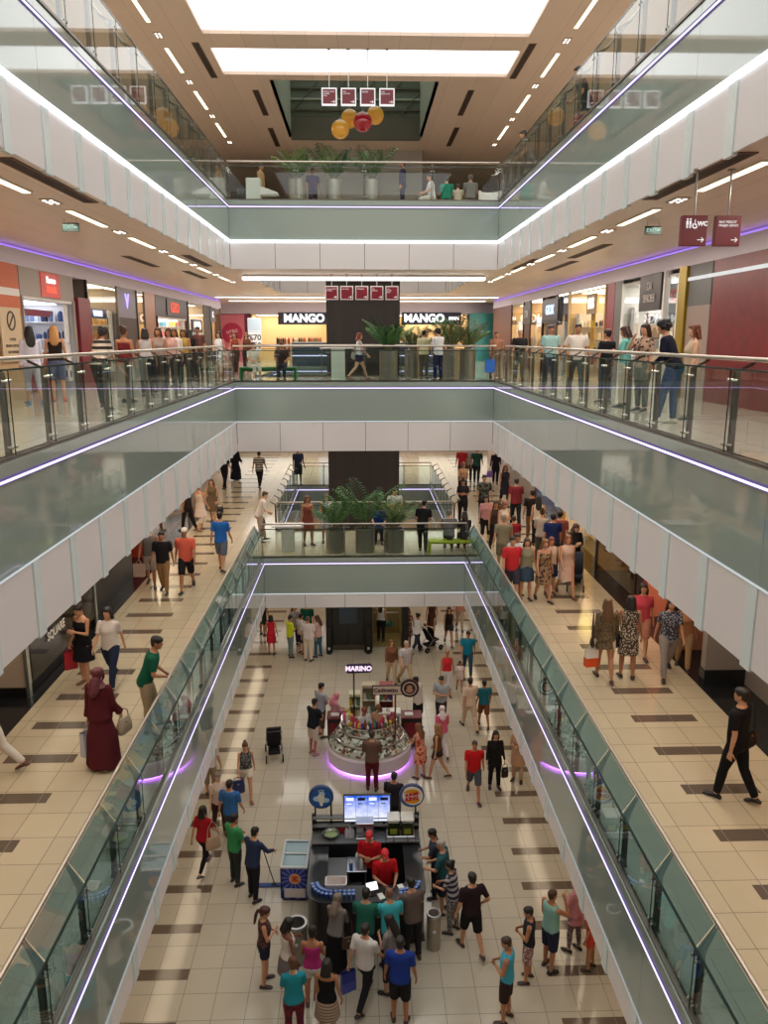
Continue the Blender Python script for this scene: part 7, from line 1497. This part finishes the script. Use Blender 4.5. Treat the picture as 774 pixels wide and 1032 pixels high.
t = thing('pedestal_table', 'white block with a slanted side leaf at the left of the top bridge', 'table', (-3.15, 25.6, G3)); m = MB(); m.box(-.22, .2, -.2, .2, 0, .85, bev=.01); m.build('base', cm(210, 212, 206, .4), t); m = MB(); m.rings([[(.2, -.22, .38), (.2, .22, .38), (.2, .22, .62), (.2, -.22, .62)], [(.72, -.22, .40), (.72, .22, .40), (.72, .22, .44), (.72, -.22, .44)]]); m.build('side_leaf', M_white, t)
t = thing('dark_cabinet', 'low black cabinet left of the white block on the top bridge', 'cabinet', (-3.55+.0, 26.9, G3)); m = MB(); m.box(-.3, .3, -.2, .2, .06, .75, bev=.01); m.build('body', M_black, t); m = MB(); m.box(-.27, .27, -.17, .17, 0, .06); m.build('plinth', M_black, t); m = MB(); m.box(-.005, .005, -.206, -.2, .1, .72); m.build('door_gap', M_kgrey, t)
t = thing('white_armchair', 'white rounded seat right of the wooden bench on the top bridge', 'chair', (4.15, 26.7, G3)); m = MB(); m.lathe([(.26, 0), (.34, .1), (.36, .4), (.28, .45), (.01, .45)], (0, 0, 0), 24); m.build('seat', M_white, t, 50); m = MB(); R = [[(r*math.cos(a), r*math.sin(a), z) for r, z in ((.3, .38), (.37, .38), (.38, .74), (.31, .74))] for a in [math.radians(-10+k*200/16) for k in range(17)]]; m.rings(R); m.build('backrest', M_white, t, 50)
# railing-side counters and stools beyond the lift tower
for k, (x, l) in enumerate(((-1.9, 'left'), (2.3, 'right'))):
    t = thing('cafe_counter', 'dark blue cafe counter with a strip of violet light, %s of the lift tower' % l, 'counter', (x, 38.6, G2)); m = MB(); m.box(-1.3, 1.3, -.3, .3, 0, 1.05, bev=.01); m.build('body', cm(70, 84, 104, .4), t); m = MB(); m.box(-1.35, 1.35, -.35, .35, 1.05, 1.1, bev=.01); m.build('top', cm(200, 206, 210, .3), t); m = MB(); m.box(-1.3, 1.3, -.32, -.3, .45, .49); m.build('light_strip', M_led, t)
# ================================================================ bags in hands and on shoulders
def paper_bag(label, at, w, h, d, col, rz=0, hold=.16, col2=None):
    t = thing('shopping_bag', label, 'bag', at, rz); M = cm(*col, .5); z1 = -hold; z0 = z1-h
    m = MB(); m.rings([[(x*w/2*q, y*d/2*q2, z) for x, y in ((-1, -1), (1, -1), (1, 1), (-1, 1))] for z, q, q2 in ((z0, .94, .9), (z0+.01, 1, 1), (z1, 1.02, .7))], cap=False); m.add([(x*w/2*.94, y*d/2*.9, z0) for x, y in ((-1, -1), (1, -1), (1, 1), (-1, 1))], [(3, 2, 1, 0)])
    m.build('bag_body', M, t)
    if col2: m = MB(); m.rings([[(x*w/2*1.02*q, y*d/2*1.03, z) for x, y in ((-1, -1), (1, -1), (1, 1), (-1, 1))] for z, q in ((z0+.005, 1), (z0+h*.52, 1.0))], cap=False); m.build('print', cm(*col2, .5), t)
    for s in (-1, 1): m = MB(); m.tube([(-w*.25, s*d*.33, z1-.02), (-w*.14, s*d*.12, -.03), (0, 0, .0), (w*.14, s*d*.12, -.03), (w*.25, s*d*.33, z1-.02)], .006, 6); m.build('handle', M, t)
    return t
def handbag(label, at, w, h, d, col, rz=0, strap=.35):
    t = thing('handbag', label, 'bag', at, rz); M = cm(*col, .4); m = MB(); z0, z1 = -strap-h, -strap
    m.rings([[(w/2*q*math.copysign(abs(math.cos(a))**.5, math.cos(a)), d/2*q2*math.copysign(abs(math.sin(a))**.6, math.sin(a)), z) for a in [2*PI*k/16 for k in range(16)]] for z, q, q2 in ((z0, .85, .7), (z0+.03, 1, 1), (z0+h*.6, 1, .9), (z1, .82, .3))]); m.build('bag_body', M, t, 50)
    m = MB(); m.tube([(-w*.38, 0, z1-.01), (-w*.3, .0, z1+strap*.6), (0, 0, 0), (w*.3, 0, z1+strap*.6), (w*.38, 0, z1-.01)], .01, 6); m.build('strap', M, t, 50)
    m = MB(); m.box(-.02, .02, -d/2*.75-.006, -d/2*.6, z1-h*.3, z1-h*.2); m.build('clasp', M_steel, t); return t
def who(s): return [p for p in PEOPLE if p['label'].startswith(s)][0]
def grip(s, k):
    p = who(s); return hand_of(p['at'], p['face'], p['pose'], p['sex'], p['h'], k)
def shoulder(s, k, dz=0):
    p = who(s); J = build_frame(p['pose'], p['sex']); q = p['h']/1.755; sgn = -1 if k == 'L' else 1
    v = (J['sh'+k]+Vector((sgn*.10, -.03, .03+J['drop'])))*q; return Vector(p['at'])+Matrix.Rotation(-math.radians(p['face']), 3, 'Z') @ v
def rz_(s): return -math.radians(who(s)['face'])
paper_bag('pale grey paper bag in the left hand of the burgundy gown', grip('woman in burgundy', 'L'), .3, .42, .12, (190, 192, 206), rz_('woman in burgundy')+1.3)
handbag('beige handbag on the right arm of the burgundy gown', grip('woman in burgundy', 'R')+Vector((.02, 0, .12)), .30, .26, .14, (170, 150, 130), 1.2, .16)
paper_bag('crimson patterned bag carried by the black dress woman', grip('woman in black dress and high', 'R'), .24, .36, .1, (176, 30, 50), .6, .1)
paper_bag('orange and white carrier bag of the olive dress woman', grip('woman in olive mottled', 'L'), .26, .36, .12, (230, 222, 214), .2, .12, (222, 80, 30))
handbag('small dark handbag at the hip of the olive dress woman', shoulder('woman in olive mottled', 'L'), .2, .18, .09, (50, 38, 36), 1.4, .5)
handbag('large black handbag on the shoulder of the leopard dress', shoulder('woman in leopard', 'L'), .34, .32, .14, (28, 28, 36), .3, .45)
handbag('black shoulder bag of the man in black at the right', shoulder('man in black shirt and trousers striding', 'R'), .32, .26, .12, (24, 22, 24), .6, .45)
paper_bag('thin white plastic bag swinging behind the man in black', grip('man in black shirt and trousers striding', 'R'), .2, .34, .1, (206, 196, 190), .6, .1)
paper_bag('brown paper bag held by the grey sleeveless man', grip('man in grey sleeveless', 'R'), .3, .36, .12, (186, 160, 146), 0, .1)
handbag('black briefcase bag of the man at the left railing corner', grip('man in white shirt with a black bag', 'L')+Vector((-.25, -.1, -.1)), .36, .26, .1, (24, 24, 28), 1.3, .08)
handbag('black bag beside the short olive brown dress', grip('woman in short olive', 'L'), .26, .24, .1, (30, 28, 30), .3, .12)
handbag('beige shoulder bag of the woman in red on the ground floor', shoulder('woman in red shirt and black', 'R'), .36, .3, .12, (190, 160, 136), .5, .42)
handbag('navy bag carried by the girl with dark vest', grip('girl in dark print', 'R'), .34, .36, .16, (38, 46, 96), .2, .1)
paper_bag('shiny blue and white carrier bag of the white shirted walker', grip('person in white shirt and black trousers walking', 'L'), .28, .42, .1, (48, 60, 150), .5, .08, (70, 84, 176))
paper_bag('white plastic bag hanging from the grey brown shirted man', grip('dark haired man in grey brown', 'R')+Vector((.08, -.12, -.2)), .18, .34, .1, (220, 218, 214), .2, .05)
handbag('black handbag of the woman in black beside the red shirt', grip('woman in black tunic', 'L'), .2, .3, .08, (22, 20, 22), .2, .12)
handbag('dark maroon shoulder bag of the beige dress woman', shoulder('woman in beige dress', 'L'), .3, .28, .12, (70, 30, 36), 1.2, .45)
handbag('dark green bag of the woman in the lift', grip('woman in white shirt with green', 'R')+Vector((.05, 0, .2)), .3, .24, .12, (30, 96, 86), .2, .12)
handbag('dark bag at the hip of the brown top woman in front', shoulder('woman in brown print', 'L'), .28, .22, .1, (44, 34, 50), 1.4, .62)
handbag('brown bag over the shoulder of the grey headscarf woman', shoulder('woman in grey brown headscarf', 'R'), .26, .24, .1, (86, 60, 46), .3, .55)
handbag('red bag in the hand of the red shirted man', grip('man in red shirt with red bag', 'R'), .24, .26, .1, (190, 40, 44), .2, .1)
handbag('lilac bag of the person striding away at the far right', grip('person in black with a lilac', 'L'), .3, .3, .12, (150, 110, 200), .2, .1)
paper_bag('bright blue carrier bag at the right end of the middle bridge', grip('person with a blue carrier', 'R'), .3, .4, .1, (40, 110, 220), .1, .1)
handbag('white handbag of the red haired woman on the middle bridge', grip('woman with red hair', 'L')+Vector((.05, 0, .3)), .28, .2, .1, (216, 214, 206), .1, .1)
